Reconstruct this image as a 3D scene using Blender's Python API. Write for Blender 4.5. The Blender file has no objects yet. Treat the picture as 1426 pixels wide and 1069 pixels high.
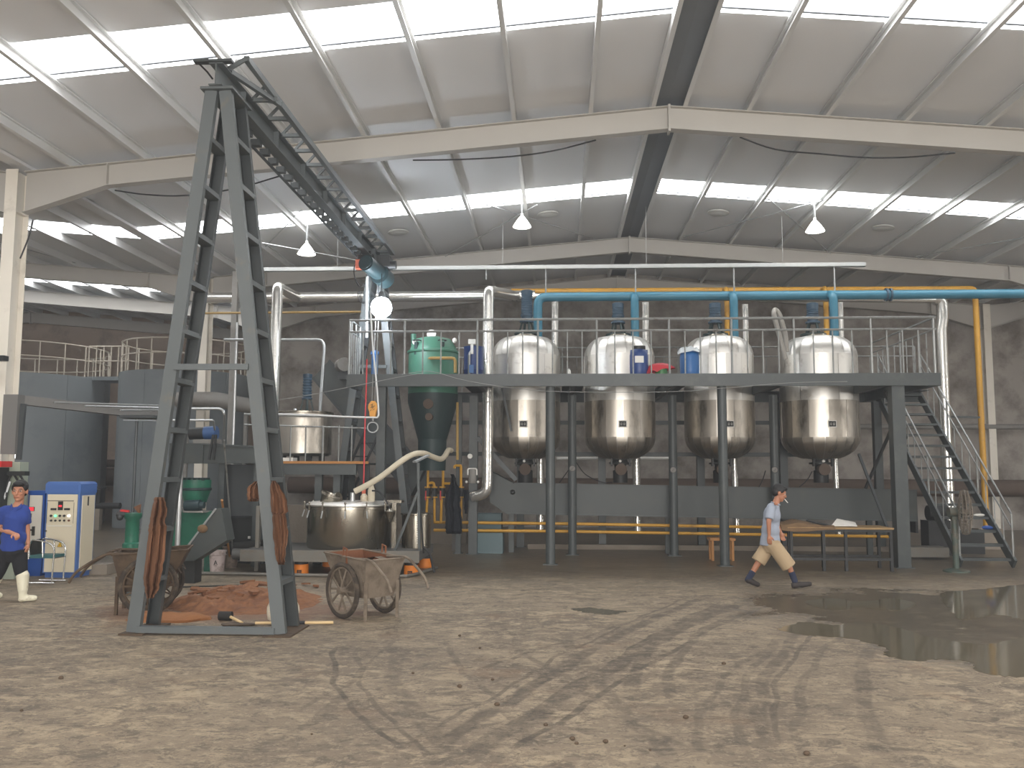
import bpy, bmesh, math, random
from mathutils import Vector, Matrix, noise as mnoise
random.seed(7)
S = bpy.context.scene
COL = S.collection
R = math.radians
# ------------------------------------------------------------------ camera
F = 1233.0; HC = 1.87
CAM_M = Matrix.Rotation(R(3.02), 3, 'Z') @ Matrix.Rotation(R(95.6), 3, 'X') @ Matrix.Rotation(R(0.2), 3, 'Z')
cam = bpy.data.cameras.new('camera'); camo = bpy.data.objects.new('camera', cam); COL.objects.link(camo)
camo.matrix_world = Matrix.Translation((0, 0, HC)) @ CAM_M.to_4x4()
cam.sensor_fit = 'HORIZONTAL'; cam.sensor_width = 36.0; cam.lens = 36.0 * F / 1426.0
cam.clip_end = 300
S.camera = camo
# ------------------------------------------------------------------ light and exposure
S.view_settings.view_transform = 'Standard'
S.view_settings.look = 'None'
S.view_settings.gamma = 1.0
S.view_settings.use_curve_mapping = False
S.view_settings.exposure = -0.35
PANE_STRENGTH = 10.5
HAZE = 0.0035
w = bpy.data.worlds.new('sky'); S.world = w; w.use_nodes = True
w.node_tree.nodes['Background'].inputs[0].default_value = (0.75, 0.85, 1.0, 1)
w.node_tree.nodes['Background'].inputs[1].default_value = 1.0

def area_light(name, loc, rot, sx, sy, power, col=(1, 1, 1)):
    l = bpy.data.lights.new(name, 'AREA'); l.shape = 'RECTANGLE'; l.size = sx; l.size_y = sy
    l.energy = power; l.color = col
    o = bpy.data.objects.new(name, l); COL.objects.link(o); o.location = loc; o.rotation_euler = rot
    return o
# unseen fill lights added behind camera and to the right to brighten the ceiling
area_light('rear_fill_uplight', (2.0, -11.6, 2.6), (R(122), 0, 0), 14, 4.6, 6500, (1.0, 0.97, 0.93))
area_light('side_fill_uplight', (37.4, 4.0, 2.4), (R(118), 0, R(90)), 9, 4.4, 3000, (1.0, 0.97, 0.93))  # added fill light; the right wall has no doorway

# ------------------------------------------------------------------ pixel rays -> points of the hall
O = Vector((0, 0, HC))
def ray(px, py): return CAM_M @ Vector(((px - 713) / F, -(py - 534.5) / F, -1.0))
def P(px, py, Y):
    d = ray(px, py); return O + d * (Y / d.y)
def FL(px, py, z=0.0):
    d = ray(px, py); return O + d * ((z - HC) / d.z)
def PX(px, py, X):
    d = ray(px, py); return O + d * (X / d.x)

# ------------------------------------------------------------------ materials
def lin(c):
    def f(v):
        v /= 255.0
        return v / 12.92 if v <= 0.04045 else ((v + 0.055) / 1.055) ** 2.4
    return tuple(f(v) for v in c) + (1.0,)
MATS = {}
def mat(name, rgb, rough=0.6, metal=0.0, var=0.15, scale=3.0, dirt=None, dirt_amt=0.35, dirt_scale=2.0, bump=0.0, bscale=20.0, emit=None, estr=1.0, rvar=0.0, stretch=None):
    m = bpy.data.materials.new(name); m.use_nodes = True; MATS[name] = m
    nt = m.node_tree; N = nt.nodes; L = nt.links
    b = N['Principled BSDF']
    b.inputs['Roughness'].default_value = rough; b.inputs['Metallic'].default_value = metal
    if emit:
        b.inputs['Emission Color'].default_value = lin(emit); b.inputs['Emission Strength'].default_value = estr
    tc = N.new('ShaderNodeTexCoord'); vec = tc.outputs['Object']
    if stretch:
        mp = N.new('ShaderNodeMapping'); mp.inputs['Scale'].default_value = stretch
        L.new(vec, mp.inputs[0]); vec = mp.outputs[0]
    n = N.new('ShaderNodeTexNoise'); n.inputs['Scale'].default_value = scale; n.inputs['Detail'].default_value = 5
    L.new(vec, n.inputs['Vector'])
    c = lin(rgb)
    mx = N.new('ShaderNodeMix'); mx.data_type = 'RGBA'
    mx.inputs['A'].default_value = tuple(v * (1 - var) for v in c[:3]) + (1,)
    mx.inputs['B'].default_value = tuple(min(1, v * (1 + var)) for v in c[:3]) + (1,)
    L.new(n.outputs['Fac'], mx.inputs['Factor'])
    out = mx.outputs['Result']
    if dirt:
        n2 = N.new('ShaderNodeTexNoise'); n2.inputs['Scale'].default_value = dirt_scale; n2.inputs['Detail'].default_value = 8
        n2.inputs['Roughness'].default_value = 0.65
        L.new(vec, n2.inputs['Vector'])
        rp = N.new('ShaderNodeValToRGB')
        rp.color_ramp.elements[0].position = 0.66 - dirt_amt * 0.5; rp.color_ramp.elements[0].color = (0, 0, 0, 1)
        rp.color_ramp.elements[1].position = 0.80 - dirt_amt * 0.35; rp.color_ramp.elements[1].color = (1, 1, 1, 1)
        L.new(n2.outputs['Fac'], rp.inputs[0])
        m2 = N.new('ShaderNodeMix'); m2.data_type = 'RGBA'
        L.new(rp.outputs[0], m2.inputs['Factor']); L.new(out, m2.inputs['A']); m2.inputs['B'].default_value = lin(dirt)
        out = m2.outputs['Result']
    L.new(out, b.inputs['Base Color'])
    if rvar:
        mr = N.new('ShaderNodeMapRange'); mr.inputs['To Min'].default_value = max(0.02, rough - rvar); mr.inputs['To Max'].default_value = rough + rvar
        L.new(n.outputs['Fac'], mr.inputs['Value']); L.new(mr.outputs[0], b.inputs['Roughness'])
    if bump:
        n3 = N.new('ShaderNodeTexNoise'); n3.inputs['Scale'].default_value = bscale; n3.inputs['Detail'].default_value = 6
        L.new(vec, n3.inputs['Vector'])
        bp = N.new('ShaderNodeBump'); bp.inputs['Strength'].default_value = bump; bp.inputs['Distance'].default_value = 0.02
        L.new(n3.outputs['Fac'], bp.inputs['Height']); L.new(bp.outputs[0], b.inputs['Normal'])
    return m

mat('roof_white', (222, 222, 222), 0.75, var=0.05, scale=0.6)
mat('rafter_cream', (176, 172, 165), 0.55, var=0.06, scale=1.0)
mat('purlin_zinc', (216, 216, 214), 0.42, 0.1, var=0.08, scale=2)
mat('ridge_dark', (118, 122, 126), 0.6, var=0.06)
mat('wall_plaster', (156, 149, 141), 0.9, var=0.14, scale=0.7, dirt=(104, 96, 88), dirt_amt=0.45, dirt_scale=0.9, bump=0.3, bscale=6)
mat('wall_beige', (176, 158, 142), 0.9, var=0.08, scale=0.7, dirt=(140, 124, 110), dirt_amt=0.3, dirt_scale=0.9)
mat('column_cream', (222, 215, 202), 0.55, var=0.05, dirt=(186, 178, 164), dirt_amt=0.2, dirt_scale=1.5)
mat('steel_grey', (68, 73, 73), 0.48, var=0.08, scale=2, dirt=(80, 84, 82), dirt_amt=0.25, dirt_scale=3, rvar=0.08)
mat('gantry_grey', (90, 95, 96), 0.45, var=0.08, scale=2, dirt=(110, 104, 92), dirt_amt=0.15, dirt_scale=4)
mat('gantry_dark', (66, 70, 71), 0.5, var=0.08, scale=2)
mat('trough_grey', (66, 71, 70), 0.5, var=0.08, scale=1.2, dirt=(74, 76, 72), dirt_amt=0.3, dirt_scale=2)
mat('deck_dark', (62, 68, 70), 0.6, var=0.1, bump=0.3, bscale=40)
mat('rail_pipe', (150, 152, 150), 0.4, 0.6, var=0.1, scale=8, dirt=(110, 106, 98), dirt_amt=0.25, dirt_scale=6)
mat('galvanised', (176, 178, 178), 0.35, 0.7, var=0.1, scale=6)
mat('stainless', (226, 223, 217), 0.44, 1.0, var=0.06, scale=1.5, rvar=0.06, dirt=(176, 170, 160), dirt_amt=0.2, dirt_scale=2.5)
mat('stainless_low', (200, 193, 182), 0.42, 1.0, var=0.10, scale=2, rvar=0.08, dirt=(128, 122, 112), dirt_amt=0.25, dirt_scale=2.5, stretch=(1, 1, 0.35))  # darker copy of stainless: dimness of the lower tanks put into the colour
mat('kettle_steel', (168, 162, 150), 0.26, 1.0, var=0.12, scale=2, rvar=0.08, dirt=(120, 112, 98), dirt_amt=0.3, dirt_scale=2, stretch=(1, 1, 0.3))
mat('foil_duct', (222, 220, 214), 0.25, 0.85, var=0.06, scale=8, bump=0.25, bscale=14)
mat('foil_dull', (150, 146, 138), 0.5, 0.4, var=0.12, scale=5, bump=0.25, bscale=10)
mat('blue_pipe', (52, 112, 134), 0.4, var=0.07, scale=3, dirt=(88, 140, 158), dirt_amt=0.15)
mat('yellow_pipe', (196, 146, 44), 0.45, var=0.1, scale=4, dirt=(140, 104, 44), dirt_amt=0.2)
mat('yellow_faded', (150, 122, 66), 0.5, var=0.1, scale=4)
mat('motor_blue', (46, 70, 88), 0.5, var=0.1, scale=5, dirt=(40, 44, 46), dirt_amt=0.3)
mat('motor_bright', (52, 84, 130), 0.45, var=0.1, scale=5, dirt=(40, 50, 66), dirt_amt=0.3)
mat('motor_dark', (36, 37, 37), 0.55, var=0.15, scale=5)
mat('hoist_teal', (40, 58, 62), 0.35, var=0.1, scale=4)
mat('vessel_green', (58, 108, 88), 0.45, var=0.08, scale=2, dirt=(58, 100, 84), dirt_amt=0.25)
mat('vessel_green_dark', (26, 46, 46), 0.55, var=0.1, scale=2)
mat('press_green', (30, 100, 78), 0.45, var=0.12, scale=4, dirt=(28, 60, 52), dirt_amt=0.35)
mat('drum_blue', (40, 98, 158), 0.4, var=0.08, scale=4)
mat('drum_navy', (40, 66, 122), 0.4, var=0.08, scale=4)
mat('black_plastic', (26, 28, 30), 0.5, var=0.1)
mat('black_rubber', (34, 32, 30), 0.8, var=0.15, scale=8)
mat('white_label', (222, 220, 214), 0.7, var=0.04)
mat('plastic_film', (214, 222, 226), 0.25, var=0.06, scale=8)
mat('red_bag', (190, 52, 62), 0.5, var=0.15, scale=6)
mat('red_paint', (190, 40, 40), 0.5, var=0.1)
mat('red_cord', (198, 62, 66), 0.6, var=0.05)
mat('pot_green', (60, 120, 66), 0.45, var=0.15, scale=9)
mat('orange_foot', (226, 128, 34), 0.5, var=0.08, dirt=(170, 100, 40), dirt_amt=0.2)
mat('orange_hook', (214, 152, 62), 0.5, var=0.1)
mat('orange_box', (214, 110, 84), 0.5, var=0.1)
mat('rust_tray', (112, 68, 42), 0.85, var=0.2, scale=6, bump=0.3)
mat('barrow_mud', (118, 106, 92), 0.85, var=0.18, scale=6, dirt=(88, 76, 64), dirt_amt=0.4, dirt_scale=5, bump=0.35, bscale=25)
mat('barrow_brown', (84, 68, 52), 0.85, var=0.18, scale=6, dirt=(60, 48, 38), dirt_amt=0.4, dirt_scale=5, bump=0.3)
mat('clay', (136, 92, 60), 0.95, var=0.2, scale=5, dirt=(112, 74, 52), dirt_amt=0.45, dirt_scale=4, bump=0.5, bscale=18)
mat('clay_light', (146, 98, 60), 0.95, var=0.2, scale=5, dirt=(140, 92, 56), dirt_amt=0.4, dirt_scale=6, bump=0.5, bscale=25)
mat('cloth_brown', (110, 74, 50), 0.9, var=0.12, scale=5, bump=0.2, bscale=60)
mat('cloth_dark', (22, 26, 34), 0.85, var=0.2, scale=7)
mat('burlap', (112, 88, 62), 0.95, var=0.2, scale=9, bump=0.4, bscale=60)
mat('wood', (150, 122, 82), 0.7, var=0.15, scale=4, stretch=(1, 8, 8))
mat('wood_orange', (168, 118, 66), 0.75, var=0.18, scale=4, stretch=(0.6, 6, 6))
mat('handle_wood', (170, 120, 70), 0.7, var=0.12, scale=6)
mat('bamboo', (206, 178, 132), 0.6, var=0.12, scale=6)
mat('sack_white', (214, 204, 184), 0.85, var=0.1, scale=6, dirt=(170, 150, 122), dirt_amt=0.35, dirt_scale=6, bump=0.3)
mat('bucket_white', (196, 180, 176), 0.6, var=0.1, scale=6, dirt=(140, 122, 112), dirt_amt=0.35, dirt_scale=7)
mat('bucket_grey', (128, 112, 100), 0.7, var=0.15, scale=6, dirt=(92, 80, 70), dirt_amt=0.4, dirt_scale=7)
mat('cab_cream', (214, 203, 178), 0.5, var=0.03, scale=2)
mat('cab_blue', (74, 108, 170), 0.45, var=0.05)
mat('cab_deepblue', (34, 76, 150), 0.45, var=0.06)
mat('cab_white', (214, 208, 196), 0.5, var=0.03)
mat('machine_greygreen', (150, 158, 142), 0.55, var=0.06)
mat('jib_grey', (108, 106, 103), 0.6, var=0.06)
mat('chrome', (206, 206, 204), 0.18, 1.0, var=0.03)
mat('chair_teal', (58, 104, 104), 0.7, var=0.08)
mat('silo_grey', (126, 132, 134), 0.6, var=0.07, scale=0.8, dirt=(106, 114, 120), dirt_amt=0.3, dirt_scale=0.7)
mat('silo_rail', (190, 180, 164), 0.55, var=0.06)
mat('duct_grey', (128, 125, 120), 0.7, var=0.12, scale=2, dirt=(110, 104, 98), dirt_amt=0.3)
mat('duct_brown', (92, 78, 68), 0.8, var=0.15, scale=2, bump=0.3, bscale=6)
mat('concrete_block', (136, 126, 114), 0.95, var=0.12, scale=4, bump=0.4)
mat('hose_cream', (196, 186, 164), 0.6, var=0.08, scale=6)
mat('box_paleblue', (86, 106, 110), 0.55, var=0.08, scale=2, dirt=(92, 108, 112), dirt_amt=0.3)
mat('fan_green', (68, 82, 74), 0.5, var=0.1, dirt=(100, 88, 74), dirt_amt=0.4, dirt_scale=5)
mat('fan_cage', (120, 110, 98), 0.6, 0.2, var=0.15, scale=8)
mat('cable_black', (34, 34, 36), 0.6, var=0.05)
mat('cable_white', (216, 218, 218), 0.5, var=0.03)
mat('wire_grey', (156, 156, 154), 0.5, 0.3, var=0.05)
mat('tray_white', (172, 174, 172), 0.45, 0.2, var=0.05, scale=2)
mat('paper', (226, 222, 214), 0.85, var=0.04)
mat('skin', (182, 126, 98), 0.55, var=0.08, scale=9)
mat('skin_tan', (168, 114, 86), 0.55, var=0.08, scale=9)
mat('hair_black', (20, 18, 18), 0.6, var=0.2, scale=20)
mat('polo_blue', (38, 62, 136), 0.85, var=0.1, scale=7)
mat('trouser_black', (26, 26, 30), 0.9, var=0.15)
mat('boot_white', (226, 220, 196), 0.45, var=0.05, dirt=(170, 158, 128), dirt_amt=0.2, dirt_scale=12)
mat('shirt_grey', (150, 157, 170), 0.9, var=0.08, scale=6)
mat('shorts_khaki', (170, 148, 118), 0.9, var=0.08, scale=6)
mat('sock_navy', (38, 44, 66), 0.9, var=0.1)
mat('shoe_dark', (48, 42, 40), 0.75, var=0.15)
mat('eye_dark', (24, 20, 18), 0.3, var=0.05)
mat('eye_white', (214, 206, 198), 0.3, var=0.02)
mat('lip', (150, 88, 74), 0.5, var=0.05)
mat('warn_yellow', (226, 178, 40), 0.5, var=0.03)
mat('print_black', (28, 28, 28), 0.6, var=0.03)
mat('print_grey', (110, 104, 94), 0.6, var=0.03)
mat('knob_dark', (52, 50, 46), 0.4, var=0.05)
mat('led_green', (90, 230, 140), 0.4, emit=(110, 255, 170), estr=2.2, var=0.01)
mat('led_white', (255, 255, 255), 0.4, emit=(255, 255, 255), estr=3.0, var=0.01)
mat('led_red', (230, 40, 50), 0.4, emit=(255, 50, 60), estr=1.6, var=0.01)
mat('lamp_glow', (255, 255, 255), 0.4, emit=(236, 244, 255), estr=120.0, var=0.01)
mat('pendant_glow', (255, 255, 255), 0.4, emit=(255, 250, 238), estr=25.0, var=0.01)
mat('pendant_shade', (232, 232, 228), 0.3, emit=(255, 252, 244), estr=5.0, var=0.02)
mat('skylight', (250, 250, 250), 0.5, emit=(250, 252, 255), estr=PANE_STRENGTH, var=0.01)
mat('vent_white', (196, 196, 192), 0.5, var=0.05)
mat('metal_channel', (120, 117, 110), 0.5, 0.3, var=0.12, scale=6, dirt=(120, 112, 102), dirt_amt=0.4, dirt_scale=8)
mat('tyre', (58, 50, 43), 0.9, var=0.2, scale=8, dirt=(96, 84, 70), dirt_amt=0.35, dirt_scale=8)
mat('lead_pipe', (92, 91, 88), 0.6, var=0.1, scale=4)

# ------------------------------------------------------------------ mesh builder
OFF = {}
class MB:
    def __init__(s): s.v = []; s.f = []
    def add(s, vs, fs):
        k = len(s.v); s.v += [Vector(p) for p in vs]; s.f += [tuple(i + k for i in f) for f in fs]; return s
    def box(s, c, size, rot=None):
        c = Vector(c); h = Vector(size) * 0.5; vs = []
        for x in (-1, 1):
            for y in (-1, 1):
                for z in (-1, 1):
                    p = Vector((x * h.x, y * h.y, z * h.z))
                    if rot is not None: p = rot @ p
                    vs.append(c + p)
        return s.add(vs, [(0, 1, 3, 2), (4, 6, 7, 5), (0, 4, 5, 1), (2, 3, 7, 6), (0, 2, 6, 4), (1, 5, 7, 3)])
    def box2(s, a, b):
        a = Vector(a); b = Vector(b); return s.box((a + b) / 2, [abs(b[i] - a[i]) for i in range(3)])
    def bar(s, p, q, w_, h_, up=(0, 0, 1)):
        p = Vector(p); q = Vector(q); d = (q - p).normalized(); up = Vector(up)
        if abs(d.dot(up)) > 0.98: up = Vector((0, 1, 0))
        x = d.cross(up).normalized(); z = x.cross(d).normalized()
        vs = []
        for e in (p, q):
            for a, b in ((-1, -1), (1, -1), (1, 1), (-1, 1)):
                vs.append(e + x * (a * w_ / 2) + z * (b * h_ / 2))
        return s.add(vs, [(0, 3, 2, 1), (4, 5, 6, 7), (0, 1, 5, 4), (1, 2, 6, 5), (2, 3, 7, 6), (3, 0, 4, 7)])
    def tube(s, pts, r, seg=10, cap=True):
        pts = [Vector(p) for p in pts]; n = len(pts)
        rs = r if isinstance(r, (list, tuple)) else [r] * n
        t0 = (pts[1] - pts[0]).normalized()
        a = Vector((0, 0, 1)) if abs(t0.z) < 0.9 else Vector((1, 0, 0))
        u = t0.cross(a).normalized(); vs = []; fs = []
        for i in range(n):
            if i == 0: t = t0
            elif i == n - 1: t = (pts[i] - pts[i - 1]).normalized()
            else: t = ((pts[i + 1] - pts[i]).normalized() + (pts[i] - pts[i - 1]).normalized()).normalized()
            u = (u - t * u.dot(t)).normalized(); v_ = t.cross(u)
            for k in range(seg):
                an = 2 * math.pi * k / seg
                vs.append(pts[i] + (u * math.cos(an) + v_ * math.sin(an)) * rs[i])
        for i in range(n - 1):
            for k in range(seg):
                k2 = (k + 1) % seg
                fs.append((i * seg + k, i * seg + k2, (i + 1) * seg + k2, (i + 1) * seg + k))
        if cap:
            fs.append(tuple(reversed(range(seg)))); fs.append(tuple((n - 1) * seg + k for k in range(seg)))
        return s.add(vs, fs)
    def lathe(s, prof, c, seg=32, m=None, a0=0.0, a1=None):
        c = Vector(c); vs = []; fs = []; full = a1 is None
        cnt = seg if full else seg + 1
        for r_, z in prof:
            for k in range(cnt):
                an = a0 + (2 * math.pi if full else (a1 - a0)) * k / seg
                p = Vector((r_ * math.cos(an), r_ * math.sin(an), z))
                if m is not None: p = m @ p
                vs.append(c + p)
        for i in range(len(prof) - 1):
            for k in range(seg):
                k2 = (k + 1) % cnt
                fs.append((i * cnt + k, i * cnt + k2, (i + 1) * cnt + k2, (i + 1) * cnt + k))
        return s.add(vs, fs)
    def cyl(s, p, q, r, seg=16, r2=None): return s.tube([p, q], [r, r if r2 is None else r2], seg)
    def prism(s, poly, ext):
        poly = [Vector(p) for p in poly]; ext = Vector(ext); n = len(poly)
        vs = poly + [p + ext for p in poly]
        fs = [tuple(range(n)), tuple(reversed(range(n, 2 * n)))]
        for i in range(n):
            j = (i + 1) % n; fs.append((i, n + i, n + j, j))
        return s.add(vs, fs)
    def ball(s, c, r, seg=12, ring=8, m=None):
        r = r if isinstance(r, (tuple, list)) else (r, r, r); c = Vector(c)
        vs = []; fs = []
        for i in range(ring + 1):
            th = math.pi * i / ring
            for k in range(seg):
                an = 2 * math.pi * k / seg
                p = Vector((r[0] * math.sin(th) * math.cos(an), r[1] * math.sin(th) * math.sin(an), r[2] * math.cos(th)))
                if m is not None: p = m @ p
                vs.append(c + p)
        for i in range(ring):
            for k in range(seg):
                k2 = (k + 1) % seg
                fs.append((i * seg + k, (i + 1) * seg + k, (i + 1) * seg + k2, i * seg + k2))
        return s.add(vs, fs)
    def torus(s, c, R_, r_, m=None, seg=24, ring=8):
        c = Vector(c); pts = []
        vs = []; fs = []
        for i in range(seg):
            a = 2 * math.pi * i / seg
            for k in range(ring):
                b = 2 * math.pi * k / ring
                p = Vector(((R_ + r_ * math.cos(b)) * math.cos(a), (R_ + r_ * math.cos(b)) * math.sin(a), r_ * math.sin(b)))
                if m is not None: p = m @ p
                vs.append(c + p)
        for i in range(seg):
            i2 = (i + 1) % seg
            for k in range(ring):
                k2 = (k + 1) % ring
                fs.append((i * ring + k, i2 * ring + k, i2 * ring + k2, i * ring + k2))
        return s.add(vs, fs)
    def build(s, name, m, parent=None, smooth=True, **props):
        me = bpy.data.meshes.new(name)
        off = OFF.get(parent.name, Vector((0, 0, 0))) if parent else Vector((0, 0, 0))
        me.from_pydata([tuple(p - off) for p in s.v], [], s.f)
        bm = bmesh.new(); bm.from_mesh(me)
        bmesh.ops.remove_doubles(bm, verts=bm.verts, dist=1e-5)
        bmesh.ops.dissolve_degenerate(bm, edges=bm.edges, dist=1e-6)
        bmesh.ops.recalc_face_normals(bm, faces=bm.faces)
        bm.to_mesh(me); bm.free()
        if smooth:
            me.polygons.foreach_set('use_smooth', [True] * len(me.polygons))
            me.set_sharp_from_angle(angle=R(38))
        me.materials.append(MATS[m])
        o = bpy.data.objects.new(name, me); COL.objects.link(o)
        if parent: o.parent = parent; OFF[o.name] = off
        for k, v in props.items(): o[k] = v
        return o

def thing(name, label, cat, loc=(0, 0, 0), group=None):
    o = bpy.data.objects.new(name, None); COL.objects.link(o); o.location = loc
    o.empty_display_size = 0.2
    OFF[o.name] = Vector(loc); o['label'] = label; o['category'] = cat
    if group: o['group'] = group
    return o
def solo(mb, name, m, label, cat, group=None, loc=None, kind=None):
    """a thing that is one mesh, its origin at its base"""
    if loc is None:
        lo = Vector([min(p[i] for p in mb.v) for i in range(3)]); hi = Vector([max(p[i] for p in mb.v) for i in range(3)])
        loc = Vector(((lo.x + hi.x) / 2, (lo.y + hi.y) / 2, lo.z))
    loc = Vector(loc); mb.v = [p - loc for p in mb.v]
    o = mb.build(name, m); o.location = loc; OFF[o.name] = loc
    o['label'] = label; o['category'] = cat
    if group: o['group'] = group
    if kind: o['kind'] = kind
    return o
def kids(o): return [c for c in COL.objects if c.parent == o]
def copy_tree(o, loc=None, label=None, parent=None, ch=None):
    c = o.copy(); COL.objects.link(c)
    if parent: c.parent = parent
    if loc is not None: c.location = loc; OFF[c.name] = Vector(loc)
    if label: c['label'] = label
    for k in list(o.children): copy_tree(k, parent=c)
    return c
def struct(mb, name, m, parent=None, smooth=False, **kw):
    o = mb.build(name, m, parent, smooth, **kw)
    if parent is None: o['kind'] = 'structure'
    return o
def arc_pts(p, q, bend, n=8):
    """points from p to q bowed by the vector bend"""
    p = Vector(p); q = Vector(q); b = Vector(bend)
    return [p.lerp(q, i / n) + b * (4 * (i / n) * (1 - i / n)) for i in range(n + 1)]
def smooth_path(pts, n=6):
    pts = [Vector(p) for p in pts]; out = []
    ext = [pts[0] * 2 - pts[1]] + pts + [pts[-1] * 2 - pts[-2]]
    for i in range(1, len(ext) - 2):
        a, b, c, d = ext[i - 1:i + 3]
        for k in range(n):
            t = k / n
            out.append(0.5 * ((2 * b) + (c - a) * t + (2 * a - 5 * b + 4 * c - d) * t * t + (3 * b - a - 3 * c + d) * t ** 3))
    out.append(pts[-1]); return out
def bend_path(pts, r=0.15, n=5):
    """polyline with rounded corners"""
    pts = [Vector(p) for p in pts]; out = [pts[0]]
    for i in range(1, len(pts) - 1):
        a = (pts[i - 1] - pts[i]); b = (pts[i + 1] - pts[i])
        ra = min(r, a.length * 0.45); rb = min(r, b.length * 0.45)
        p0 = pts[i] + a.normalized() * ra; p2 = pts[i] + b.normalized() * rb
        for k in range(n + 1):
            t = k / n; out.append(p0 * (1 - t) ** 2 + pts[i] * 2 * t * (1 - t) + p2 * t * t)
    out.append(pts[-1]); return out
# ================================================================== SETTING
RX, HS, RZ, SL = 2.0, 12.08, 8.43, 0.0875          # ridge x, half span, rafter top at the ridge, roof slope
NAVES = [RX - 2 * HS, RX, RX + 2 * HS]
def rz(x, xr=RX): return RZ - SL * abs(x - xr)

def floor_material():
    m = bpy.data.materials.new('floor_concrete'); m.use_nodes = True; MATS['floor_concrete'] = m
    nt = m.node_tree; N = nt.nodes; L = nt.links; b = N['Principled BSDF']
    tc = N.new('ShaderNodeTexCoord').outputs['Object']
    def noise(scale, det=6, rough=0.6, stretch=None, dist=0.0):
        v = tc
        if stretch:
            mp = N.new('ShaderNodeMapping'); mp.inputs['Scale'].default_value = stretch
            mp.inputs['Rotation'].default_value = (0, 0, stretch[3] if len(stretch) > 3 else 0) if False else (0, 0, 0)
            L.new(tc, mp.inputs[0]); v = mp.outputs[0]
        n = N.new('ShaderNodeTexNoise'); n.inputs['Scale'].default_value = scale; n.inputs['Detail'].default_value = det
        n.inputs['Roughness'].default_value = rough; n.inputs['Distortion'].default_value = dist
        L.new(v, n.inputs['Vector']); return n.outputs['Fac']
    def ramp(f, a, b_):
        r = N.new('ShaderNodeMapRange'); r.interpolation_type = 'SMOOTHSTEP'
        r.inputs['From Min'].default_value = a; r.inputs['From Max'].default_value = b_; L.new(f, r.inputs['Value']); return r.outputs[0]
    def math_(op, a, b_=None):
        n = N.new('ShaderNodeMath'); n.operation = op
        for i, x in enumerate((a, b_)):
            if x is None: continue
            if isinstance(x, (int, float)): n.inputs[i].default_value = x
            else: L.new(x, n.inputs[i])
        return n.outputs[0]
    def mix(f, a, b_):
        n = N.new('ShaderNodeMix'); n.data_type = 'RGBA'
        if isinstance(f, (int, float)): n.inputs['Factor'].default_value = f
        else: L.new(f, n.inputs['Factor'])
        for k, x in (('A', a), ('B', b_)):
            if isinstance(x, tuple): n.inputs[k].default_value = x
            else: L.new(x, n.inputs[k])
        return n.outputs['Result']
    base = mix(ramp(noise(0.5, 5, 0.6), 0.36, 0.64), lin((112, 99, 83)), lin((136, 121, 101)))
    big = ramp(noise(0.33, 6, 0.65), 0.38, 0.60)
    base = mix(math_('MULTIPLY', ramp(noise(3.2, 12, 0.82, (0.75, 1.1, 1), 0.5), 0.50, 0.56), math_('ADD', math_('MULTIPLY', big, 0.55), 0.25)), base, lin((172, 154, 127)))
    base = mix(math_('MULTIPLY', ramp(noise(4.1, 12, 0.84, (0.8, 1.2, 1), 0.8), 0.50, 0.57), 0.7), base, lin((78, 69, 59)))
    base = mix(math_('MULTIPLY', ramp(noise(11.0, 8, 0.8), 0.53, 0.60), 0.55), base, lin((166, 150, 126)))
    base = mix(math_('MULTIPLY', ramp(noise(17.0, 8, 0.8), 0.55, 0.62), 0.6), base, lin((70, 61, 52)))
    base = mix(math_('MULTIPLY', ramp(noise(0.8, 8, 0.7), 0.55, 0.70), 0.45), base, lin((112, 84, 60)))
    # tyre tracks: arcs of worn dirt
    sep = N.new('ShaderNodeVectorMath'); sep.operation = 'MULTIPLY'; sep.inputs[1].default_value = (1, 1, 0); L.new(tc, sep.inputs[0])
    # wobble
    nz = N.new('ShaderNodeTexNoise'); nz.inputs['Scale'].default_value = 0.9; L.new(tc, nz.inputs['Vector'])
    wob = math_('MULTIPLY', math_('SUBTRACT', nz.outputs['Fac'], 0.5), 0.3)
    tot = None
    def track(p1, p2, p3, wd, amt):
        nonlocal tot
        a, b3, c = [FL(*p).to_2d() for p in (p1, p2, p3)]
        d = 2 * (a.x * (b3.y - c.y) + b3.x * (c.y - a.y) + c.x * (a.y - b3.y))
        if abs(d) < 1e-4: d = 1e-4
        ux = ((a.length_squared) * (b3.y - c.y) + b3.length_squared * (c.y - a.y) + c.length_squared * (a.y - b3.y)) / d
        uy = ((a.length_squared) * (c.x - b3.x) + b3.length_squared * (a.x - c.x) + c.length_squared * (b3.x - a.x)) / d
        ctr = Vector((ux, uy)); rad = (a - ctr).length
        midp = (a + c) / 2; half = (a - c).length / 2 * 1.08
        def dist(pt):
            n = N.new('ShaderNodeVectorMath'); n.operation = 'DISTANCE'; L.new(sep.outputs[0], n.inputs[0]); n.inputs[1].default_value = (pt.x, pt.y, 0); return n.outputs['Value']
        e = math_('ABSOLUTE', math_('SUBTRACT', math_('ADD', dist(ctr), wob), rad))
        band = ramp(e, wd, wd * 0.55)
        lim = ramp(dist(midp), half, half * 0.8)
        v = math_('MULTIPLY', math_('MULTIPLY', band, lim), amt)
        tot = v if tot is None else math_('MAXIMUM', tot, v)
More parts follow.
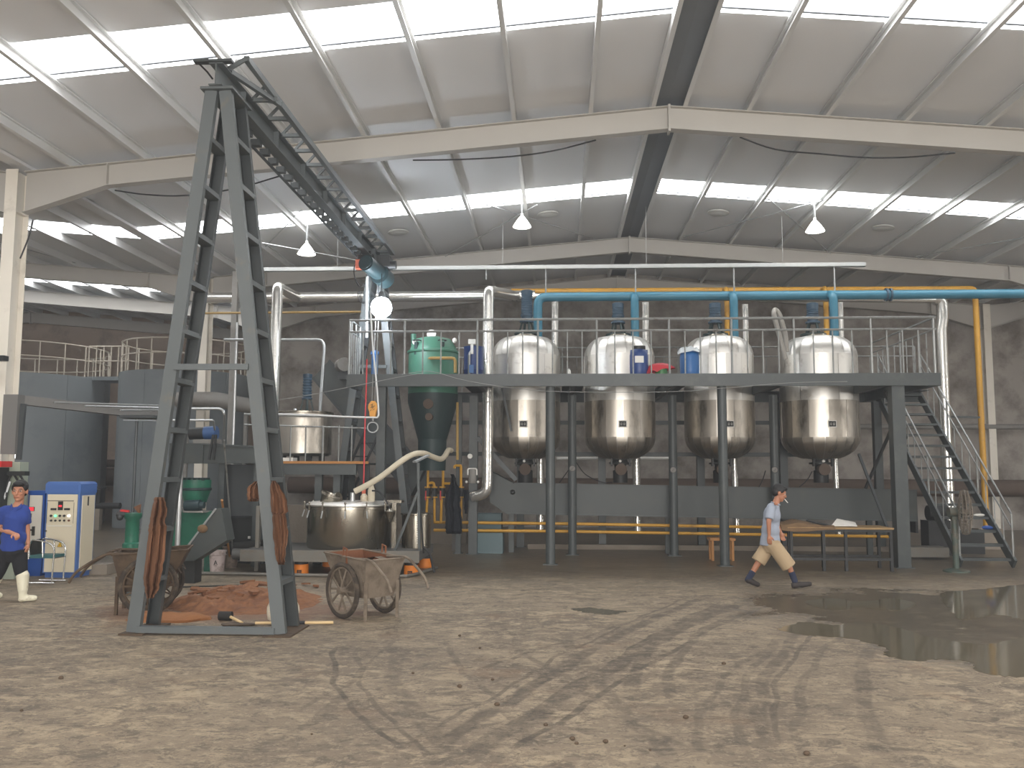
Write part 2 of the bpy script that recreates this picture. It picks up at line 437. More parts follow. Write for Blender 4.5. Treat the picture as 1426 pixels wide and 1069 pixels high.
    for t in [((470, 900), (478, 965), (560, 1045), 0.035, 0.9), ((545, 900), (575, 985), (640, 1060), 0.09, 0.5),
              ((590, 1055), (780, 930), (990, 828), 0.10, 0.75), ((650, 1060), (830, 940), (1040, 836), 0.12, 0.8),
              ((880, 970), (900, 905), (1010, 842), 0.10, 0.7), ((935, 975), (950, 905), (1060, 845), 0.07, 0.6),
              ((1070, 1040), (1078, 930), (1150, 852), 0.07, 0.6), ((1120, 1050), (1125, 940), (1200, 862), 0.05, 0.5),
              ((780, 880), (850, 970), (930, 1060), 0.08, 0.5), ((700, 870), (790, 950), (960, 1050), 0.05, 0.45),
              ((480, 960), (440, 1000), (300, 1060), 0.06, 0.4), ((960, 1060), (1000, 960), (1110, 880), 0.05, 0.45),
              ((1240, 1060), (1200, 960), (1240, 880), 0.08, 0.5), ((560, 860), (520, 920), (420, 990), 0.03, 0.45),
              ((640, 1055), (800, 950), (1000, 840), 0.03, 0.8), ((560, 1040), (760, 925), (960, 830), 0.03, 0.7), ((700, 1060), (860, 950), (1070, 842), 0.04, 0.8),
              ((1090, 1040), (1096, 930), (1170, 856), 0.03, 0.7), ((1030, 1050), (1050, 940), (1110, 868), 0.05, 0.5), ((500, 900), (530, 985), (610, 1060), 0.03, 0.6),
              ((620, 890), (670, 960), (760, 1040), 0.04, 0.5), ((680, 930), (800, 890), (930, 850), 0.04, 0.6)]:
        track(*t)
    brk = ramp(noise(3.5, 8, 0.75), 0.30, 0.62)
    base = mix(math_('MULTIPLY', math_('MULTIPLY', tot, brk), 0.9), base, lin((62, 54, 46)))
    # damp ground under the platform and round the puddles; its fade also darkens the mid floor
    sx = N.new('ShaderNodeSeparateXYZ'); L.new(tc, sx.inputs[0])
    dmp = math_('ADD', sx.outputs['Y'], math_('MULTIPLY', math_('SUBTRACT', noise(0.7, 6, 0.65), 0.5), 4.0))
    damp = ramp(dmp, 13.2, 18.4)
    def blob(px, py, rx, ry):
        c = FL(px, py)
        mp = N.new('ShaderNodeVectorMath'); mp.operation = 'SUBTRACT'; L.new(sep.outputs[0], mp.inputs[0]); mp.inputs[1].default_value = (c.x, c.y, 0)
        m2 = N.new('ShaderNodeVectorMath'); m2.operation = 'DIVIDE'; L.new(mp.outputs[0], m2.inputs[0]); m2.inputs[1].default_value = (rx, ry, 1)
        l = N.new('ShaderNodeVectorMath'); l.operation = 'LENGTH'; L.new(m2.outputs[0], l.inputs[0])
        e = math_('ADD', l.outputs['Value'], math_('MULTIPLY', math_('SUBTRACT', noise(1.1, 7, 0.7), 0.5), 1.5))
        return ramp(e, 1.1, 0.7)
    wet = math_('MAXIMUM', blob(1300, 850, 2.6, 2.4), blob(1400, 900, 1.6, 1.4))
    wet = math_('MAXIMUM', wet, math_('MULTIPLY', damp, 0.8))
    base = mix(math_('MULTIPLY', wet, 0.62), base, lin((58, 54, 45)))
    # red clay dust round the heap
    cd = math_('MAXIMUM', blob(345, 850, 1.7, 1.0), math_('MULTIPLY', blob(240, 850, 1.1, 1.0), 0.9))
    base = mix(math_('MULTIPLY', cd, 0.6), base, lin((120, 80, 54)))
    L.new(base, b.inputs['Base Color'])
    rg = N.new('ShaderNodeMapRange'); rg.inputs['To Min'].default_value = 0.75; rg.inputs['To Max'].default_value = 0.16
    L.new(wet, rg.inputs['Value']); L.new(rg.outputs[0], b.inputs['Roughness'])
    bp = N.new('ShaderNodeBump'); bp.inputs['Strength'].default_value = 0.35; bp.inputs['Distance'].default_value = 0.02
    h = math_('ADD', noise(16, 8, 0.7), math_('MULTIPLY', noise(3, 5), 1.5))
    L.new(h, bp.inputs['Height']); L.new(bp.outputs[0], b.inputs['Normal'])
floor_material()
fo = struct(MB().box2((-34.6, -12.3, -0.3), (38.6, 36.3, 0)), 'floor', 'floor_concrete')

# walls
WB = 30.0
struct(MB().box2((-10.0, WB, 0), (38.3, WB + 0.24, 8.6)), 'wall_back', 'wall_plaster')
struct(MB().box2((-34.3, 36.0, 0), (-10.0, 36.24, 8.6)), 'wall_back_left', 'wall_beige')
struct(MB().box2((-10.0, WB + 0.24, 0), (-9.76, 36.0, 8.6)), 'wall_return', 'wall_beige')
struct(MB().box2((-34.54, -12, 0), (-34.3, 36.24, 7.7)), 'wall_left', 'wall_plaster')
struct(MB().box2((38.3, -12, 0), (38.54, WB + 0.24, 7.7)), 'wall_right', 'wall_plaster')
wf = MB().box2((-34.3, -12.24, 0), (-5, -12, 8.6)).box2((9, -12.24, 0), (38.3, -12, 8.6)).box2((-5, -12.24, 5), (9, -12, 8.6))  # unseen door opening added to go with the rear fill light
struct(wf, 'wall_front', 'wall_plaster', kind='structure')

# roof: sheets, skylight panes, purlins
ceil_root = bpy.data.objects.new('ceiling', None); COL.objects.link(ceil_root); ceil_root['kind'] = 'structure'; OFF['ceiling'] = Vector((0, 0, 0))
ceil_root['label'] = 'white sheet metal roof with skylight strips over the hall'
STRIPS = [(-6.54, -5.44), (2.46, 3.56), (11.46, 12.58), (20.06, 21.12), (27.9, 28.9)]
PURL = [0.32, 1.45, 2.83, 4.2, 5.58, 6.95, 8.3, 9.7, 11.1]
for ni, xr in enumerate(NAVES):
    yend = 36.0 if ni == 0 else WB
    strips = STRIPS if ni == 0 else STRIPS[:4]
    ys = [-12.0]
    for a, b_ in strips: ys += [a, b_]
    ys.append(yend)
    for sgn in (-1, 1):
        x0, x1 = xr, xr + sgn * HS
        z0, z1 = RZ + 0.2, RZ + 0.2 - SL * HS
        for i in range(0, len(ys), 2):
            mb = MB().prism([(x0, ys[i], z0), (x1, ys[i], z1), (x1, ys[i], z1 + 0.08), (x0, ys[i], z0 + 0.08)], (0, ys[i + 1] - ys[i], 0))
            struct(mb, 'roof_sheet', 'roof_white', ceil_root)
        edges = [0.0] + PURL + [HS]
        for a, b_ in strips:
            rib = MB()
            xa, xb = xr + sgn * 0.3, x1
            yy = b_ - 0.17
            rib.prism([(xa, yy, rz(xa, xr) + 0.19), (xb, yy, rz(xb, xr) + 0.19), (xb, yy, rz(xb, xr) + 0.26), (xa, yy, rz(xa, xr) + 0.26)], (0, 0.045, 0))
            struct(rib, 'glazing_rib', 'ridge_dark', ceil_root)
            for k in range(len(edges) - 1):
                if k == 0: continue
                xa, xb = xr + sgn * edges[k], xr + sgn * edges[k + 1]
                mb = MB()
                for (p, q) in ((a, yy - 0.002), (yy + 0.047, b_)):
                    mb.prism([(xa, p, rz(xa, xr) + 0.205), (xb, p, rz(xb, xr) + 0.205), (xb, p, rz(xb, xr) + 0.225), (xa, p, rz(xa, xr) + 0.225)], (0, q - p, 0))
                struct(mb, 'skylight_pane', 'skylight', ceil_root)
        for x in PURL:
            xc = xr + sgn * x; zt = rz(xc, xr)
            a, t, wd, hh = sgn, 0.008, 0.075, 0.19
            sec = [(0, 0), (-wd * a, 0), (-wd * a, 0.02), (-t * a, t), (-t * a, hh - t), (-wd * a, hh - 0.02), (-wd * a, hh), (0, hh)]
            mb = MB().prism([(xc + u, -12, zt + v) for u, v in sec], (0, yend + 12, 0))
            struct(mb, 'purlin', 'purlin_zinc', ceil_root)
    # ridge flashing
    mb = MB().prism([(xr - 0.31, -12, RZ + 0.10), (xr, -12, RZ + 0.13), (xr + 0.31, -12, RZ + 0.10), (xr + 0.31, -12, RZ + 0.12), (xr, -12, RZ + 0.15), (xr - 0.31, -12, RZ + 0.12)], (0, yend + 12, 0))
    struct(mb, 'ridge_flashing', 'ridge_dark', ceil_root)
for x in (RX - HS, RX + HS):
    mb = MB().box2((x - 0.14, -12, RZ - SL * HS + 0.13), (x + 0.14, WB, RZ - SL * HS + 0.19))
    struct(mb, 'valley_gutter', 'roof_white', ceil_root)

# portal frames
FRAMES = [-11.4, -2.4, 6.6, 15.6, 24.6, 29.75]
VCOL = {}
def portal(xr, Y, cols):
    r = bpy.data.objects.new('portal_frame', None); COL.objects.link(r); r['kind'] = 'structure'; r.location = (xr, Y, 0); OFF[r.name] = Vector((xr, Y, 0))
    dp = 0.42
    for s in (-1, 1):
        x1 = xr + s * (HS - 0.16); xh = xr + s * 10.35
        top = lambda x: rz(x, xr)
        mb = MB()
        web = [(xr, Y - 0.006, top(xr) - dp), (xh, Y - 0.006, top(xh) - dp), (x1, Y - 0.006, top(x1) - 0.78), (x1, Y - 0.006, top(x1)), (xr, Y - 0.006, top(xr))]
        mb.prism(web, (0, 0.012, 0))
        mb.bar((xr, Y, top(xr) - 0.006), (x1, Y, top(x1) - 0.006), 0.19, 0.014)
        mb.bar((xr, Y, top(xr) - dp), (xh, Y, top(xh) - dp), 0.19, 0.014)
        mb.bar((xh, Y, top(xh) - dp), (x1, Y, top(x1) - 0.78), 0.19, 0.014)
        mb.box2((xh - 0.006, Y - 0.09, top(xh) - dp), (xh + 0.006, Y + 0.09, top(xh)))
        mb.build('rafter', 'rafter_cream', r)
    MB().box2((xr - 0.02, Y - 0.11, RZ - dp - 0.06), (xr + 0.02, Y + 0.11, RZ + 0.02)).build('splice_plate', 'rafter_cream', r)
    for cx in cols:
        zt = RZ - SL * HS + 0.02
        mb = MB().box2((cx - 0.115, Y - 0.2, 0), (cx + 0.115, Y - 0.188, zt)).box2((cx - 0.115, Y + 0.188, 0), (cx + 0.115, Y + 0.2, zt)).box2((cx - 0.012, Y - 0.188, 0), (cx + 0.012, Y + 0.188, zt))
        mb.box2((cx - 0.11, Y - 0.187, zt - 0.8), (cx + 0.11, Y + 0.187, zt - 0.785))
        mb.build('column', 'column_cream', r)
    return r
for Y in FRAMES:
    portal(RX, Y, [RX - HS, RX + HS])
    portal(NAVES[0], Y, [NAVES[0] - HS + 0.3])
    portal(NAVES[2], Y, [NAVES[2] + HS - 0.3])
portal(NAVES[0], 35.7, [NAVES[0] - HS + 0.3])

# thin steam hanging in the hall
wn = w.node_tree
vs = wn.nodes.new('ShaderNodeVolumeScatter'); vs.inputs['Density'].default_value = HAZE; vs.inputs['Anisotropy'].default_value = 0.3
vs.inputs['Color'].default_value = (0.96, 0.98, 1.0, 1)
wn.links.new(vs.outputs[0], wn.nodes['World Output'].inputs['Volume'])

# puddles of dirty water
pm = bpy.data.materials.new('water'); pm.use_nodes = True; MATS['water'] = pm
b = pm.node_tree.nodes['Principled BSDF']; b.inputs['Base Color'].default_value = lin((98, 90, 74)); b.inputs['Roughness'].default_value = 0.08
b.inputs['IOR'].default_value = 1.33
n = pm.node_tree.nodes.new('ShaderNodeTexNoise'); n.inputs['Scale'].default_value = 3.0
bp = pm.node_tree.nodes.new('ShaderNodeBump'); bp.inputs['Strength'].default_value = 0.03; bp.inputs['Distance'].default_value = 0.02
pm.node_tree.links.new(n.outputs['Fac'], bp.inputs['Height']); pm.node_tree.links.new(bp.outputs[0], b.inputs['Normal'])
from mathutils.geometry import tessellate_polygon
def puddle(pxs, label, seed):
    rnd = random.Random(seed)
    pts = [FL(*p).to_2d() for p in pxs]; out = []
    n = len(pts)
    for i in range(n):
        a, b2 = pts[i], pts[(i + 1) % n]
        c0 = pts[i - 1]; d0 = pts[(i + 2) % n]
        for k in range(9):
            t = k / 9
            q = 0.5 * ((2 * a) + (b2 - c0) * t + (2 * c0 - 5 * a + 4 * b2 - d0) * t * t + (3 * a - c0 - 3 * b2 + d0) * t ** 3)
            out.append((q.x + rnd.uniform(-.03, .03), q.y + rnd.uniform(-.035, .035)))
    mb = MB()
    k = len(out)
    mb.add([(x, y, 0.003) for x, y in out] + [(x, y, 0.0) for x, y in out], [tuple(f) for f in tessellate_polygon([[Vector((x, y, 0)) for x, y in out]])] + [(i, k + i, k + (i + 1) % k, (i + 1) % k) for i in range(k)])
    o = solo(mb, 'puddle', 'water', label, 'puddle', group='puddles on the concrete floor')
puddle([(1085, 876), (1120, 866), (1165, 870), (1200, 866), (1250, 874), (1290, 886), (1330, 893), (1375, 897), (1440, 888), (1470, 930), (1410, 942), (1362, 934), (1350, 922), (1310, 918), (1270, 920), (1235, 912), (1232, 902), (1190, 890), (1150, 886), (1120, 884)], 'largest dark puddle of dirty water spreading at the right of the floor', 1)
puddle([(1120, 838), (1160, 833), (1200, 838), (1240, 833), (1275, 841), (1245, 850), (1200, 846), (1160, 850)], 'shallow puddle behind the walking man, before the work table', 2)
puddle([(1310, 826), (1370, 820), (1440, 814), (1480, 842), (1430, 862), (1390, 856), (1340, 862), (1322, 846)], 'puddle below the foot of the steel staircase', 4)
puddle([(795, 848), (822, 846), (845, 849), (872, 851), (850, 856), (820, 853)], 'small dark wet patch of water alone in the middle of the floor', 5)
# ================================================================== PLATFORM
DZ = 3.84; YF = 17.95; YB = 22.3; DXL, DXR = -4.36, 7.6
plat = thing('platform', 'long grey steel platform on posts that carries the four stainless tanks', 'platform', (1.6, 20.1, 0))
TY = 21.0
TANK = []
for (l, c, r_) in ((684, 731.5, 780), (814, 863.5, 912), (953, 1002, 1050), (1087, 1140.5, 1194)):
    a, b_ = P(l, 560, TY), P(r_, 560, TY); TANK.append(((a.x + b_.x) / 2, (b_.x - a.x) / 2))
GX = P(609, 500, 20.2).x; GR = (P(643, 500, 20.2).x - P(577, 500, 20.2).x) / 2      # green vessel
# edge channels: front, back, ends
def channel(a, b_, h=0.25, t=0.01, fl=0.09, side=(0, -1, 0)):
    a = Vector(a); b_ = Vector(b_); s = Vector(side)
    mb = MB(); mb.bar(a - Vector((0, 0, h / 2)), b_ - Vector((0, 0, h / 2)), t, h)
    for z in (-t / 2, -h + t / 2):
        mb.bar(a + Vector((0, 0, z)) + s * (-fl / 2), b_ + Vector((0, 0, z)) + s * (-fl / 2), fl, t)
    return mb
channel((DXL, YF, DZ), (DXR, YF, DZ)).build('edge_beam', 'steel_grey', plat)
channel((-3.2, YB, DZ), (8.95, YB, DZ), side=(0, 1, 0)).build('edge_beam', 'steel_grey', plat)
channel((DXR, YF, DZ), (DXR, YB, DZ), side=(1, 0, 0)).build('edge_beam', 'steel_grey', plat)
channel((DXL, YF, DZ), (DXL, 18.9, DZ), side=(-1, 0, 0)).build('edge_beam', 'steel_grey', plat)
# deck plates round the openings
def plate(x0, y0, x1, y1): MB().box2((x0, y0, DZ - 0.012), (x1, y1, DZ)).build('deck_plate', 'deck_dark', plat, smooth=False)
xs = [DXL + 0.01, -2.9, -1.6, 0.3, 2.4, 4.5, 6.5, DXR - 0.01]
for i in range(len(xs) - 1): plate(xs[i] + .003, YF + 0.01, xs[i + 1] - .003, 18.85)
plate(-2.9, 18.86, GX - GR - 0.06, 20.1)
edge = GX + GR + 0.06
for x, r_ in TANK:
    plate(edge, 18.86, x - r_ - 0.04, YB - 0.01); plate(x - r_ - 0.03, 18.86, x + r_ + 0.03, TY - r_ - 0.05)
    plate(x - r_ - 0.03, TY + r_ + 0.05, x + r_ + 0.03, YB - 0.01); edge = x + r_ + 0.04
plate(edge, 18.86, DXR - 0.01, YB - 0.01)
plate(DXR + 0.01, 21.7, 8.9, YB - 0.01)
for x in (-1.65, 0.3, 2.42, 4.5, 6.72):
    MB().box2((x - 0.05, YF + 0.1, DZ - 0.21), (x + 0.05, YB - 0.1, DZ - 0.013)).build('cross_beam', 'steel_grey', plat, smooth=False)
for y in (20.35,):
    for x0, x1 in ((-1.6, TANK[0][0] - TANK[0][1] - .02),):
        MB().box2((x0, y - .05, DZ - .21), (x1, y + .05, DZ - .013)).build('cross_beam', 'steel_grey', plat, smooth=False)
# posts
def post(px, py, Y, r_, zt=DZ - 0.25, sq=False, m='steel_grey'):
    x = P(px, py, Y).x; mb = MB()
    if sq: mb.box2((x - r_, Y - r_, 0.012), (x + r_, Y + r_, zt))
    else: mb.cyl((x, Y, 0.012), (x, Y, zt), r_, 20)
    mb.box2((x - r_ - 0.05, Y - r_ - 0.05, 0), (x + r_ + 0.05, Y + r_ + 0.05, 0.012))
    mb.build('post', m, plat); return x
FY = 18.12; MY = 20.2
for px, py in ((766.5, 700), (1008, 700)): post(px, py, FY, 0.095)
post(1252, 660, FY, 0.125, sq=True); post(531, 620, FY, 0.09, sq=True); post(640, 560, 20.3, 0.06, sq=True)
for px, py in ((797, 700), (938, 700), (1078, 620)): post(px, py, MY, 0.095)
post(659, 700, MY, 0.095, sq=True)
BY = 22.15
for px in (725, 838, 975, 1090, 1222, 590): post(px, 620, BY, 0.09, sq=True)
for py in (588, 632):
    z = P(800, py, BY).z
    MB().bar((-3.0, BY + .12, z), (7.0, BY + .12, z), 0.06, 0.1).build('rear_rail_beam', 'steel_grey', plat, smooth=False)
# bracing of the front right corner
def brace(p, q, w_=0.05, m='gantry_dark', n='brace'): MB().bar(p, q, w_, w_, (0, 1, 0)).build(n, m, plat, smooth=False)
brace(P(1196, 632, 19.6), P(1251, 775, 18.3)); brace(P(1251, 575, 18.35), P(1205, 680, 21.6)); brace(P(1232, 545, 18.6), P(1262, 610, 21.6))
brace(P(665, 609, 20.05), P(719, 668, 20.05), 0.1)
brace(P(699, 540, MY), P(712, 600, MY)); 
# guard rail
rail_z = 4.97; mid_z = 4.73
guard = thing('guard_rail', 'thin pipe guard rail along the front edge of the tank platform', 'railing', (1.6, YF + .06, DZ))
yr = YF + 0.05
MB().cyl((DXL + .02, yr, rail_z), (DXR - .03, yr, rail_z), 0.026, 8).build('top_rail', 'rail_pipe', guard)
MB().cyl((DXL + .02, yr, mid_z), (DXR - .03, yr, mid_z), 0.023, 8).build('mid_rail', 'rail_pipe', guard)
fine = [484, 563.6, 664.8, 749, 831, 932, 1019, 1106, 1213.5, 1301]
for k, px in enumerate(fine):
    x = P(px, 480, yr).x
    x = min(max(x, DXL + .03), DXR - .04)
    MB().cyl((x, yr, DZ), (x, yr, rail_z), 0.022, 8).build('rail_post', 'rail_pipe', guard)
    if k < len(fine) - 1:
        x2 = P(fine[k + 1], 480, yr).x
        for j in (1, 2, 3):
            xx = x + (x2 - x) * j / 4
            MB().cyl((xx, yr, DZ), (xx, yr, mid_z), 0.016, 6).build('baluster', 'rail_pipe', guard)
def rail_run(root, a, b_, n, posts=2):
    a = Vector(a); b_ = Vector(b_); up = rail_z - DZ; um = mid_z - DZ
    MB().cyl(a + Vector((0, 0, up)), b_ + Vector((0, 0, up)), 0.02, 8).build('top_rail', 'rail_pipe', root)
    MB().cyl(a + Vector((0, 0, um)), b_ + Vector((0, 0, um)), 0.017, 8).build('mid_rail', 'rail_pipe', root)
    for k in range(n + 1):
        p = a.lerp(b_, k / n); full = (k % (n // posts) == 0)
        MB().cyl(p, p + Vector((0, 0, up if full else um)), 0.02 if full else 0.012, 6).build('rail_post' if full else 'baluster', 'rail_pipe', root)
g2 = thing('guard_rail', 'pipe guard rail running back along the stair end of the platform', 'railing', (DXR - .05, 19.7, DZ))
rail_run(g2, (DXR - .05, YF + .14, DZ), (DXR - .05, 21.6, DZ), 10, 2)
g3 = thing('guard_rail', 'pipe guard rail at the rear edge of the platform, behind the tanks', 'railing', (2.5, YB - .1, DZ))
rail_run(g3, (-2.8, YB - .08, DZ), (8.8, YB - .08, DZ), 32, 8)
g4 = thing('guard_rail', 'short pipe guard rail closing the platform end nearest the bright lamp', 'railing', (DXL + .05, 20, DZ))
rail_run(g4, (DXL + .05, YF + .14, DZ), (DXL + .05, 18.86, DZ), 4, 2)

# ------------------------------------------------------------------ staircase
st = thing('staircase', 'open grey steel staircase climbing to the platform end, with pipe handrails', 'stairs', (8.35, 20, 0))
SX0, SX1 = 7.86, 8.88; SY0, SY1 = 18.0, 22.2
for x in (SX0, SX1):
    mb = MB(); mb.bar((x, SY0 + 0.02, 0.09), (x, SY1, DZ - 0.1), 0.05, 0.2); mb.build('stringer', 'steel_grey', st, smooth=False)
nst = 15
for k in range(nst):
    t = (k + 0.75) / nst; y = SY0 + (SY1 - SY0) * t; z = DZ * t
    MB().box2((SX0 + .03, y - 0.13, z - 0.05), (SX1 - .03, y + 0.13, z)).build('tread', 'steel_grey', st, smooth=False)
for x in (SX0, SX1):
    d = Vector((0, SY1 - SY0, DZ)); a = Vector((x, SY0 + .05, 0.08)); b_ = a + d * 0.96
    for off, rr in ((0.98, 0.021), (0.7, 0.016)):
        u = Vector((0, 0, off)); MB().cyl(a + u, b_ + u, rr, 8).build('handrail', 'rail_pipe', st)
    for k in range(13):
        p = a + d * (0.96 * k / 12) + Vector((0, 0, .05))
        MB().cyl(p, p + Vector((0, 0, 0.93 if k % 4 == 0 else 0.66)), 0.02 if k % 4 == 0 else 0.011, 6).build('rail_post' if k % 4 == 0 else 'baluster', 'rail_pipe', st)
# angle bracket arm near the stair top
# ------------------------------------------------------------------ four stainless tanks
def strip_arc(r, z0, z1, c, a0, a1, t=0.006, skew=0.0):
    mb = MB(); n = 4; vs = []
    for k in range(n + 1):
        an = a0 + (a1 - a0) * k / n
        rk = r + skew * (k / n - .5)
        for rr in (rk, rk + t):
            for z in (z0, z1): vs.append((c[0] + rr * math.cos(an), c[1] + rr * math.sin(an), z))
    fs = []
    for k in range(n):
        i = 4 * k; j = i + 4
        fs += [(i + 2, j + 2, j + 3, i + 3), (i, i + 1, j + 1, j), (i + 1, i + 3, j + 3, j + 1), (i, j, j + 2, i + 2)]
    fs += [(0, 2, 3, 1), (4 * n, 4 * n + 1, 4 * n + 3, 4 * n + 2)]
    return mb.add(vs, fs)
for ti, (x, r_) in enumerate(TANK):
    c = (x, TY); yf = TY - r_
    pxc = [731.5, 863.5, 1002, 1140.5][ti]
    zs = P(pxc, 491, yf).z; zb = P(pxc, 608, yf).z; ztop = P(pxc, 466, TY).z; zbot = P(pxc, 642, TY).z
    t = thing('stainless_tank', 'tall stainless steel tank hung through the platform: ' + ['first of four, under the blue pipe elbow', 'second of four, behind the navy drum', 'third of four, behind the bright blue drum', 'last of four, beside the staircase'][ti], 'tank', (x, TY, zbot), 'stainless tanks in the platform')
    hh = ztop - zs; hb = zb - zbot
    # inner shell body with domed ends
    prof = [(0.001, zbot + .03)] + [((r_ - .012) * math.sin(k * math.pi / 20), zb - (hb - .03) * math.cos(k * math.pi / 20)) for k in range(1, 10)] + [(r_ - .012, zb), (r_ - .012, zs)]
    prof += [((r_ - .012) * math.cos(k * math.pi / 20) ** 0.75, zs + (hh - .03) * math.sin(k * math.pi / 20)) for k in range(1, 10)] + [(0.17, ztop - .03), (0.001, ztop - .03)]
    MB().lathe(prof, (x, TY, 0), 40).build('shell', 'stainless', t)
    # cladding sheets: upper and lower courses
    zm = DZ - 0.35
    nsh = 13; rj = random.Random(40 + ti)
    for k in range(nsh):
        a0 = 2 * math.pi * k / nsh + 0.2 * ti; a1 = a0 + 2 * math.pi / nsh - 0.012
        strip_arc(r_ - .006, zm + .006, zs - .004, c, a0, a1, .006, rj.uniform(-.012, .012)).build('cladding_sheet', 'stainless', t)
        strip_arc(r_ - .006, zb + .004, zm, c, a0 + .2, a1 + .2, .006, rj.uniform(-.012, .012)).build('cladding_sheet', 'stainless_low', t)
    for lo in (0, 1):
        npt = 22
        for k in range(npt):
            a0 = 2 * math.pi * k / npt; a1 = a0 + 2 * math.pi / npt - 0.02
            pr = []
            for j in range(0, 8 if lo else 7):
                an = j * math.pi / 20
                if lo: pr.append(((r_) * math.cos(an) , zb - hb * math.sin(an)))
                else: pr.append(((r_) * math.cos(an) ** 0.75, zs + hh * math.sin(an)))
            mb = MB().lathe(pr, (x, TY, 0), 1, a0=a0, a1=a1)
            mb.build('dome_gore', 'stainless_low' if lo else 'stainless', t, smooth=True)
    MB().lathe([(r_ + .006, zs - .015), (r_ + .006, zs + .012), (r_ - .01, zs + .02)], (x, TY, 0), 40).build('seam_band', 'stainless', t)
    MB().torus((x, TY, ztop - .02), 0.2, 0.025).build('manhole_rim', 'kettle_steel', t)
    # number plate on the front
    pz = P(pxc, 590, yf).z; pxx = P([729, 867, 1016, 1158][ti], 590, yf + .05).x
    ang = math.asin(max(-.95, min(.95, (pxx - x) / r_))); rot = Matrix.Rotation(ang, 3, 'Z')
    pc = Vector((x, TY, pz)) + rot @ Vector((0, -r_ - .012, 0))
    pl = MB().box(pc, (0.19, 0.012, 0.16), rot).build('number_plate', 'white_label', t, smooth=False)
    MB().box(pc + rot @ Vector((0, -.008, 0)), (0.15, 0.006, 0.12), rot).build('plate_face', 'print_black', pl, smooth=False)
    mk = MB()
    for sx in (-.033, .033):
        for dx, dz, w_, h_ in ((0, .02, .034, .007), (0, -.004, .034, .007), (0, -.026, .034, .007), (-.015, -.003, .006, .052), (.015, -.003, .006, .052)):
            mk.box(pc + rot @ Vector((sx + dx, -.0125, dz)), (w_, .003, h_), rot)
    mk.build('plate_marks', 'white_label', pl, smooth=False)
    # agitator drive on top
    mx = x + (0.0 if ti else 0.02) ; my = TY + (0.15 if ti == 0 else 0.3)
    zt = P(pxc, 405 if ti == 0 else 423, my).z
    MB().lathe([(0.30, ztop + .06), (0.30, ztop + .02), (0.16, ztop - .02)], (mx, my, 0), 20).build('drive_base', 'vessel_green_dark', t)
    leg = MB()
    for k in range(4):
        an = k * math.pi / 2 + .4; leg.bar((mx + .2 * math.cos(an), my + .2 * math.sin(an), ztop + .05), (mx + .12 * math.cos(an), my + .12 * math.sin(an), ztop + .32), 0.05, 0.03)
    leg.build('drive_stand', 'vessel_green_dark', t, kind='stuff') if False else leg.build('drive_stand', 'vessel_green_dark', t)
    z0 = ztop + .32
    mprof = [(0.001, z0), (0.17, z0), (0.17, z0 + .04), (0.12, z0 + .05), (0.13, z0 + .14), (0.15, z0 + .15), (0.15, z0 + .2), (0.125, z0 + .21)]
    zz = z0 + .22
    while zz < zt - .12:
        mprof += [(0.128, zz), (0.14, zz + .01), (0.14, zz + .02), (0.128, zz + .03)]; zz += 0.045
    mprof += [(0.14, zt - .1), (0.14, zt), (0.11, zt + .02), (0.001, zt + .02)]
    MB().lathe(mprof, (mx, my, 0), 20).build('agitator_motor', 'motor_blue', t)
    # outlet valve under the belly
    zv = P(pxc, 672, TY - .15).z
    vx = x
    v = MB().lathe([(0.001, zbot + .05), (0.16, zbot + .05), (0.18, zbot - .02), (0.26, zbot - .03), (0.26, zbot - .07), (0.14, zbot - .08), (0.13, zbot - .2), (0.17, zbot - .22), (0.17, zv), (0.001, zv)], (vx, TY, 0), 18).build('outlet_valve', 'motor_dark', t)
    MB().cyl((vx, TY - .30, zbot - .19), (vx, TY - .12, zbot - .19), 0.135, 18).build('valve_wheel', 'duct_brown', v)
    MB().cyl((vx - .02, TY - .3, zbot + .0), (vx - .02, TY - .22, zbot + .0), 0.03, 10).build('valve_cap', 'white_label', v)
    brk = MB()
    for sx in (-1, 1): brk.box2((vx + sx * .21 - .02, TY - .22, zbot - .12), (vx + sx * .21 + .02, TY - .12, zbot + .06))
    brk.build('valve_bracket', 'motor_dark', v, smooth=False)

# ------------------------------------------------------------------ long grey discharge trough
tr = thing('screw_conveyor', 'long grey box trough running under the four tank outlets', 'conveyor', (3.2, TY, 0.6))
y0, y1 = TY - .42, TY + .32
A = [P(683, 656, y0), P(716, 673, y0), P(1277, 683, y0), P(1277, 725, y0), P(704, 714.5, y0), P(682, 699, y0)]
A = [Vector((p.x, y0, p.z)) for p in A]
# straight body kept level between its ends
MB().prism(A, (0, y1 - y0, 0)).build('trough_body', 'trough_grey', tr, smooth=False)
MB().bar(A[1] + Vector((0, .0, .01)), A[2] + Vector((0, .0, .01)), 0.06, 0.02).build('rim_flange', 'steel_grey', tr, smooth=False)
MB().bar(A[4] + Vector((0, -.01, 0)), A[3] + Vector((0, -.01, 0)), 0.03, 0.03).build('lower_flange', 'steel_grey', tr, smooth=False)
for px in (713, 928, 1063, 1205):
    x = P(px, 730, TY).x
    zt = A[4].z + (A[3].z - A[4].z) * (x - A[4].x) / (A[3].x - A[4].x)
    MB().box2((x - .06, TY - .3, 0), (x + .06, TY - .2, zt)).build('leg', 'trough_grey', tr, smooth=False)
MB().ball(P(714, 685, y0), (0.06, 0.05, 0.06)).build('bearing', 'motor_dark', tr)
ex = P(1288, 720, TY)
MB().box2((A[2].x + .005, TY - .25, .5), (A[2].x + .06, TY + .2, 1.4)).build('end_plate', 'motor_dark', tr, smooth=False)
dm = MB().cyl((ex.x + .02, TY - .1, 0.95), (ex.x + .42, TY - .1, 0.95), 0.17, 18).cyl((ex.x + .42, TY - .1, 0.95), (ex.x + .55, TY - .1, .95), 0.14, 18)
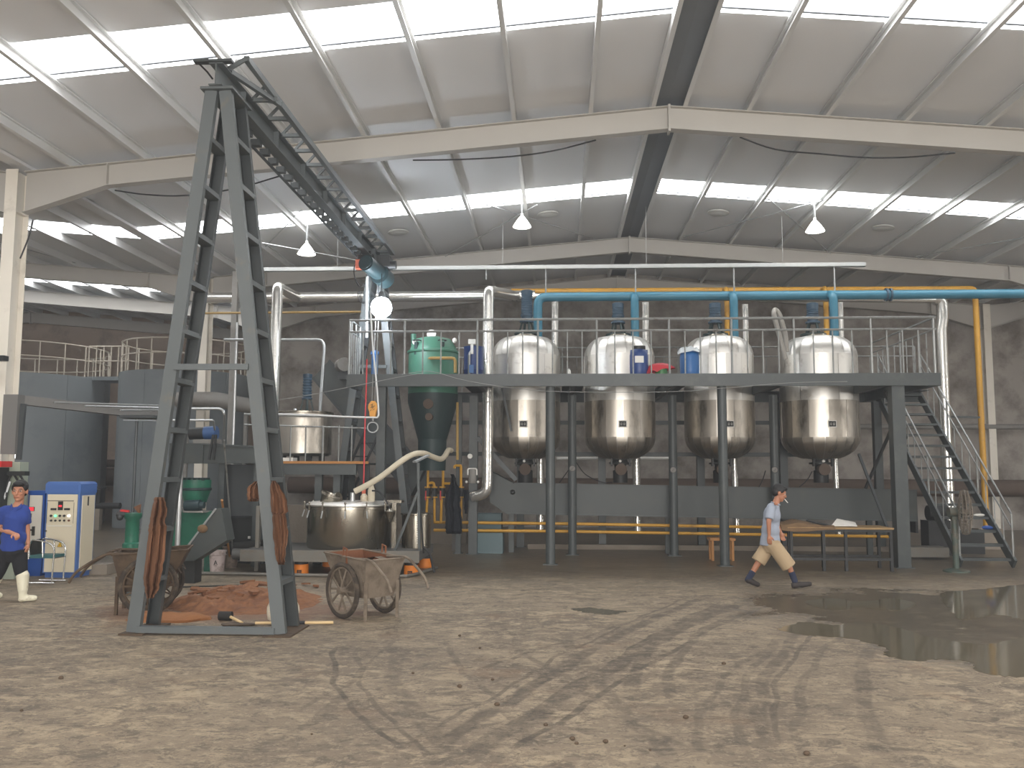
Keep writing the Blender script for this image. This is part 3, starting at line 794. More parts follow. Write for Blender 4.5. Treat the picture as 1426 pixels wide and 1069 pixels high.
dm.build('drive_motor', 'motor_dark', tr)
MB().box2((ex.x - .05, TY - .3, 0), (ex.x + .55, TY + .15, .78)).build('motor_stand', 'motor_dark', tr, smooth=False)
def gauge(px, py, Y, what):
    p = P(px, py, Y - .15)
    g = thing('pressure_gauge', 'round dark pressure gauge on the ' + what, 'gauge', p, 'pressure gauges on the platform posts')
    MB().cyl(p + Vector((0, .05, 0)), p, 0.075, 20).build('gauge_case', 'motor_dark', g)
    MB().cyl(p + Vector((0, .0, 0)), p + Vector((0, -.008, 0)), 0.062, 20).build('gauge_dial', 'duct_grey', g)
    MB().bar(p + Vector((-.03, -.012, -.03)), p + Vector((.03, -.012, .03)), 0.008, 0.005).build('needle', 'print_black', g, smooth=False)
gauge(797, 652, MY + .05, 'post between the first and second tanks')
gauge(937.5, 654, MY + .05, 'post between the second and third tanks')
gauge(1079, 654, MY + .05, 'post between the third and fourth tanks')
# black cables drooping to the valves
for pts, lab in (([(779, 672), (789, 658), (796, 648)], 'short black cable rising to the gauge on the first middle post'),
                 ([(800, 640), (815, 660), (838, 671), (853, 671)], 'black cable drooping from a post to the second tank valve'),
                 ([(1057, 678), (1062, 668), (1066, 655)], 'thin black cable beside the post left of the last tank'),
                 ([(1113, 678), (1124, 668), (1131, 656)], 'black cable rising to the last tank valve')):
    solo(MB().tube(smooth_path([P(x, y, 20.45) for x, y in pts]), 0.012, 6), 'cable', 'cable_black', lab, 'cable')
# things standing on the deck
def drum(px0, px1, pt, pb, Y, m, label, lid=True):
    a, b_ = P(px0, pb, Y), P(px1, pb, Y); r_ = (b_.x - a.x) / 2; x = (a.x + b_.x) / 2; h = P((px0 + px1) / 2, pt, Y).z - DZ
    t = thing('plastic_drum', label, 'drum', (x, Y, DZ))
    MB().lathe([(0.001, DZ), (r_ * .86, DZ), (r_ * .98, DZ + .08 * h), (r_, DZ + .2 * h), (r_, DZ + .68 * h), (r_ * .92, DZ + .78 * h), (r_ * .68, DZ + .89 * h), (r_ * .6, DZ + .9 * h), (.001, DZ + .9 * h)], (x, Y, 0), 24).build('body', m, t)
    if lid:
        MB().lathe([(r_ * .72, DZ + .89 * h), (r_ * .72, DZ + h), (.001, DZ + h)], (x, Y, 0), 24).build('lid', 'black_plastic', t)
    for s in (-1, 1):
        MB().box2((x + s * r_ * .8 - .025, Y - .05, DZ + .76 * h), (x + s * r_ * .8 + .025, Y + .05, DZ + .87 * h)).build('handle', m, t, smooth=False)
    return t, x, r_, h
t, x, r_, h = drum(877, 903, 482, 520, 18.5, 'drum_navy', 'navy blue plastic drum with black lid and white label on the platform')
MB().box2((x - .1, 18.5 - r_ - .012, DZ + .42 * h), (x + .08, 18.5 - r_ + .03, DZ + .64 * h)).build('label', 'white_label', t, smooth=False)
t, x, r_, h = drum(947, 974, 484, 520, 18.5, 'drum_blue', 'bright blue plastic drum covered with clear film on the platform', lid=False)
mb = MB(); rnd = random.Random(3); n = 22
ring = []
for rr, z in ((r_ * 1.18, DZ + .80 * h), (r_ * 1.04, DZ + .92 * h), (r_ * .8, DZ + .985 * h), (r_ * .3, DZ + 1.0 * h)):
    ring.append([(x + rr * math.cos(2 * math.pi * k / n) * (1 + rnd.uniform(-.05, .09)), 18.5 + rr * math.sin(2 * math.pi * k / n) * (1 + rnd.uniform(-.05, .09)), z + rnd.uniform(-.04, .03)) for k in range(n)])
vs = [p for q in ring for p in q]; fs = []
for i in range(3):
    for k in range(n): fs.append((i * n + k, i * n + (k + 1) % n, (i + 1) * n + (k + 1) % n, (i + 1) * n + k))
fs.append(tuple(3 * n + k for k in range(n)))
mb.add(vs, fs).build('film_cover', 'plastic_film', t)
# green pot under a red bag
a = P(921, 520, 18.45); t = thing('paint_pot', 'small green pot on the platform under a red bag', 'pot', (a.x, 18.45, DZ))
MB().lathe([(.001, DZ), (.12, DZ), (.13, DZ + .2), (.001, DZ + .2)], (a.x, 18.45, 0), 18).build('body', 'pot_green', t)
MB().lathe([(.134, DZ + .15), (.134, DZ + .17), (.1, DZ + .172)], (a.x, 18.45, 0), 18).build('rim', 'pot_green', t)
mb = MB(); rnd = random.Random(5); n = 20; vs = []; fs = []
for j, (rr, z) in enumerate(((.3, .06), (.25, .2), (.17, .25), (.06, .275))):
    for k in range(n):
        an = 2 * math.pi * k / n
        low = .5 + .5 * math.cos(an - math.pi)
        vs.append((a.x + rr * math.cos(an) * (1 + rnd.uniform(-.12, .15)) - .02, 18.45 + .6 * rr * math.sin(an), DZ + (z if j else .12 - .07 * low + rnd.uniform(-.02, .05)) + .0))
for i in range(3):
    for k in range(n): fs.append((i * n + k, i * n + (k + 1) % n, (i + 1) * n + (k + 1) % n, (i + 1) * n + k))
fs.append(tuple(3 * n + k for k in range(n)))
solo(mb.add(vs, fs), 'red_bag', 'red_bag', 'crumpled red plastic bag thrown over the green pot', 'bag')
# blue barrels at the lamp end
drum(517, 526, 484, 520, 18.5, 'drum_blue', 'slim blue drum on the platform close below the bright lamp', lid=False)
x0, x1 = P(646, 500, 20.1).x, P(672, 500, 20.1).x
t = thing('steel_barrel', 'dark blue steel barrel with a pump, between green vessel and silver duct', 'barrel', ((x0 + x1) / 2, 20.1, DZ))
c = ((x0 + x1) / 2, 20.1); rr = (x1 - x0) / 2; zt = P(659, 483, 20.1).z
MB().lathe([(.001, DZ), (rr, DZ), (rr, DZ + .3), (rr + .012, DZ + .32), (rr, DZ + .34), (rr, zt - .02), (rr + .01, zt), (rr - .02, zt - .01), (.001, zt - .02)], (c[0], c[1], 0), 24).build('body', 'drum_navy', t)
pmp = P(659, 492, 19.75)
MB().tube(bend_path([(c[0] - .06, 19.78, DZ + .02), (c[0] - .06, 19.78, DZ + .68), (c[0] + .02, 19.82, DZ + .75)], .08), .03, 8).build('pump_pipe', 'galvanised', t)
MB().box2((c[0] - .08, 19.74, zt + .02), (c[0] + .08, 19.84, zt + .13)).box2((c[0] - .03, 19.76, zt - .2), (c[0] + .03, 19.82, zt + .03)).build('pump_head', 'white_label', t, smooth=False)
MB().box2((c[0] - .05, 19.7, DZ + .22), (c[0] + .05, 19.77, DZ + .4)).build('pump_box', 'drum_blue', t, smooth=False)
# small white fittings on the deck between the tanks
for px, lab in ((790, 'first and second tanks'),):
    p = P(px + 2, 515, 19.6)
    t = thing('sampling_valve', 'small white valve standing on the deck between the ' + lab, 'valve', (p.x, 19.6, DZ))
    MB().cyl((p.x, 19.6, DZ), (p.x, 19.6, DZ + .3), .02, 8).build('stem', 'galvanised', t)
    MB().ball((p.x, 19.6, DZ + .2), (.05, .04, .09)).build('body', 'white_label', t)
# ================================================================== PIPES OVER THE PLATFORM
PY = 21.6
def zat(px, py, Y): return P(px, py, Y).z
bl = thing('blue_pipe', 'thick blue vapour pipe above the tanks with a drop to each tank', 'pipe', (4, PY, DZ))
zb = zat(900, 412.5, PY)
xl = P(749, 430, PY).x
MB().tube(bend_path([(xl, PY, DZ + .95), (xl, PY, zb), (P(1600, 405, PY).x, PY, zb + .0)], .22, 4), 0.112, 18).build('header', 'blue_pipe', bl)
MB().lathe([(.17, DZ + .93), (.17, DZ + .97)], (xl, PY, 0), 20).lathe([(.17, DZ + .97), (.001, DZ + .97)], (xl, PY, 0), 20).build('flange', 'vessel_green_dark', bl)
for px in (884, 1022, 1161):
    x = P(px, 440, PY - .3).x
    MB().tube(bend_path([(x, PY - .32, DZ + .92), (x, PY - .32, zb - .06), (x, PY + .02, zb + .02)], .16, 4), 0.098, 16).build('drop_pipe', 'blue_pipe', bl)
    MB().lathe([(.001, DZ + .9), (.16, DZ + .9), (.16, DZ + .94), (.001, DZ + .94)], (x, PY - .32, 0), 20).build('flange', 'vessel_green_dark', bl)
x = P(1237, 412, PY).x
for dx in (-.05, .05): MB().cyl((x + dx - .02, PY, zb), (x + dx + .02, PY, zb), 0.16, 18).build('flange', 'motor_blue', bl)
# yellow pipe behind it
YY = 23.4
yl = thing('yellow_pipe', 'yellow pipe running high behind the blue pipe and down by the stairs', 'pipe', (5, YY, 0))
zy = zat(1300, 402.5, YY)
xr_, xe = P(1359, 430, YY).x, P(712, 405, YY).x
MB().tube(bend_path([(xe, YY, zy + .02), (xr_, YY, zy), (xr_ + .0, YY, 0.0)], .12, 4), 0.075, 14).build('main_run', 'yellow_pipe', yl)
for px in (1012, 1150):
    x = P(px, 440, YY - .25).x
    MB().tube(bend_path([(x, YY, zy), (x, YY - .28, zy), (x, YY - .28, DZ + 1.05)], .1, 4), 0.065, 12).build('drop_pipe', 'yellow_pipe', yl)
# silver header
SY = 22.8
sv = thing('silver_duct', 'silver foil clad steam duct running level behind the blue pipe', 'pipe', (-1, SY, 5))
zs_ = zat(560, 413, SY)
MB().cyl((P(281, 413, SY).x, SY, zs_ + .0), (P(745, 413, SY).x, SY, zs_), 0.14, 18).build('header', 'foil_duct', sv)
MB().cyl((P(745, 413, SY).x, SY, zs_), (P(1302, 418, SY).x, SY, zat(1302, 418, SY)), 0.075, 14).build('header_extension', 'foil_duct', sv)
for px in (713, 719): 
    x = P(px, 413, SY).x; MB().cyl((x, SY, zs_), (x + .02, SY, zs_), .15, 18).build('joint_band', 'motor_dark', sv)
# tall risers
def riser(name, label, pts, r_, m='foil_duct', group=None, bend=.15, seg=14):
    return solo(MB().tube(bend_path(pts, bend, 4), r_, seg), name, m, label, 'pipe', group)
xa = P(680, 450, 19.9).x; za = zat(681, 407, 19.9)
riser('silver_riser', 'tall silver duct standing between the green vessel and first tank', [(xa - .35, 20.0, zat(674, 692, 19.9)), (xa - .02, 19.9, zat(683, 686, 19.9)), (xa, 19.9, zat(683, 670, 19.9)), (xa, 19.9, za + .04), (xa + .5, SY, zs_)], 0.125)
xa = P(385, 450, 20.3).x; za = zat(389, 399, 20.3)
riser('silver_riser', 'tall silver duct beside the far left vessel, its elbow reaching back to the header', [(xa, 20.3, 2.06), (xa, 20.3, za), (P(414, 416, SY).x, SY, zs_)], 0.13)
for px, ptop, label in ((773, 421, 'first'), (899, 421, 'second'), (1038, 424, 'third'), (1171, 421, 'last')):
    x = P(px, 450, 22.5).x; px2 = {773: 753, 899: 886, 1038: 1022, 1171: 1162}[px]; x2 = P(px2, 690, 22.0).x
    r1 = {773: .1, 899: .1, 1038: .085, 1171: .07}[px]
    riser('silver_drop', 'silver foil pipe passing down behind the %s stainless tank' % label, [(x, 22.5, zat(px, ptop, 22.5)), (x, 22.5, 4.55), (x2, 21.95, 3.3), (x2, 21.75, .38)], r1)
# white wrapped pipe by the stairs
WY = 23.0
xw = P(1309, 430, WY).x
riser('wrapped_pipe', 'white wrapped pipe coming down beside the top of the staircase', [(P(1301, 418, WY).x, WY, zat(1301, 417, WY)), (xw + .05, WY, zat(1306, 418, WY)), (xw + .06, WY, zat(1312, 440, WY)), (xw, WY, zat(1310, 460, WY)), (xw, WY, .35)], 0.145, 'foil_duct', bend=.1)
# tangled steam pipe off the third tank
pts = [P(x, y, 20.4) for x, y in ((1096, 490), (1093, 462), (1085, 436), (1079, 430), (1078, 440), (1086, 470), (1096, 500))]
riser('bent_hose', 'bent pale steam hose sticking up between the third and last tanks', pts[:4] + [P(1077, 436, 20.2), P(1084, 462, 20.2), P(1094, 500, 20.2)], 0.055, 'foil_dull', bend=.1)
# yellow gas pipes along the floor
for k, (pa, pb, q, lab) in enumerate((((604, 727), (1240, 737), 20.55, 'upper of the two thin yellow pipes running level under the trough'), ((604, 738), (1240, 747), 20.5, 'lower of the two thin yellow pipes running level under the trough'))):
    a, b_ = P(*pa, q), P(*pb, q)
    mid = (a + b_) / 2
    solo(MB().tube([a, (a * .7 + b_ * .3) + Vector((0, 0, .015)), b_], 0.035, 10), 'gas_pipe', 'yellow_pipe', lab, 'pipe', 'thin yellow floor pipes')
# yellow manifold on the left
mf = thing('gas_manifold', 'yellow valve manifold of upright pipes under the green vessel', 'pipes', P(612, 760, 20.0) * 1.0)
MY_ = 20.0
def pp(*l): return [P(x, y, MY_) for x, y in l]
for l in (((596, 592), (596, 678)), ((617, 560), (617, 678)), ((596, 673), (604, 671), (605, 679)), ((640, 648), (642, 648), (642, 678)), ((633, 652), (633, 648), (642, 648)), ((617, 673), (630, 673))):
    MB().tube(bend_path(pp(*l), .06, 3), 0.03, 8).build('upper_pipe', 'yellow_pipe', mf)
for l in (((595, 694), (594, 716)), ((605, 694), (605, 727), (612, 727)), ((615, 694), (614, 727)), ((642, 694), (642, 727))):
    MB().tube(bend_path(pp(*l), .06, 3), 0.03, 8).build('lower_pipe', 'yellow_pipe', mf)
for px, hm in ((595.5, 'red_paint'), (605, 'motor_dark'), (616, 'red_paint'), (642, 'motor_dark')):
    for py in (679, 693):
        p = P(px, py, MY_); MB().cyl(p, p + Vector((0, 0, .03)), 0.07, 12).build('flange', 'yellow_pipe', mf)
    p = P(px, 686, MY_); v = MB().cyl(p - Vector((0, 0, .08)), p + Vector((0, 0, .1)), 0.06, 12).build('valve', 'motor_dark', mf)
    MB().bar(p + Vector((-.03, -.08, .05)), p + Vector((-.03, -.08, -.16)), .025, .015).build('valve_lever', hm, v, smooth=False)
# green vessel
gv = thing('green_vessel', 'green pressure vessel hung through the platform near the lamp', 'vessel', (GX, 19.9, P(609, 600, 19.9).z))
GYc = 19.55
z1 = zat(609, 487, GYc - GR); zt = zat(606, 469, GYc)
zc0, zc1 = zat(609, 560, GYc), zat(609, 612, GYc)
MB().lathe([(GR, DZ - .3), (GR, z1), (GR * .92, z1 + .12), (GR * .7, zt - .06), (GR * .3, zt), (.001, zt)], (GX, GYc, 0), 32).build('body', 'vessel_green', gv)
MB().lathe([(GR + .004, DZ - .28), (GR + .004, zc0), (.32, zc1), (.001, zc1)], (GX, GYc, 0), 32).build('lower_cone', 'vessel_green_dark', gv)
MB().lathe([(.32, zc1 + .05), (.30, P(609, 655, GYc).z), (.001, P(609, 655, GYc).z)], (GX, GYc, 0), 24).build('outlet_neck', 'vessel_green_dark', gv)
MB().lathe([(GR + .002, z1 - .02), (GR + .03, z1 - .01), (GR + .03, z1 + .03), (GR + .002, z1 + .04)], (GX, GYc, 0), 32).build('shell_flange', 'vessel_green', gv)
p = P(601, 465, GYc - .2); MB().cyl(p, p + Vector((0, -.03, 0)), .1, 20).build('dial', 'white_label', gv)
for px in (580, 616):
    p = P(px, 480, GYc - .4)
    v = MB().cyl(p + Vector((0, 0, -.22)), p + Vector((0, 0, .06)), .05, 10).build('valve', 'vessel_green_dark', gv)
    MB().torus(p + Vector((0, 0, .1)), .09, .012, seg=14, ring=5).build('valve_wheel', 'motor_dark', v)
MB().cyl(P(576, 490, GYc), P(576, 465, GYc), .06, 12).build('side_neck', 'vessel_green', gv)
for px, py in ((633, 474), (577, 476)):
    MB().ball(P(px, py, GYc - .3), (.05, .04, .06), 10, 6).build('white_cap', 'white_label', gv)
pp2 = [P(x, y, GYc - GR - .06) for x, y in ((598, 500), (598, 498.5), (634, 498.5), (634, 519))]
MB().tube(bend_path(pp2, .08, 3), .035, 8).build('feed_pipe', 'yellow_faded', gv)
for px, py, rr in ((596, 562, .11), (597, 580, .08)):
    p = P(px, py, GYc - GR - .02); MB().cyl(p + Vector((0, .3, 0)), p, rr, 16).build('side_nozzle', 'duct_brown', gv)
MB().tube(bend_path([P(x, y, GYc - GR - .1) for x, y in ((637, 560), (637, 640))], .05), .03, 8).build('feed_pipe', 'yellow_faded', gv)

# white vertical strip light behind, and white pipe on the wall
p, q = P(775, 638, 24.5), P(942, 638, 24.5)
solo(MB().cyl(p, q, .045, 10), 'white_pipe', 'white_label', 'white pipe running level behind the first and second tanks', 'pipe')
# long wall ducts
p, q = P(1199, 668, 28.6), P(1600, 668, 28.6)
solo(MB().cyl((-9, 29.4, 1.37), (30, 29.4, 1.37), .27, 16), 'wall_duct', 'duct_brown', 'fat brown lagged duct running along the foot of the rear wall', 'pipe')
solo(MB().cyl((9, 29.6, zat(1400, 594, 29.6)), (32, 29.6, zat(1400, 594, 29.6)), .09, 10), 'wall_pipe', 'duct_grey', 'thin grey pipe level on the rear wall behind the stairs', 'pipe')
solo(MB().cyl((-31, 35.6, zat(145, 664, 35.6)), (-11, 35.6, zat(145, 664, 35.6)), .36, 16), 'wall_duct', 'duct_brown', 'fat brown lagged duct between the two grey silos', 'pipe')
solo(MB().cyl((-31, 35.5, zat(145, 645, 35.5)), (-11, 35.5, zat(145, 645, 35.5)), .16, 12), 'wall_pipe', 'duct_brown', 'thinner brown pipe above the fat duct between the silos', 'pipe')
# tray over the blue pipe
TYY = 21.6
trz = zat(780, 372, TYY)
tray = thing('cable_tray', 'long white cable tray hanging level under the roof above the pipes', 'cable tray', (0, TYY, trz))
x0, x1 = P(330, 373, TYY).x, P(1205, 371, TYY).x; nn = 8
for k in range(nn):
    a = x0 + (x1 - x0) * k / nn; b_ = x0 + (x1 - x0) * (k + 1) / nn
    mb = MB(); mb.box2((a, TYY - .06, trz - .05), (b_ - .006, TYY + .06, trz - .042)).box2((a, TYY - .06, trz - .05), (b_ - .006, TYY - .054, trz + .05)).box2((a, TYY + .054, trz - .05), (b_ - .006, TYY + .06, trz + .05))
    mb.build('tray_length', 'tray_white', tray, smooth=False)
for px in (677, 760, 885, 1022, 1162):
    x = P(px, 390, TYY).x
    MB().cyl((x, TYY, trz - .05), (x, TYY, zb + .09 if px > 745 else trz - .3), .02, 8).build('support_rod', 'galvanised', tray)
for px in (470, 700, 900, 1090):
    x = P(px, 360, TYY).x
    MB().cyl((x, TYY, trz + .04), (x, TYY, rz(x) - .0), .006, 6).build('hanger_wire', 'wire_grey', tray)

# ================================================================== GANTRY
GXc = -4.10
ga = thing('gantry_crane', 'grey steel A-frame gantry with a long roof-high lattice runway beam', 'crane', (GXc, 14.5, 0))
def aframe(Yf, foot_l, foot_r, top_z, deep, rungs=True, w_=.16):
    """two legs of twin channels joined by battens, spread along X"""
    feet = (foot_l, foot_r)
    for i, fx in enumerate(feet):
        s = -1 if i == 0 else 1
        tx = GXc + s * .085
        for j, y in enumerate((Yf, Yf + deep)):
            a = Vector((fx, y, 0.02)); b_ = Vector((tx, y + (.0 if j == 0 else -.0), top_z))
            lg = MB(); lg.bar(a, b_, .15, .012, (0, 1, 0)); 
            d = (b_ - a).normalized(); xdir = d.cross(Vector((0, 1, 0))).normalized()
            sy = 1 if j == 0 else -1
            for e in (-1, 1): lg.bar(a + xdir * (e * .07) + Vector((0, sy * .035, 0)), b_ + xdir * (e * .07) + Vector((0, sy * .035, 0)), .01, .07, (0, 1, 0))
            leg = lg.build('leg', 'gantry_grey' if j == 0 else 'gantry_dark', ga, smooth=False)  # rear channels darker than the front ones: shade put into the colour
        n = 11
        for k in range(1, n):
            t = k / n
            c = Vector((fx + (tx - fx) * t, Yf, top_z * t))
            MB().bar(c + Vector((0, .01, 0)), c + Vector((0, deep - .01, 0)), .15, .06).build('batten', 'gantry_grey', ga, smooth=False)
    MB().box2((foot_l - .12, Yf - .1, 0), (foot_l + .16, Yf + deep + .1, .02)).build('foot_plate', 'barrow_brown', ga, smooth=False)
    MB().box2((foot_r - .16, Yf - .1, 0), (foot_r + .16, Yf + deep + .1, .02)).build('foot_plate', 'barrow_brown', ga, smooth=False)
    MB().bar((foot_l + .05, Yf + .02, .055), (foot_r - .05, Yf + .02, .055), .1, .07).build('base_tie', 'gantry_grey', ga, smooth=False)
    zt = zat(296, 511, Yf)
    t = zt / top_z
    MB().bar((foot_l + (GXc - foot_l) * t, Yf - .02, zt), (foot_r + (GXc - foot_r) * t, Yf - .02, zt), .05, .07).build('cross_tie', 'gantry_grey', ga, smooth=False)
    MB().box2((GXc - .2, Yf - .06, top_z), (GXc + .2, Yf + deep + .06, top_z + .03)).build('cap_plate', 'gantry_grey', ga, smooth=False)
G0 = 10.1
fl_, fr_ = FL(181, 884).x, FL(391, 884).x
ZT = P(300, 126, G0).z
aframe(G0, fl_, fr_, ZT, .55)
GF = 19.25
aframe(GF, GXc - .88, GXc + .88, ZT, .55)
# runway beam
zb0 = ZT + .03; zb1 = P(300, 92, G0).z
ya, yb = G0 - .1, GF + .75
MB().box2((GXc - .006, ya, zb0), (GXc + .006, yb, zb1)).box2((GXc - .085, ya, zb0), (GXc + .085, yb, zb0 + .014)).box2((GXc - .085, ya, zb1 - .014), (GXc + .085, yb, zb1)).build('runway_beam', 'gantry_grey', ga, smooth=False)
MB().box2((GXc - .27, ya - .03, zb1), (GXc + .2, ya + .06, zb1 + .03)).build('end_plate', 'gantry_dark', ga, smooth=False)
for k in range(7):
    y = ya + .8 + k * 1.35; MB().box2((GXc - .08, y, zb0 + .014), (GXc + .08, y + .01, zb1 - .014)).build('web_stiffener', 'gantry_grey', ga, smooth=False)
# lattice beside and above the beam
xo = -3.72; zo = zb1 + .0
xa_, za_ = -3.86, zb1 + .21
yl0, yl1 = G0 + .25, GF + .2
MB().bar((xo, yl0 + .9, zo), (xo, yl1, zo), .07, .07).build('outer_chord', 'gantry_grey', ga, smooth=False)
MB().bar((xa_, yl0, za_), (xa_, yl1 - .3, za_), .07, .07).build('top_chord', 'gantry_grey', ga, smooth=False)
MB().bar((GXc + .06, yl0 - .1, zb1 + .03), (xa_, yl0, za_), .05, .05).build('lattice_bar', 'gantry_grey', ga, smooth=False)
MB().bar((GXc + .06, yl0 - .05, zb1 + .02), (xo, yl0 + .9, zo), .06, .06).build('lattice_bar', 'gantry_grey', ga, smooth=False)
MB().bar((xa_, yl0, za_), (xo, yl0 + .95, zo), .05, .05).build('lattice_bar', 'gantry_grey', ga, smooth=False)
n = 14
for k in range(n):
    y = yl0 + .75 + (yl1 - yl0 - 1.0) * k / (n - 1)
    y2 = y + (yl1 - yl0 - 1.0) / (n - 1) * .5
    MB().bar((GXc + .07, y, zo), (xo, y, zo), .05, .05).build('rung', 'gantry_grey', ga, smooth=False)
    MB().bar((GXc + .07, y, zo + .02), (xa_, y2 - .3, za_), .035, .035).build('lattice_bar', 'gantry_grey', ga, smooth=False)
    MB().bar((xo, y, zo + .02), (xa_, y2 - .3, za_), .035, .035).build('lattice_bar', 'gantry_grey', ga, smooth=False)
    if k < n - 1:
        MB().bar((GXc + .07, y, zo + .02), (xa_, y2 + .3, za_), .035, .035).build('lattice_bar', 'gantry_grey', ga, smooth=False)
        MB().bar((xo, y, zo + .02), (xa_, y2 + .3, za_), .035, .035).build('lattice_bar', 'gantry_grey', ga, smooth=False)
MB().bar((xa_, yl1 - .3, za_), (xo, yl1, zo), .05, .05).build('lattice_bar', 'gantry_grey', ga, smooth=False)
MB().bar((xo, yl1, zo), (GXc + .05, yl1, zo), .05, .05).build('lattice_bar', 'gantry_grey', ga, smooth=False)
# cable rail under the beam
cr = MB(); xr2 = GXc - .16
cr.bar((xr2, ya + .9, zb0 - .10), (xr2, GF - .5, zb0 - .10), .03, .03); cr.build('cable_rail', 'gantry_dark', ga, smooth=False)
for k in range(22):
    y = ya + 1.0 + k * .37; MB().box2((xr2 - .02, y, zb0 - .09), (xr2 + .11, y + .10, zb0 + .0)).build('rail_hanger', 'gantry_dark', ga, smooth=False)
MB().tube([(GXc - .2, ya, zb1 - .02), (GXc - .1, ya, zb1 - .12), (GXc - .04, ya + .02, zb1 - .2)], .012, 6).build('cable_bracket', 'motor_dark', ga)

# electric hoist hanging from the beam
HY = 18.45
hc = P(524, 377, HY); hz_ = hc.z
ho = thing('electric_hoist', 'dark teal electric hoist hung under the far end of the gantry beam', 'hoist', (hc.x, HY, hz_))
MB().cyl((hc.x - .12, HY - .5, hz_ + .06), (hc.x + .08, HY + .15, hz_ - .05), .17, 20).cyl((hc.x - .13, HY - .53, hz_ + .065), (hc.x - .12, HY - .5, hz_ + .06), .14, 20).build('drum_motor', 'hoist_teal', ho)
MB().cyl((hc.x + .06, HY + .0, hz_ - .06), (hc.x + .12, HY + .4, hz_ - .10), .21, 20).build('rope_drum', 'hoist_teal', ho)
MB().box2((hc.x + .02, HY - .1, hz_ + .08), (hc.x + .3, HY + .3, zb0 - .02)).build('trolley', 'motor_dark', ho, smooth=False)
for yy in (-.05, .2):
    for s in (-1, 1):
        MB().cyl((GXc + s * .05, HY + yy, zb0 + .05), (GXc + s * .1, HY + yy, zb0 + .05), .035, 12).build('wheel', 'motor_dark', ho)
MB().box2((GXc - .13, HY - .12, zb0 - .22), (GXc + .13, HY + .3, zb0 - .02)).build('trolley_frame', 'motor_dark', ho, smooth=False)
p = P(502, 370, HY); MB().box((p.x, HY - .1, p.z), (.14, .16, .2)).build('control_box', 'orange_box', ho, smooth=False)
p = P(549, 369, HY); MB().cyl((p.x - .12, HY, p.z), (p.x + .04, HY, p.z), .09, 14).build('travel_motor', 'motor_dark', ho)
MB().tube(smooth_path([P(x, y, HY - .1) for x, y in ((505, 364), (495, 368), (493, 380), (497, 394), (503, 400), (508, 394))], 5), .012, 6).build('cable_loop', 'cable_black', ho)
for k in range(3):
    MB().tube(smooth_path([P(x, y, HY) for x, y in ((499 + k * 2, 405), (499 + k * 2, 415), (505 + k * 2, 422), (511 + k, 418), (512, 400))], 5), .008, 6).build('cable_loop', 'cable_black', ho)
# bright work lamp hanging under it
lp = P(531, 428, 18.2)
la = thing('work_lamp', 'glaring bare work lamp hanging under the hoist', 'lamp', lp)
MB().ball(lp, .22, 20, 14).build('bulb', 'lamp_glow', la)
MB().lathe([(.04, lp.z + .34), (.06, lp.z + .3), (.075, lp.z + .16)], (lp.x, lp.y, 0), 14).build('socket', 'motor_dark', la)
MB().cyl((lp.x, lp.y, lp.z + .33), (lp.x, lp.y, hz_ - .12), .012, 6).build('cord', 'cable_black', la)
# hook block, rope, cords
hk = P(519.5, 572, 17.6)
hb = thing('hook_block', 'orange hook block with black lettering hanging from the hoist', 'hook', hk)
pl_ = [(-.03, .16), (.03, .16), (.085, .09), (.095, .02), (.07, -.05), (.055, -.16), (-.055, -.16), (-.07, -.05), (-.095, .02), (-.085, .09)]
MB().prism([hk + Vector((x, -.045, z + .04)) for x, z in pl_], (0, .09, 0)).build('block_case', 'orange_hook', hb, smooth=False)
mk = MB()
for a, b_ in (((-.04, .09), (.01, .11)), ((-.02, .06), (.05, .07)), ((-.045, .03), (.0, .05)), ((.0, .02), (.03, .06)), ((-.05, -.03), (-.02, -.01)), ((.0, -.02), (.04, .01)), ((-.01, .02), (-.01, .10))):
    mk.bar(hk + Vector((a[0], -.049, a[1] + .03)), hk + Vector((b_[0], -.049, b_[1] + .03)), .006, .016, (0, 1, 0))
mk.build('lettering', 'print_black', hb, smooth=False)
MB().cyl(hk + Vector((0, 0, -.2)), hk + Vector((0, 0, -.1)), .02, 8).build('swivel', 'galvanised', hb)
MB().torus(hk + Vector((0, 0, -.33)), .105, .015, Matrix.Rotation(R(90), 3, 'X'), 24, 6).build('ring', 'galvanised', hb)
for s in (-1, 1): MB().cyl((hk.x + s * .03, hk.y, hk.z + .15), (hc.x + .02 + s * .03, HY + .2, hz_ - .1), .007, 6).build('wire_rope', 'wire_grey', hb)
pts = [P(516, 432, 17.5), P(519, 480, 17.5), P(524, 530, 17.5), P(527, 570, 17.5), P(526, 580, 17.5), P(519, 581, 17.5), P(480, 580, 17.5), P(440, 578, 17.5), P(378, 576, 17.5)]
solo(MB().tube(smooth_path(pts, 5), .018, 8), 'lamp_cable', 'cable_white', 'white cable dropping past the hook block and along the vessel rail', 'cable')
solo(MB().tube(smooth_path([P(x, y, 17.5) for x, y in ((511, 500), (510, 540), (508, 600), (507, 650), (506, 690))], 4), .015, 8), 'hanging_rope', 'red_cord', 'red cord hanging straight down beside the hook block', 'cord')
solo(MB().box(P(506.5, 688, 17.45), (.07, .05, .22)), 'pendant_control', 'orange_box', 'small orange control box at the end of the red cord', 'control')
solo(MB().cyl(P(511, 385, HY - .1), P(510.5, 470, HY - .1), .03, 10), 'conduit', 'cable_white', 'short white conduit hanging beside the work lamp', 'pipe')
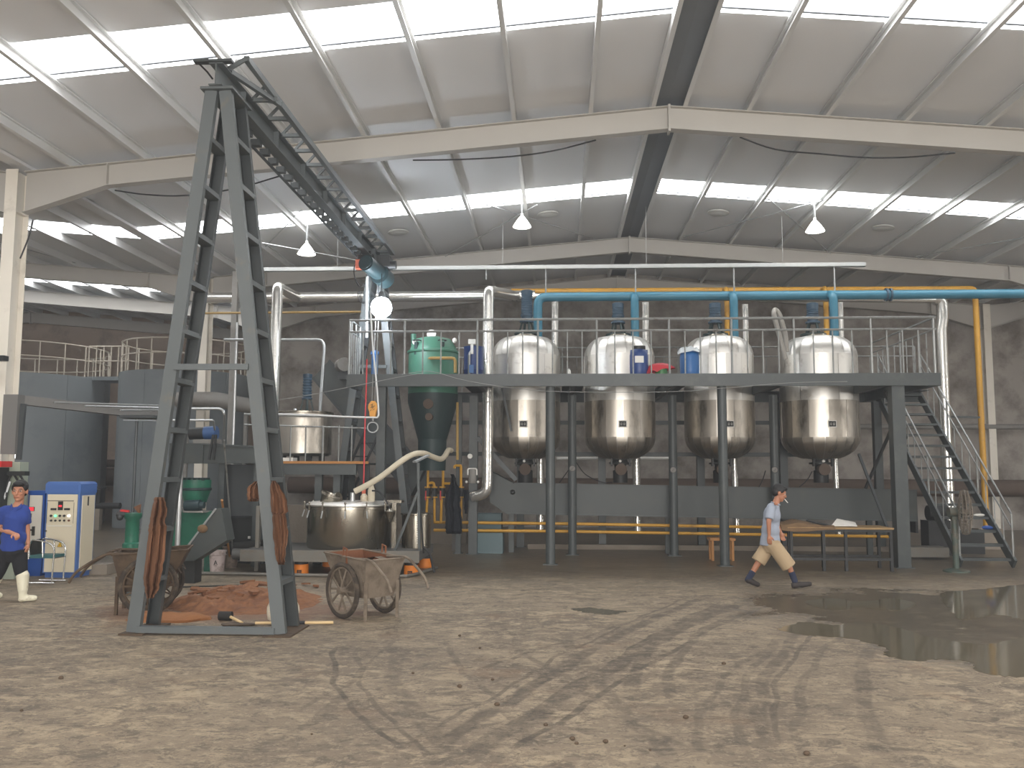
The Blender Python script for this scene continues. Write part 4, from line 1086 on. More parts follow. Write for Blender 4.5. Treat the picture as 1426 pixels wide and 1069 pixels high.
# signal wires strung through the hall
for pts, Y, lab in (([(378, 558), (430, 550), (500, 536), (560, 524), (590, 519)], 17.0, 'thin grey wire rising from the gantry leg to the platform edge'),
                    ([(560, 521), (600, 517), (650, 530), (740, 543), (840, 546), (940, 545), (1010, 540), (1100, 533), (1180, 531)], 17.8, 'thin wire sagging along the front of the platform beam')):
    solo(MB().tube(smooth_path([P(x, y, Y) for x, y in pts], 4), .006, 5), 'wire', 'wire_grey', lab, 'wire')
# ================================================================== SILOS IN THE LEFT NAVE
def silo(cx, cy, r_, h, label):
    t = thing('grey_silo', label, 'silo', (cx, cy, 0), 'grey silos in the left nave')
    n = 10
    MB().lathe([(.001, 0), (r_ - .01, 0), (r_ - .01, h - .02), (.001, h - .02)], (cx, cy, 0), 40).build('shell', 'silo_grey', t)
    for k in range(n):
        a0 = 2 * math.pi * k / n + .1; a1 = a0 + 2 * math.pi / n - .006
        for z0, z1 in ((0.02, h / 2 - .004), (h / 2 + .004, h)):
            strip_arc(r_ - .01, z0, z1, (cx, cy), a0, a1, .014).build('shell_sheet', 'silo_grey', t)
    m = 22
    for k in range(m):
        an = 2 * math.pi * k / m; p = Vector((cx + (r_ - .05) * math.cos(an), cy + (r_ - .05) * math.sin(an), h - .02))
        MB().cyl(p, p + Vector((0, 0, 1.05)), .022, 6).build('rail_post', 'silo_rail', t)
    for z in (1.03, .55):
        MB().torus((cx, cy, h + z), r_ - .05, .02, seg=44, ring=6).build('rail_ring', 'silo_rail', t)
    return t
SYc = 29.5
xr1 = P(137, 600, SYc).x; xl2 = P(172, 600, SYc).x
hs = P(20, 516, SYc - 2.7).z
silo(xr1 - 2.75, SYc, 2.75, hs, 'big round grey silo beside the cream column on the left')
hs2 = P(262, 514, SYc - 2.0).z
silo(xl2 + 2.1, SYc, 2.1, hs2, 'big round grey silo half hidden behind the near gantry leg')
a = P(110, 523, SYc - .5); b_ = P(190, 523, SYc - .5)
wk = thing('walkway', 'railed walkway bridging the two grey silos', 'walkway', ((a.x + b_.x) / 2, SYc, a.z))
MB().box2((xr1 - .3, SYc - .5, a.z - .16), (xl2 + .3, SYc + .5, a.z - .03)).build('walkway_deck', 'silo_grey', wk, smooth=False)
for k in range(6):
    x = xr1 - .2 + (xl2 - xr1 + .4) * k / 5
    MB().cyl((x, SYc - .48, a.z - .03), (x, SYc - .48, a.z + 1.0), .02, 6).build('rail_post', 'silo_rail', wk)
for z in (.5, 1.0): MB().cyl((xr1 - .2, SYc - .48, a.z + z), (xl2 + .2, SYc - .48, a.z + z), .022, 6).build('rail', 'silo_rail', wk)
# big insulated pipe, slope down to the right
lgp = thing('lagged_pipe', 'fat grey lagged pipe passing behind the gantry legs', 'pipe', (P(300, 556, 24.0).x, 24.0, 0))
MB().tube([P(246, 556, 24.0), P(300, 556, 24.0), P(352, 566, 24.0)], .21, 16).build('pipe_run', 'duct_grey', lgp)
for px, py in ((262, 556), (343, 565)):
    a = P(px, py, 24.0); MB().cyl((a.x, 24.0, 0), (a.x, 24.0, a.z - .18), .06, 10).build('prop', 'duct_grey', lgp)
# thin galvanised pipe arch behind the far left vessel
solo(MB().tube(bend_path([P(312, 473, 20.5), P(448, 473, 20.5), P(452, 480, 20.4), P(446, 566, 19.5), P(446, 600, 19.5)], .12, 3), .035, 10), 'thin_pipe', 'galvanised', 'thin silver pipe turning down into the far left vessel', 'pipe')
solo(MB().tube([P(281, 436, 22), P(520, 434, 22)], .03, 8), 'thin_pipe', 'yellow_faded', 'thin pale yellow pipe level under the silver duct on the left', 'pipe')
# thin steel post pair behind the right gantry leg
t = thing('steel_post', 'slim steel post with a thin pipe beside it, behind the gantry leg', 'post', (P(323, 740, 22.5).x, 22.5, 0))
x = P(325, 480, 22.5).x
MB().box2((x - .07, 22.45, 0), (x + .07, 22.6, P(328, 378, 22.5).z)).build('post', 'duct_grey', t, smooth=False)
MB().cyl((x + .14, 22.35, .0), (x + .14, 22.35, P(334, 450, 22.5).z), .04, 8).build('pipe', 'galvanised', t)

# ================================================================== LEFT VESSEL ON ITS STAND
VY = 18.6
vl, vr = P(384, 600, VY), P(461, 600, VY); vx = (vl.x + vr.x) / 2; vrad = (vr.x - vl.x) / 2
zt, zb_ = P(420, 573, VY - vrad).z, P(420, 634, VY - vrad).z
st2 = thing('vessel_stand', 'grey steel stand with a rusty plank edge under the far left vessel', 'stand', (vx, VY, 0))
PYf = 17.6; zp = P(440, 644, PYf).z
xl_, xr_2 = P(352, 648, PYf).x, P(513, 648, PYf).x
MB().box2((xl_, PYf - .03, zp - .02), (xr_2, PYf + .03, zp + .03)).build('edge_plank', 'wood_orange', st2, smooth=False)
MB().box2((xl_, PYf + .03, zp - .03), (xr_2, 19.7, zp)).build('deck_plate', 'deck_dark', st2, smooth=False)
MB().box2((xl_, PYf, zp - .24), (xr_2 - .25, PYf + .1, zp - .03)).build('edge_beam', 'steel_grey', st2, smooth=False)
for px in (362, 440, 466):
    x = P(px, 700, PYf).x
    MB().box2((x - .07, PYf + .12, 0), (x + .07, PYf + .26, zp - .03)).build('leg', 'steel_grey', st2, smooth=False)
for px in (380, 490):
    x = P(px, 700, 19.5).x
    MB().box2((x - .06, 19.4, 0), (x + .06, 19.52, zp - .03)).build('leg', 'steel_grey', st2, smooth=False)
x = P(500, 660, PYf).x
MB().prism([(x - .1, PYf + .12, zp - .04), (x + .18, PYf + .12, zp - .04), (x + .18, PYf + .12, zp - .9)], (0, .05, 0)).build('gusset', 'motor_dark', st2, smooth=False)
for py, rr in ((577.5, .022), (592, .016)):
    MB().cyl(P(340, py - 1, PYf), P(510, py + 4, PYf), rr, 8).build('rail', 'rail_pipe', st2)
for px in (376, 405, 426, 450, 472, 490): MB().cyl((P(px, 600, PYf).x, PYf + .0, zp + .03), (P(px, 600, PYf).x, PYf, P(px, 592, PYf).z), .016 if px != 450 else .024, 6).build('baluster', 'rail_pipe', st2)
v = thing('stainless_vessel', 'short stainless steel vessel with a blue agitator on the rust edged stand', 'vessel', (vx, VY, zb_))
MB().lathe([(.001, zb_), (vrad * .9, zb_), (vrad, zb_ + .05), (vrad, zt), (vrad - .03, zt + .03), (.001, zt + .05)], (vx, VY, 0), 40).build('shell', 'stainless_low', v)
MB().lathe([(vrad + .002, zt - .02), (vrad + .03, zt - .01), (vrad + .03, zt + .02), (vrad, zt + .03)], (vx, VY, 0), 40).build('rim', 'kettle_steel', v)
fb = MB()
for k in range(4):
    an = k * math.pi / 2 + .6; fb.box((vx + vrad * .7 * math.cos(an), VY + vrad * .7 * math.sin(an), (zb_ + zp) / 2), (.1, .1, zb_ - zp + .02))
for k in range(4):
    an = k * math.pi / 2 + .6; MB().box((vx + vrad * .7 * math.cos(an), VY + vrad * .7 * math.sin(an), (zb_ + zp) / 2), (.1, .1, zb_ - zp + .02)).build('foot', 'motor_dark', v, smooth=False)
mx = P(428, 540, VY).x; z1 = P(428, 521, VY).z; z0 = P(428, 556, VY).z
for k in range(4):
    an = k * math.pi / 2 + .4; MB().bar((mx + .14 * math.cos(an), VY + .14 * math.sin(an), zt + .04), (mx + .08 * math.cos(an), VY + .08 * math.sin(an), z0), .03, .03).build('drive_strut', 'vessel_green_dark', v, smooth=False)
pr = [(.001, z0), (.11, z0), (.11, z0 + .03)]; zz = z0 + .05
while zz < z1 - .08: pr += [(.085, zz), (.1, zz + .01), (.1, zz + .03), (.085, zz + .04)]; zz += .06
pr += [(.1, z1 - .06), (.1, z1), (.001, z1 + .02)]
MB().lathe(pr, (mx, VY, 0), 18).build('agitator_motor', 'motor_blue', v)
MB().ball(P(411, 571, VY - .4), .04, 10, 6).build('vent_cap', 'galvanised', v)
solo(MB().box2((P(383, 640, 17.9).x, 17.7, zp), (P(412, 640, 17.9).x, 18.0, zp + .1)), 'foam_sheet', 'white_label', 'white sheet lying under the far left vessel', 'sheet')
# dark ladder leaning by the stand
ld = thing('ladder', 'dark steel ladder leaning up beside the vessel stand', 'ladder', P(490, 700, 20.6) * 1.0)
for dx in (0, .35):
    a, b_ = P(487, 645, 20.6), P(508, 598, 20.6)
    d = (b_ - a); a = a - d * (a.z / d.z)
    MB().bar(a + Vector((dx, .1, 0)), b_ + Vector((dx, .1, 0)), .05, .05).build('side_rail', 'motor_dark', ld, smooth=False)
    for k in range(1, 9):
        if dx == 0: MB().cyl(a.lerp(b_, k / 9) + Vector((0, .1, 0)), a.lerp(b_, k / 9) + Vector((.35, .1, 0)), .018, 6).build('rung', 'motor_dark', ld)
# inclined grey conveyor behind the far gantry frame
ic = thing('inclined_conveyor', 'wide grey enclosed conveyor slanting down from the platform end', 'conveyor', P(560, 740, 21.9))
IY = 21.6
q = [P(457, 503, IY), P(590, 655, IY), P(572, 690, IY), P(436, 526, IY)]
MB().prism(q, (0, .7, 0)).build('casing', 'trough_grey', ic, smooth=False)
MB().bar(q[0] + Vector((.03, -.03, .02)), q[1] + Vector((.03, -.03, .02)), .06, .05, (0, 1, 0)).build('casing_flange', 'gantry_dark', ic, smooth=False)
MB().bar(q[3] + Vector((.0, -.03, 0)), q[2] + Vector((.0, -.03, 0)), .05, .05, (0, 1, 0)).build('casing_flange', 'gantry_dark', ic, smooth=False)
p = P(478, 509, IY - .1); MB().cyl(p + Vector((-.05, 0, 0)), p + Vector((.1, -.3, .0)), .17, 18).build('drive_motor', 'duct_grey', ic)
MB().box2((p.x - .1, IY - .2, p.z - .35), (p.x + .3, IY + .2, p.z - .12)).build('motor_bracket', 'gantry_dark', ic, smooth=False)
for px in (500, 575):
    x = P(px, 700, IY).x; k = (px - 457) / 133
    MB().box2((x - .05, IY + .2, 0), (x + .05, IY + .3, max(.3, q[3].z + (q[2].z - q[3].z) * (px - 436) / 136))).build('leg', 'steel_grey', ic, smooth=False)

# ================================================================== LEFT MACHINES BEHIND THE NEAR GANTRY LEG
MYf = 17.0
cv = thing('box_conveyor', 'grey box conveyor raised on legs behind the near gantry frame', 'conveyor', (P(310, 760, MYf).x, MYf + .3, 0))
a, b_ = P(236, 617, MYf), P(282, 645, MYf)
MB().box2((a.x, MYf, b_.z), (b_.x, MYf + .6, a.z)).build('head_box', 'trough_grey', cv, smooth=False)
c, d = P(283, 618, MYf + .05), P(362, 645, MYf + .05)
c2 = P(362, 622, MYf + .05)
MB().prism([(c.x, MYf + .05, d.z), (d.x, MYf + .05, d.z), (d.x, MYf + .05, c2.z), (c.x, MYf + .05, c.z)], (0, .6, 0)).build('trough', 'trough_grey', cv, smooth=False)
MB().bar((c.x, MYf + .03, c.z), (d.x, MYf + .03, c2.z), .05, .03).build('rim_flange', 'steel_grey', cv, smooth=False)
for px in (237, 307, 356): 
    x = P(px, 700, MYf + .2).x; MB().box2((x - .06, MYf + .2, 0), (x + .06, MYf + .32, d.z)).build('leg', 'steel_grey', cv, smooth=False)
p0, p1 = P(265, 604, MYf + .2), P(302, 602, MYf + .2)
mo = MB().cyl(p0, p0.lerp(p1, .55), .12, 18).build('drive_motor', 'motor_dark', cv)
MB().cyl(p0.lerp(p1, .55), p1, .13, 18).build('gearbox', 'motor_bright', cv)
MB().box2((p0.x + .1, MYf + .1, a.z + .0), (p1.x + .05, MYf + .35, p0.z - .11)).build('motor_plate', 'duct_grey', cv, smooth=False)
mb = MB()
for k in range(2):
    mb.bar(P(301 - k * 4, 605, MYf - .05), P(297 - k * 6, 640, MYf - .05), .04, .03, (0, 1, 0))
mb.build('chain_guard', 'motor_dark', cv, smooth=False)
# dark box housing under the trough
hx0, hx1 = P(309, 700, MYf + .7).x, P(357, 700, MYf + .7).x
hs_ = thing('dark_hopper', 'dark steel housing below the box conveyor', 'hopper', ((hx0 + hx1) / 2, MYf + 1.1, 0))
MB().box2((hx0, MYf + .75, .95), (hx1, MYf + 1.5, d.z - .02)).build('upper_casing', 'gantry_dark', hs_, smooth=False)
MB().box2((hx0 + .02, MYf + .77, .0), (hx1 - .02, MYf + 1.5, .9)).build('lower_casing', 'motor_dark', hs_, smooth=False)
MB().box2((hx0 - .02, MYf + .72, .9), (hx1 + .02, MYf + 1.52, .95)).build('flange', 'black_plastic', hs_, smooth=False)
p = P(347, 748, MYf + .76); MB().box((p.x, MYf + .76, p.z), (.05, .02, .05)).build('tag', 'white_label', hs_, smooth=False)
# oil press
ox = P(272, 700, MYf - .5).x; OY = MYf - .5
op = thing('oil_press', 'dark green press machine with hopper and motor, by the grey chute', 'press', (ox, OY, 0))
r1 = (P(292, 680, OY).x - P(252, 680, OY).x) / 2
z = lambda py: P(272, py, OY - .2).z
MB().lathe([(.001, z(700)), (r1 * .72, z(700)), (r1, z(682)), (r1, z(668)), (r1 - .02, z(668)), (r1 - .03, z(680)), (.001, z(690))], (ox, OY, 0), 28).build('hopper', 'press_green', op)
MB().lathe([(r1 + .002, z(683)), (r1 + .015, z(682)), (r1 + .015, z(680)), (r1 + .002, z(679))], (ox, OY, 0), 28).build('hopper_band', 'vessel_green_dark', op)
MB().box2((ox - .35, OY - .25, .3), (ox + .42, OY + .3, z(712))).build('body', 'press_green', op, smooth=False)
p = P(258, 704, OY - .4); q_ = P(279, 703, OY - .4)
mm = MB().cyl(p, q_, .1, 16); mm.cyl(q_, q_ + Vector((.08, 0, 0)), .06, 12); mm.build('motor', 'hoist_teal', op)
MB().box2((p.x, OY - .5, p.z - .12), (q_.x + .1, OY - .25, p.z - .09)).build('motor_plate', 'duct_grey', op, smooth=False)
for sx in (-.35, .35): MB().box2((ox + sx - .06, OY - .2, 0), (ox + sx + .06, OY + .25, .3)).build('foot', 'press_green', op, smooth=False)
for k in range(5): MB().box((ox - .2 + .1 * k, OY - .05, z(667)), (.05, .3, .05)).build('hopper_bar', 'vessel_green_dark', op, smooth=False)
x0, x1 = P(229, 740, OY + .1).x, P(262, 740, OY + .1).x
solo(MB().box2((x0, OY + .4, .25), (x1, OY + .75, P(245, 707, OY + .4).z)), 'steel_box', 'duct_grey', 'plain grey steel box standing left of the green press', 'box')
# grey chute
ch = thing('discharge_chute', 'grey enclosed chute sloping to the floor beside the buckets', 'chute', (P(270, 785, 14.6).x, 14.6, 0))
CY = 14.55
poly = [P(254, 781, CY), P(270, 781, CY), P(316, 752, CY), P(308, 708, CY), P(301, 708, CY), P(256, 768, CY)]
pm_ = P(254, 781, CY).z
poly = [Vector((p.x, CY, p.z - min(0, 0))) for p in poly]
MB().prism(poly, (0, .36, 0)).build('chute_body', 'trough_grey', ch, smooth=False)
MB().bar(Vector((poly[5].x, CY - .01, poly[5].z)), Vector((poly[4].x, CY - .01, poly[4].z)), .03, .03, (0, 1, 0)).build('edge_strip', 'galvanised', ch, smooth=False)
MB().box2((poly[0].x - .02, CY + .05, 0), (poly[1].x, CY + .34, poly[0].z + .02)).build('chute_foot', 'motor_dark', ch, smooth=False)
solo(MB().ball(P(282, 736, CY - .03), (.09, .05, .07), 10, 7), 'rag', 'burlap', 'small buff rag stuck on the sloping chute', 'rag')
# green pillar vice stand behind the leg
VX = P(184, 740, 13.2).x
vc = thing('pillar_pump', 'green pillar machine with a crank arm behind the left barrow', 'pump', (VX, 13.2, 0))
MB().box2((VX - .09, 13.1, 0), (VX + .09, 13.3, .68)).build('pillar', 'steel_grey', vc, smooth=False)
zz0 = .68; zt_ = P(184, 714, 13.2).z
MB().lathe([(.001, zz0), (.13, zz0), (.13, zz0 + .08), (.1, zz0 + .1), (.1, zt_ - .1), (.13, zt_ - .06), (.13, zt_), (.001, zt_ + .01)], (VX, 13.2, 0), 20).build('body', 'press_green', vc)
MB().cyl((VX, 13.15, zt_ - .03), (VX - .2, 13.1, zt_ - .01), .04, 10).build('crank_arm', 'motor_dark', vc)
MB().ball(P(167, 720, 13.1), (.05, .05, .05), 10, 6).build('crank_knob', 'motor_dark', vc)
MB().bar(P(168, 711, 13.15), P(180, 712, 13.15), .03, .04).build('red_lever', 'red_paint', vc, smooth=False)
solo(MB().prism([P(186, 706, 13.2) + Vector((0, 0, 0)), P(195, 702, 13.2), P(194, 716, 13.2)], (0, .04, 0)), 'rag', 'cloth_brown', 'brown rag scrap on the green pillar machine', 'rag')
# pipe frame with the white upright
pf = thing('pipe_stand', 'galvanised pipe upright with bent tops standing at the box conveyor', 'pipe', (P(250, 790, 15.9).x, 15.9, 0))
MB().tube(bend_path([P(248, 780, 15.9) * 1.0, P(252, 569, 15.9), P(309, 569, 15.9), P(313, 577, 15.9), P(311, 616, 16.9)], .09, 4), .025, 8).build('tall_pipe', 'galvanised', pf)
b0 = P(248, 740, 15.9)
MB().cyl((b0.x, 15.9, 0), (b0.x, 15.9, P(250, 606, 15.9).z), .05, 10).build('upright', 'galvanised', pf)
MB().tube(bend_path([P(230, 585, 15.95), P(297, 585, 15.95), P(299, 598, 16.4)], .06, 4), .02, 8).build('short_pipe', 'galvanised', pf)
solo(MB().cyl(P(312, 612, 15.6), FL(326, 790), .016, 6), 'thin_rod', 'rail_pipe', 'thin bare rod leaning from the box conveyor to the floor', 'rod')
# long jib with pipes at the far left
jb = thing('feed_duct', 'grey rectangular duct rising from the control box and reaching right', 'duct', P(18, 640, 14.95))
JY = 14.95
q = [P(7, 552, JY), P(13, 549, JY), P(30, 549, JY), P(50, 552, JY), P(220, 577, 17.0)]
MB().box2((P(2, 600, JY).x, JY, P(10, 632, JY).z), (P(22, 600, JY).x, JY + .2, P(10, 549, JY).z)).build('upright_duct', 'jib_grey', jb, smooth=False)
MB().bar(P(22, 556, JY + .2), P(222, 579, 17.2), .2, .16).build('level_duct', 'jib_grey', jb, smooth=False)
for k, (x0, y0_, x1, y1_) in enumerate(((75, 560, 240, 565), (118, 565, 240, 568), (168, 571, 240, 571))):
    MB().cyl(P(x0, y0_, JY + .1 + k * .1), P(x1, y1_, 17.1), .018, 6).build('thin_pipe', 'galvanised', jb)
MB().bar(P(33, 562, JY + .1), P(26, 640, JY + .1), .08, .06, (0, 1, 0)).build('strut', 'gantry_dark', jb, smooth=False)
MB().cyl(P(26, 562, JY + .1), P(21, 638, JY + .1), .02, 6).build('strut_pipe', 'galvanised', jb)
x = P(190, 600, 16.6).x
MB().cyl((x, 16.6, 0), (x, 16.6, P(190, 583, 16.6).z), .03, 8).build('prop', 'gantry_dark', jb)
MB().box2((P(170, 578, 16.6).x, 16.5, P(190, 582, 16.6).z), (P(218, 578, 16.6).x, 17.1, P(190, 578, 16.6).z)).build('prop_head', 'gantry_dark', jb, smooth=False)
MB().cyl(P(172, 585, 16.4), P(218, 585.5, 16.4), .016, 6).build('thin_pipe', 'galvanised', jb)
# control box far left
cb = thing('control_box', 'grey green machine head with black cables and a red band, far left', 'machine', Vector((P(14, 700, 14.9).x, 15.0, 0)))
MB().box2((P(-12, 700, 14.9).x, 14.9, 0), (P(25, 700, 14.9).x, 15.15, P(20, 643, 14.9).z)).build('body', 'machine_greygreen', cb, smooth=False)
MB().box2((P(-30, 700, 14.8).x, 14.6, 0), (P(6, 700, 14.8).x, 14.88, P(20, 651, 14.7).z)).build('dark_front', 'motor_dark', cb, smooth=False)
MB().box2((P(-30, 700, 14.8).x, 14.58, P(20, 650, 14.7).z), (P(10, 700, 14.8).x, 14.88, P(20, 642, 14.7).z)).build('red_band', 'red_paint', cb, smooth=False)
MB().box2((P(12, 657, 14.8).x, 14.75, P(20, 662, 14.8).z), (P(37, 657, 14.8).x, 14.89, P(20, 656, 14.8).z)).build('cable_bracket', 'motor_dark', cb, smooth=False)
for pts, m in (([(17, 658), (12, 668), (9, 680), (9, 690)], 'cable_black'), ([(18, 658), (24, 668)], 'cable_black'), ([(27, 660), (33, 670)], 'cable_black'), ([(14, 670), (10, 682), (5, 695)], 'cable_white')):
    MB().tube(smooth_path([P(x, y, 14.8) for x, y in pts], 4), .018, 6).build('cable', m, cb)

# ================================================================== CABINETS
def cabinet(name, label, x0, x1, yf, depth, h, body, face, over):
    t = thing(name, label, 'cabinet', ((x0 + x1) / 2, yf + depth / 2, 0)); ang = 0
    MB().box2((x0, yf, .08), (x1, yf + depth, h - (.2 if over else .06))).build('body', body, t, smooth=False)
    MB().box2((x0 + .03, yf + .03, 0), (x1 - .03, yf + depth - .03, .08)).build('plinth', body, t, smooth=False)
    if over:
        mb = MB(); z0 = h - .2
        mb.prism([(x0 - .015, yf - .015, z0), (x1 + .015, yf - .015, z0), (x1 + .015, yf - .015, h - .04), (x1 - .03, yf - .015, h), (x0 + .03, yf - .015, h), (x0 - .015, yf - .015, h - .04)], (0, depth + .03, 0))
        mb.build('top_hood', body, t, smooth=False)
        for k in range(4):
            z = z0 + .04 + .03 * k; MB().box2((x0 + .04, yf - .022, z), (x1 - .04, yf - .012, z + .012)).build('louvre', body, t, smooth=False)
    else:
        MB().box2((x0 - .01, yf - .01, h - .06), (x1 + .01, yf + depth, h)).build('top_rim', body, t, smooth=False)
    d = MB().box2((x0 + .035, yf - .02, .1 if over else .32), (x1 - .035, yf, h - (.22 if over else .08))).build('door', face, t, smooth=False)
    return t, d
CFY = 15.15
cx0, cx1 = P(62, 740, CFY).x, P(109, 740, CFY).x
ch_ = P(85, 670.5, CFY).z
cab, door = cabinet('control_cabinet', 'cream and blue control cabinet with lit buttons, nearer the gantry', cx0, cx1, CFY, .52, ch_, 'cab_blue', 'cab_cream', True)
MB().box2((cx1 - .0, CFY + .07, .1), (cx1 + .02, CFY + .47, ch_ - .24)).build('side_panel', 'cab_cream', cab, smooth=False)
MB().box2((cx1 + .02, CFY + .22, ch_ - .42), (cx1 + .03, CFY + .25, ch_ - .26)).build('side_latch', 'print_black', cab, smooth=False)
def on(px, py, w_, h_, m, name, par, d=.01, Yf=None, seg=0):
    Yq = (CFY - .02) if Yf is None else Yf
    p = P(px, py, Yq)
    if seg: return MB().cyl((p.x, Yq, p.z), (p.x, Yq - d, p.z), w_ / 2, seg).build(name, m, par)
    return MB().box2((p.x - w_ / 2, Yq - d, p.z - h_ / 2), (p.x + w_ / 2, Yq, p.z + h_ / 2)).build(name, m, par, smooth=False)
on(84.5, 697, .47, .014, 'print_grey', 'lettering', door, .004)
on(84.5, 704, .085, .15, 'print_black', 'display', door, .012)
on(84.5, 704.3, .05, .03, 'led_red', 'display_digits', door, .015)
on(74.7, 708.7, .1, .035, 'print_black', 'meter', door, .01); on(93.5, 708.7, .1, .035, 'print_black', 'meter', door, .01)
for i, px in enumerate((71.5, 77.5, 83.7, 89.8, 96.2)):
    on(px, 718, .042, 0, ('knob_dark', 'led_green', 'knob_dark', 'knob_dark', 'led_white')[i], 'indicator', door, .02, seg=12)
    on(px, 724.5, .034, 0, ('knob_dark',) * 4 + ('rust_tray',) if False else ('knob_dark' if i < 4 else 'rust_tray'), 'button', door, .02, seg=12)
on(83, 732, .44, .012, 'white_label', 'panel_edge', door, .006)
for px in (65.5, 102.5): on(px, 714, .006, .36, 'print_grey', 'panel_edge', door, .004)
on(64, 739, .03, 0, 'knob_dark', 'lock', door, .012, seg=10)
p = P(83.5, 758, CFY - .02)
tri = MB().prism([(p.x - .05, p.y, p.z - .042), (p.x + .05, p.y, p.z - .042), (p.x, p.y, p.z + .048)], (0, -.005, 0)).build('warning_sign', 'print_black', door, smooth=False)
MB().prism([(p.x - .04, p.y - .004, p.z - .037), (p.x + .04, p.y - .004, p.z - .037), (p.x, p.y - .004, p.z + .036)], (0, -.005, 0)).build('warning_field', 'warn_yellow', door, smooth=False)
MB().prism([(p.x + .008, p.y - .009, p.z + .018), (p.x - .010, p.y - .009, p.z - .008), (p.x + .001, p.y - .009, p.z - .008), (p.x - .006, p.y - .009, p.z - .028), (p.x + .012, p.y - .009, p.z - .002), (p.x + .001, p.y - .009, p.z - .002)], (0, -.003, 0)).build('bolt_symbol', 'print_black', door, smooth=False)
C2 = 15.35
c2a, c2b = P(37, 740, C2).x, P(60, 740, C2).x; c2h = P(45, 683, C2).z
cab2, door2 = cabinet('control_cabinet', 'deep blue and white cabinet with a red display, behind the man in the blue polo', c2a, c2b, C2, .6, c2h, 'cab_deepblue', 'cab_white', False)
on(44, 708.5, .085, .06, 'led_red', 'display', door2, .012, C2 - .02); on(44, 708.5, .11, .075, 'print_black', 'display_frame', door2, .008, C2 - .02)
on(41.5, 717.5, .07, .07, 'knob_dark', 'switch', door2, .02, C2 - .02); on(47, 739, .04, .16, 'knob_dark', 'door_handle', door2, .03, C2 - .02); on(44, 737.5, .09, .025, 'knob_dark', 'handle_lever', door2, .05, C2 - .02)
# chair
CHY = 13.9
cc = P(65, 790, CHY); 
cr_ = thing('chair', 'tubular chrome chair with a teal seat, beside the cream cabinet', 'chair', FL(56, 813))
c0 = FL(56, 813)
def cp(dx, dy, z): return Vector((c0.x + dx, c0.y + dy, z))
MB().box((c0.x + .0, c0.y + .17, .44), (.40, .34, .05)).build('seat', 'chair_teal', cr_, smooth=False)
MB().prism([cp(-.24, .02, .48), cp(-.25, .02, .68), cp(-.2, .02, .71), cp(-.2, .02, .46)], (0, .3, 0)).build('backrest', 'black_plastic', cr_, smooth=False)
for yy in (.0, .34):
    MB().tube(bend_path([cp(-.22, yy, .02), cp(.24, yy, .02)], .05), .014, 8).build('floor_tube', 'chrome', cr_)
    MB().tube(bend_path([cp(.19, yy, .02), cp(.21, yy, .64), cp(-.05, yy, .70), cp(-.22, yy, .72), cp(-.22, yy, .4)], .14, 5), .014, 8).build('arm_tube', 'chrome', cr_)
    MB().tube([cp(.02, yy, .43), cp(.0, yy, .68)], .012, 8).build('arm_support', 'chrome', cr_)
MB().tube([cp(.21, 0, .42), cp(.21, .34, .42)], .012, 8).build('cross_tube', 'chrome', cr_)
MB().tube([cp(-.22, 0, .42), cp(-.22, .34, .42)], .012, 8).build('cross_tube', 'chrome', cr_)
# concrete blocks behind the cabinets
for k, (px, py, s, lab) in enumerate(((135, 800, .36, 'grey concrete block on the floor right of the cream cabinet'), (158, 722, .9, 'pale concrete plinth at the foot of the silo gap'))):
    p = FL(px, py); solo(MB().box2((p.x - s / 2, p.y, 0), (p.x + s / 2, p.y + s, s * .5)), 'concrete_block', 'concrete_block', lab, 'block')
p = FL(136, 742)
vt = thing('floor_valve', 'dark hand valve on a low pipe between the silos', 'valve', (P(137, 700, 27).x, 27, 0))
x = P(137, 700, 27).x
MB().cyl((x - .6, 27, .75), (x + .7, 27, .75), .1, 10).build('pipe', 'motor_dark', vt); MB().cyl((x, 27, .7), (x, 27, 1.25), .07, 10).build('stem', 'motor_dark', vt)
MB().torus((x, 27, 1.3), .2, .03, seg=16, ring=6).build('wheel', 'motor_dark', vt)
MB().box2((x - .1, 26.9, 0), (x + .1, 27.1, .66)).build('support', 'concrete_block', vt, smooth=False)
# ================================================================== KETTLE ON ITS SKID
KY = 16.75
kl, kr = P(429.5, 735, KY), P(543, 735, KY); kx = (kl.x + kr.x) / 2; kr_ = (kr.x - kl.x) / 2
SKF = 15.9
zs0, zs1 = P(480, 780, SKF).z, P(480, 767, SKF).z
sk = thing('skid', 'pale steel skid on orange feet carrying the kettle', 'skid', (P(495, 790, SKF).x, KY, 0))
sxl, sxr = P(335, 772, SKF).x, P(584, 772, SKF).x
MB().box2((sxl, SKF, zs0), (sxr, 17.65, zs1)).build('platform', 'lead_pipe', sk, smooth=False)
MB().box2((sxl, SKF - .03, zs0 - .03), (sxr, SKF, zs1 + .01)).build('front_channel', 'metal_channel', sk, smooth=False)
for px, y in ((417, 15.95), (571, 15.95), (456, 17.3), (590, 17.2)):
    x = P(px, 790, y).x
    ft = MB().lathe([(.001, 0), (.13, 0), (.13, .18), (.001, .18)], (x, y + .12, 0), 18).build('foot', 'orange_foot', sk)
    MB().lathe([(.12, .18), (.12, zs0), (.001, zs0)], (x, y + .12, 0), 18).build('foot_collar', 'motor_dark', ft)
    if y < 16:
        mk = MB()
        for dx in (-.03, 0, .03): mk.box((x + dx, y - .012, .05), (.02, .01, .045))
        mk.box((x, y - .012, .078), (.085, .01, .012)); mk.build('lettering', 'print_black', ft, smooth=False)
kt = thing('kettle', 'round stainless steel kettle with clamped lid on the skid', 'kettle', (kx, KY, zs1))
zr = P(483, 706, KY - kr_).z; ztop = P(483, 699, KY - kr_ * .6).z
MB().lathe([(.001, zs1), (kr_ * .97, zs1), (kr_, zs1 + .04), (kr_, zr), (.001, zr)], (kx, KY, 0), 48).build('body', 'kettle_steel', kt)
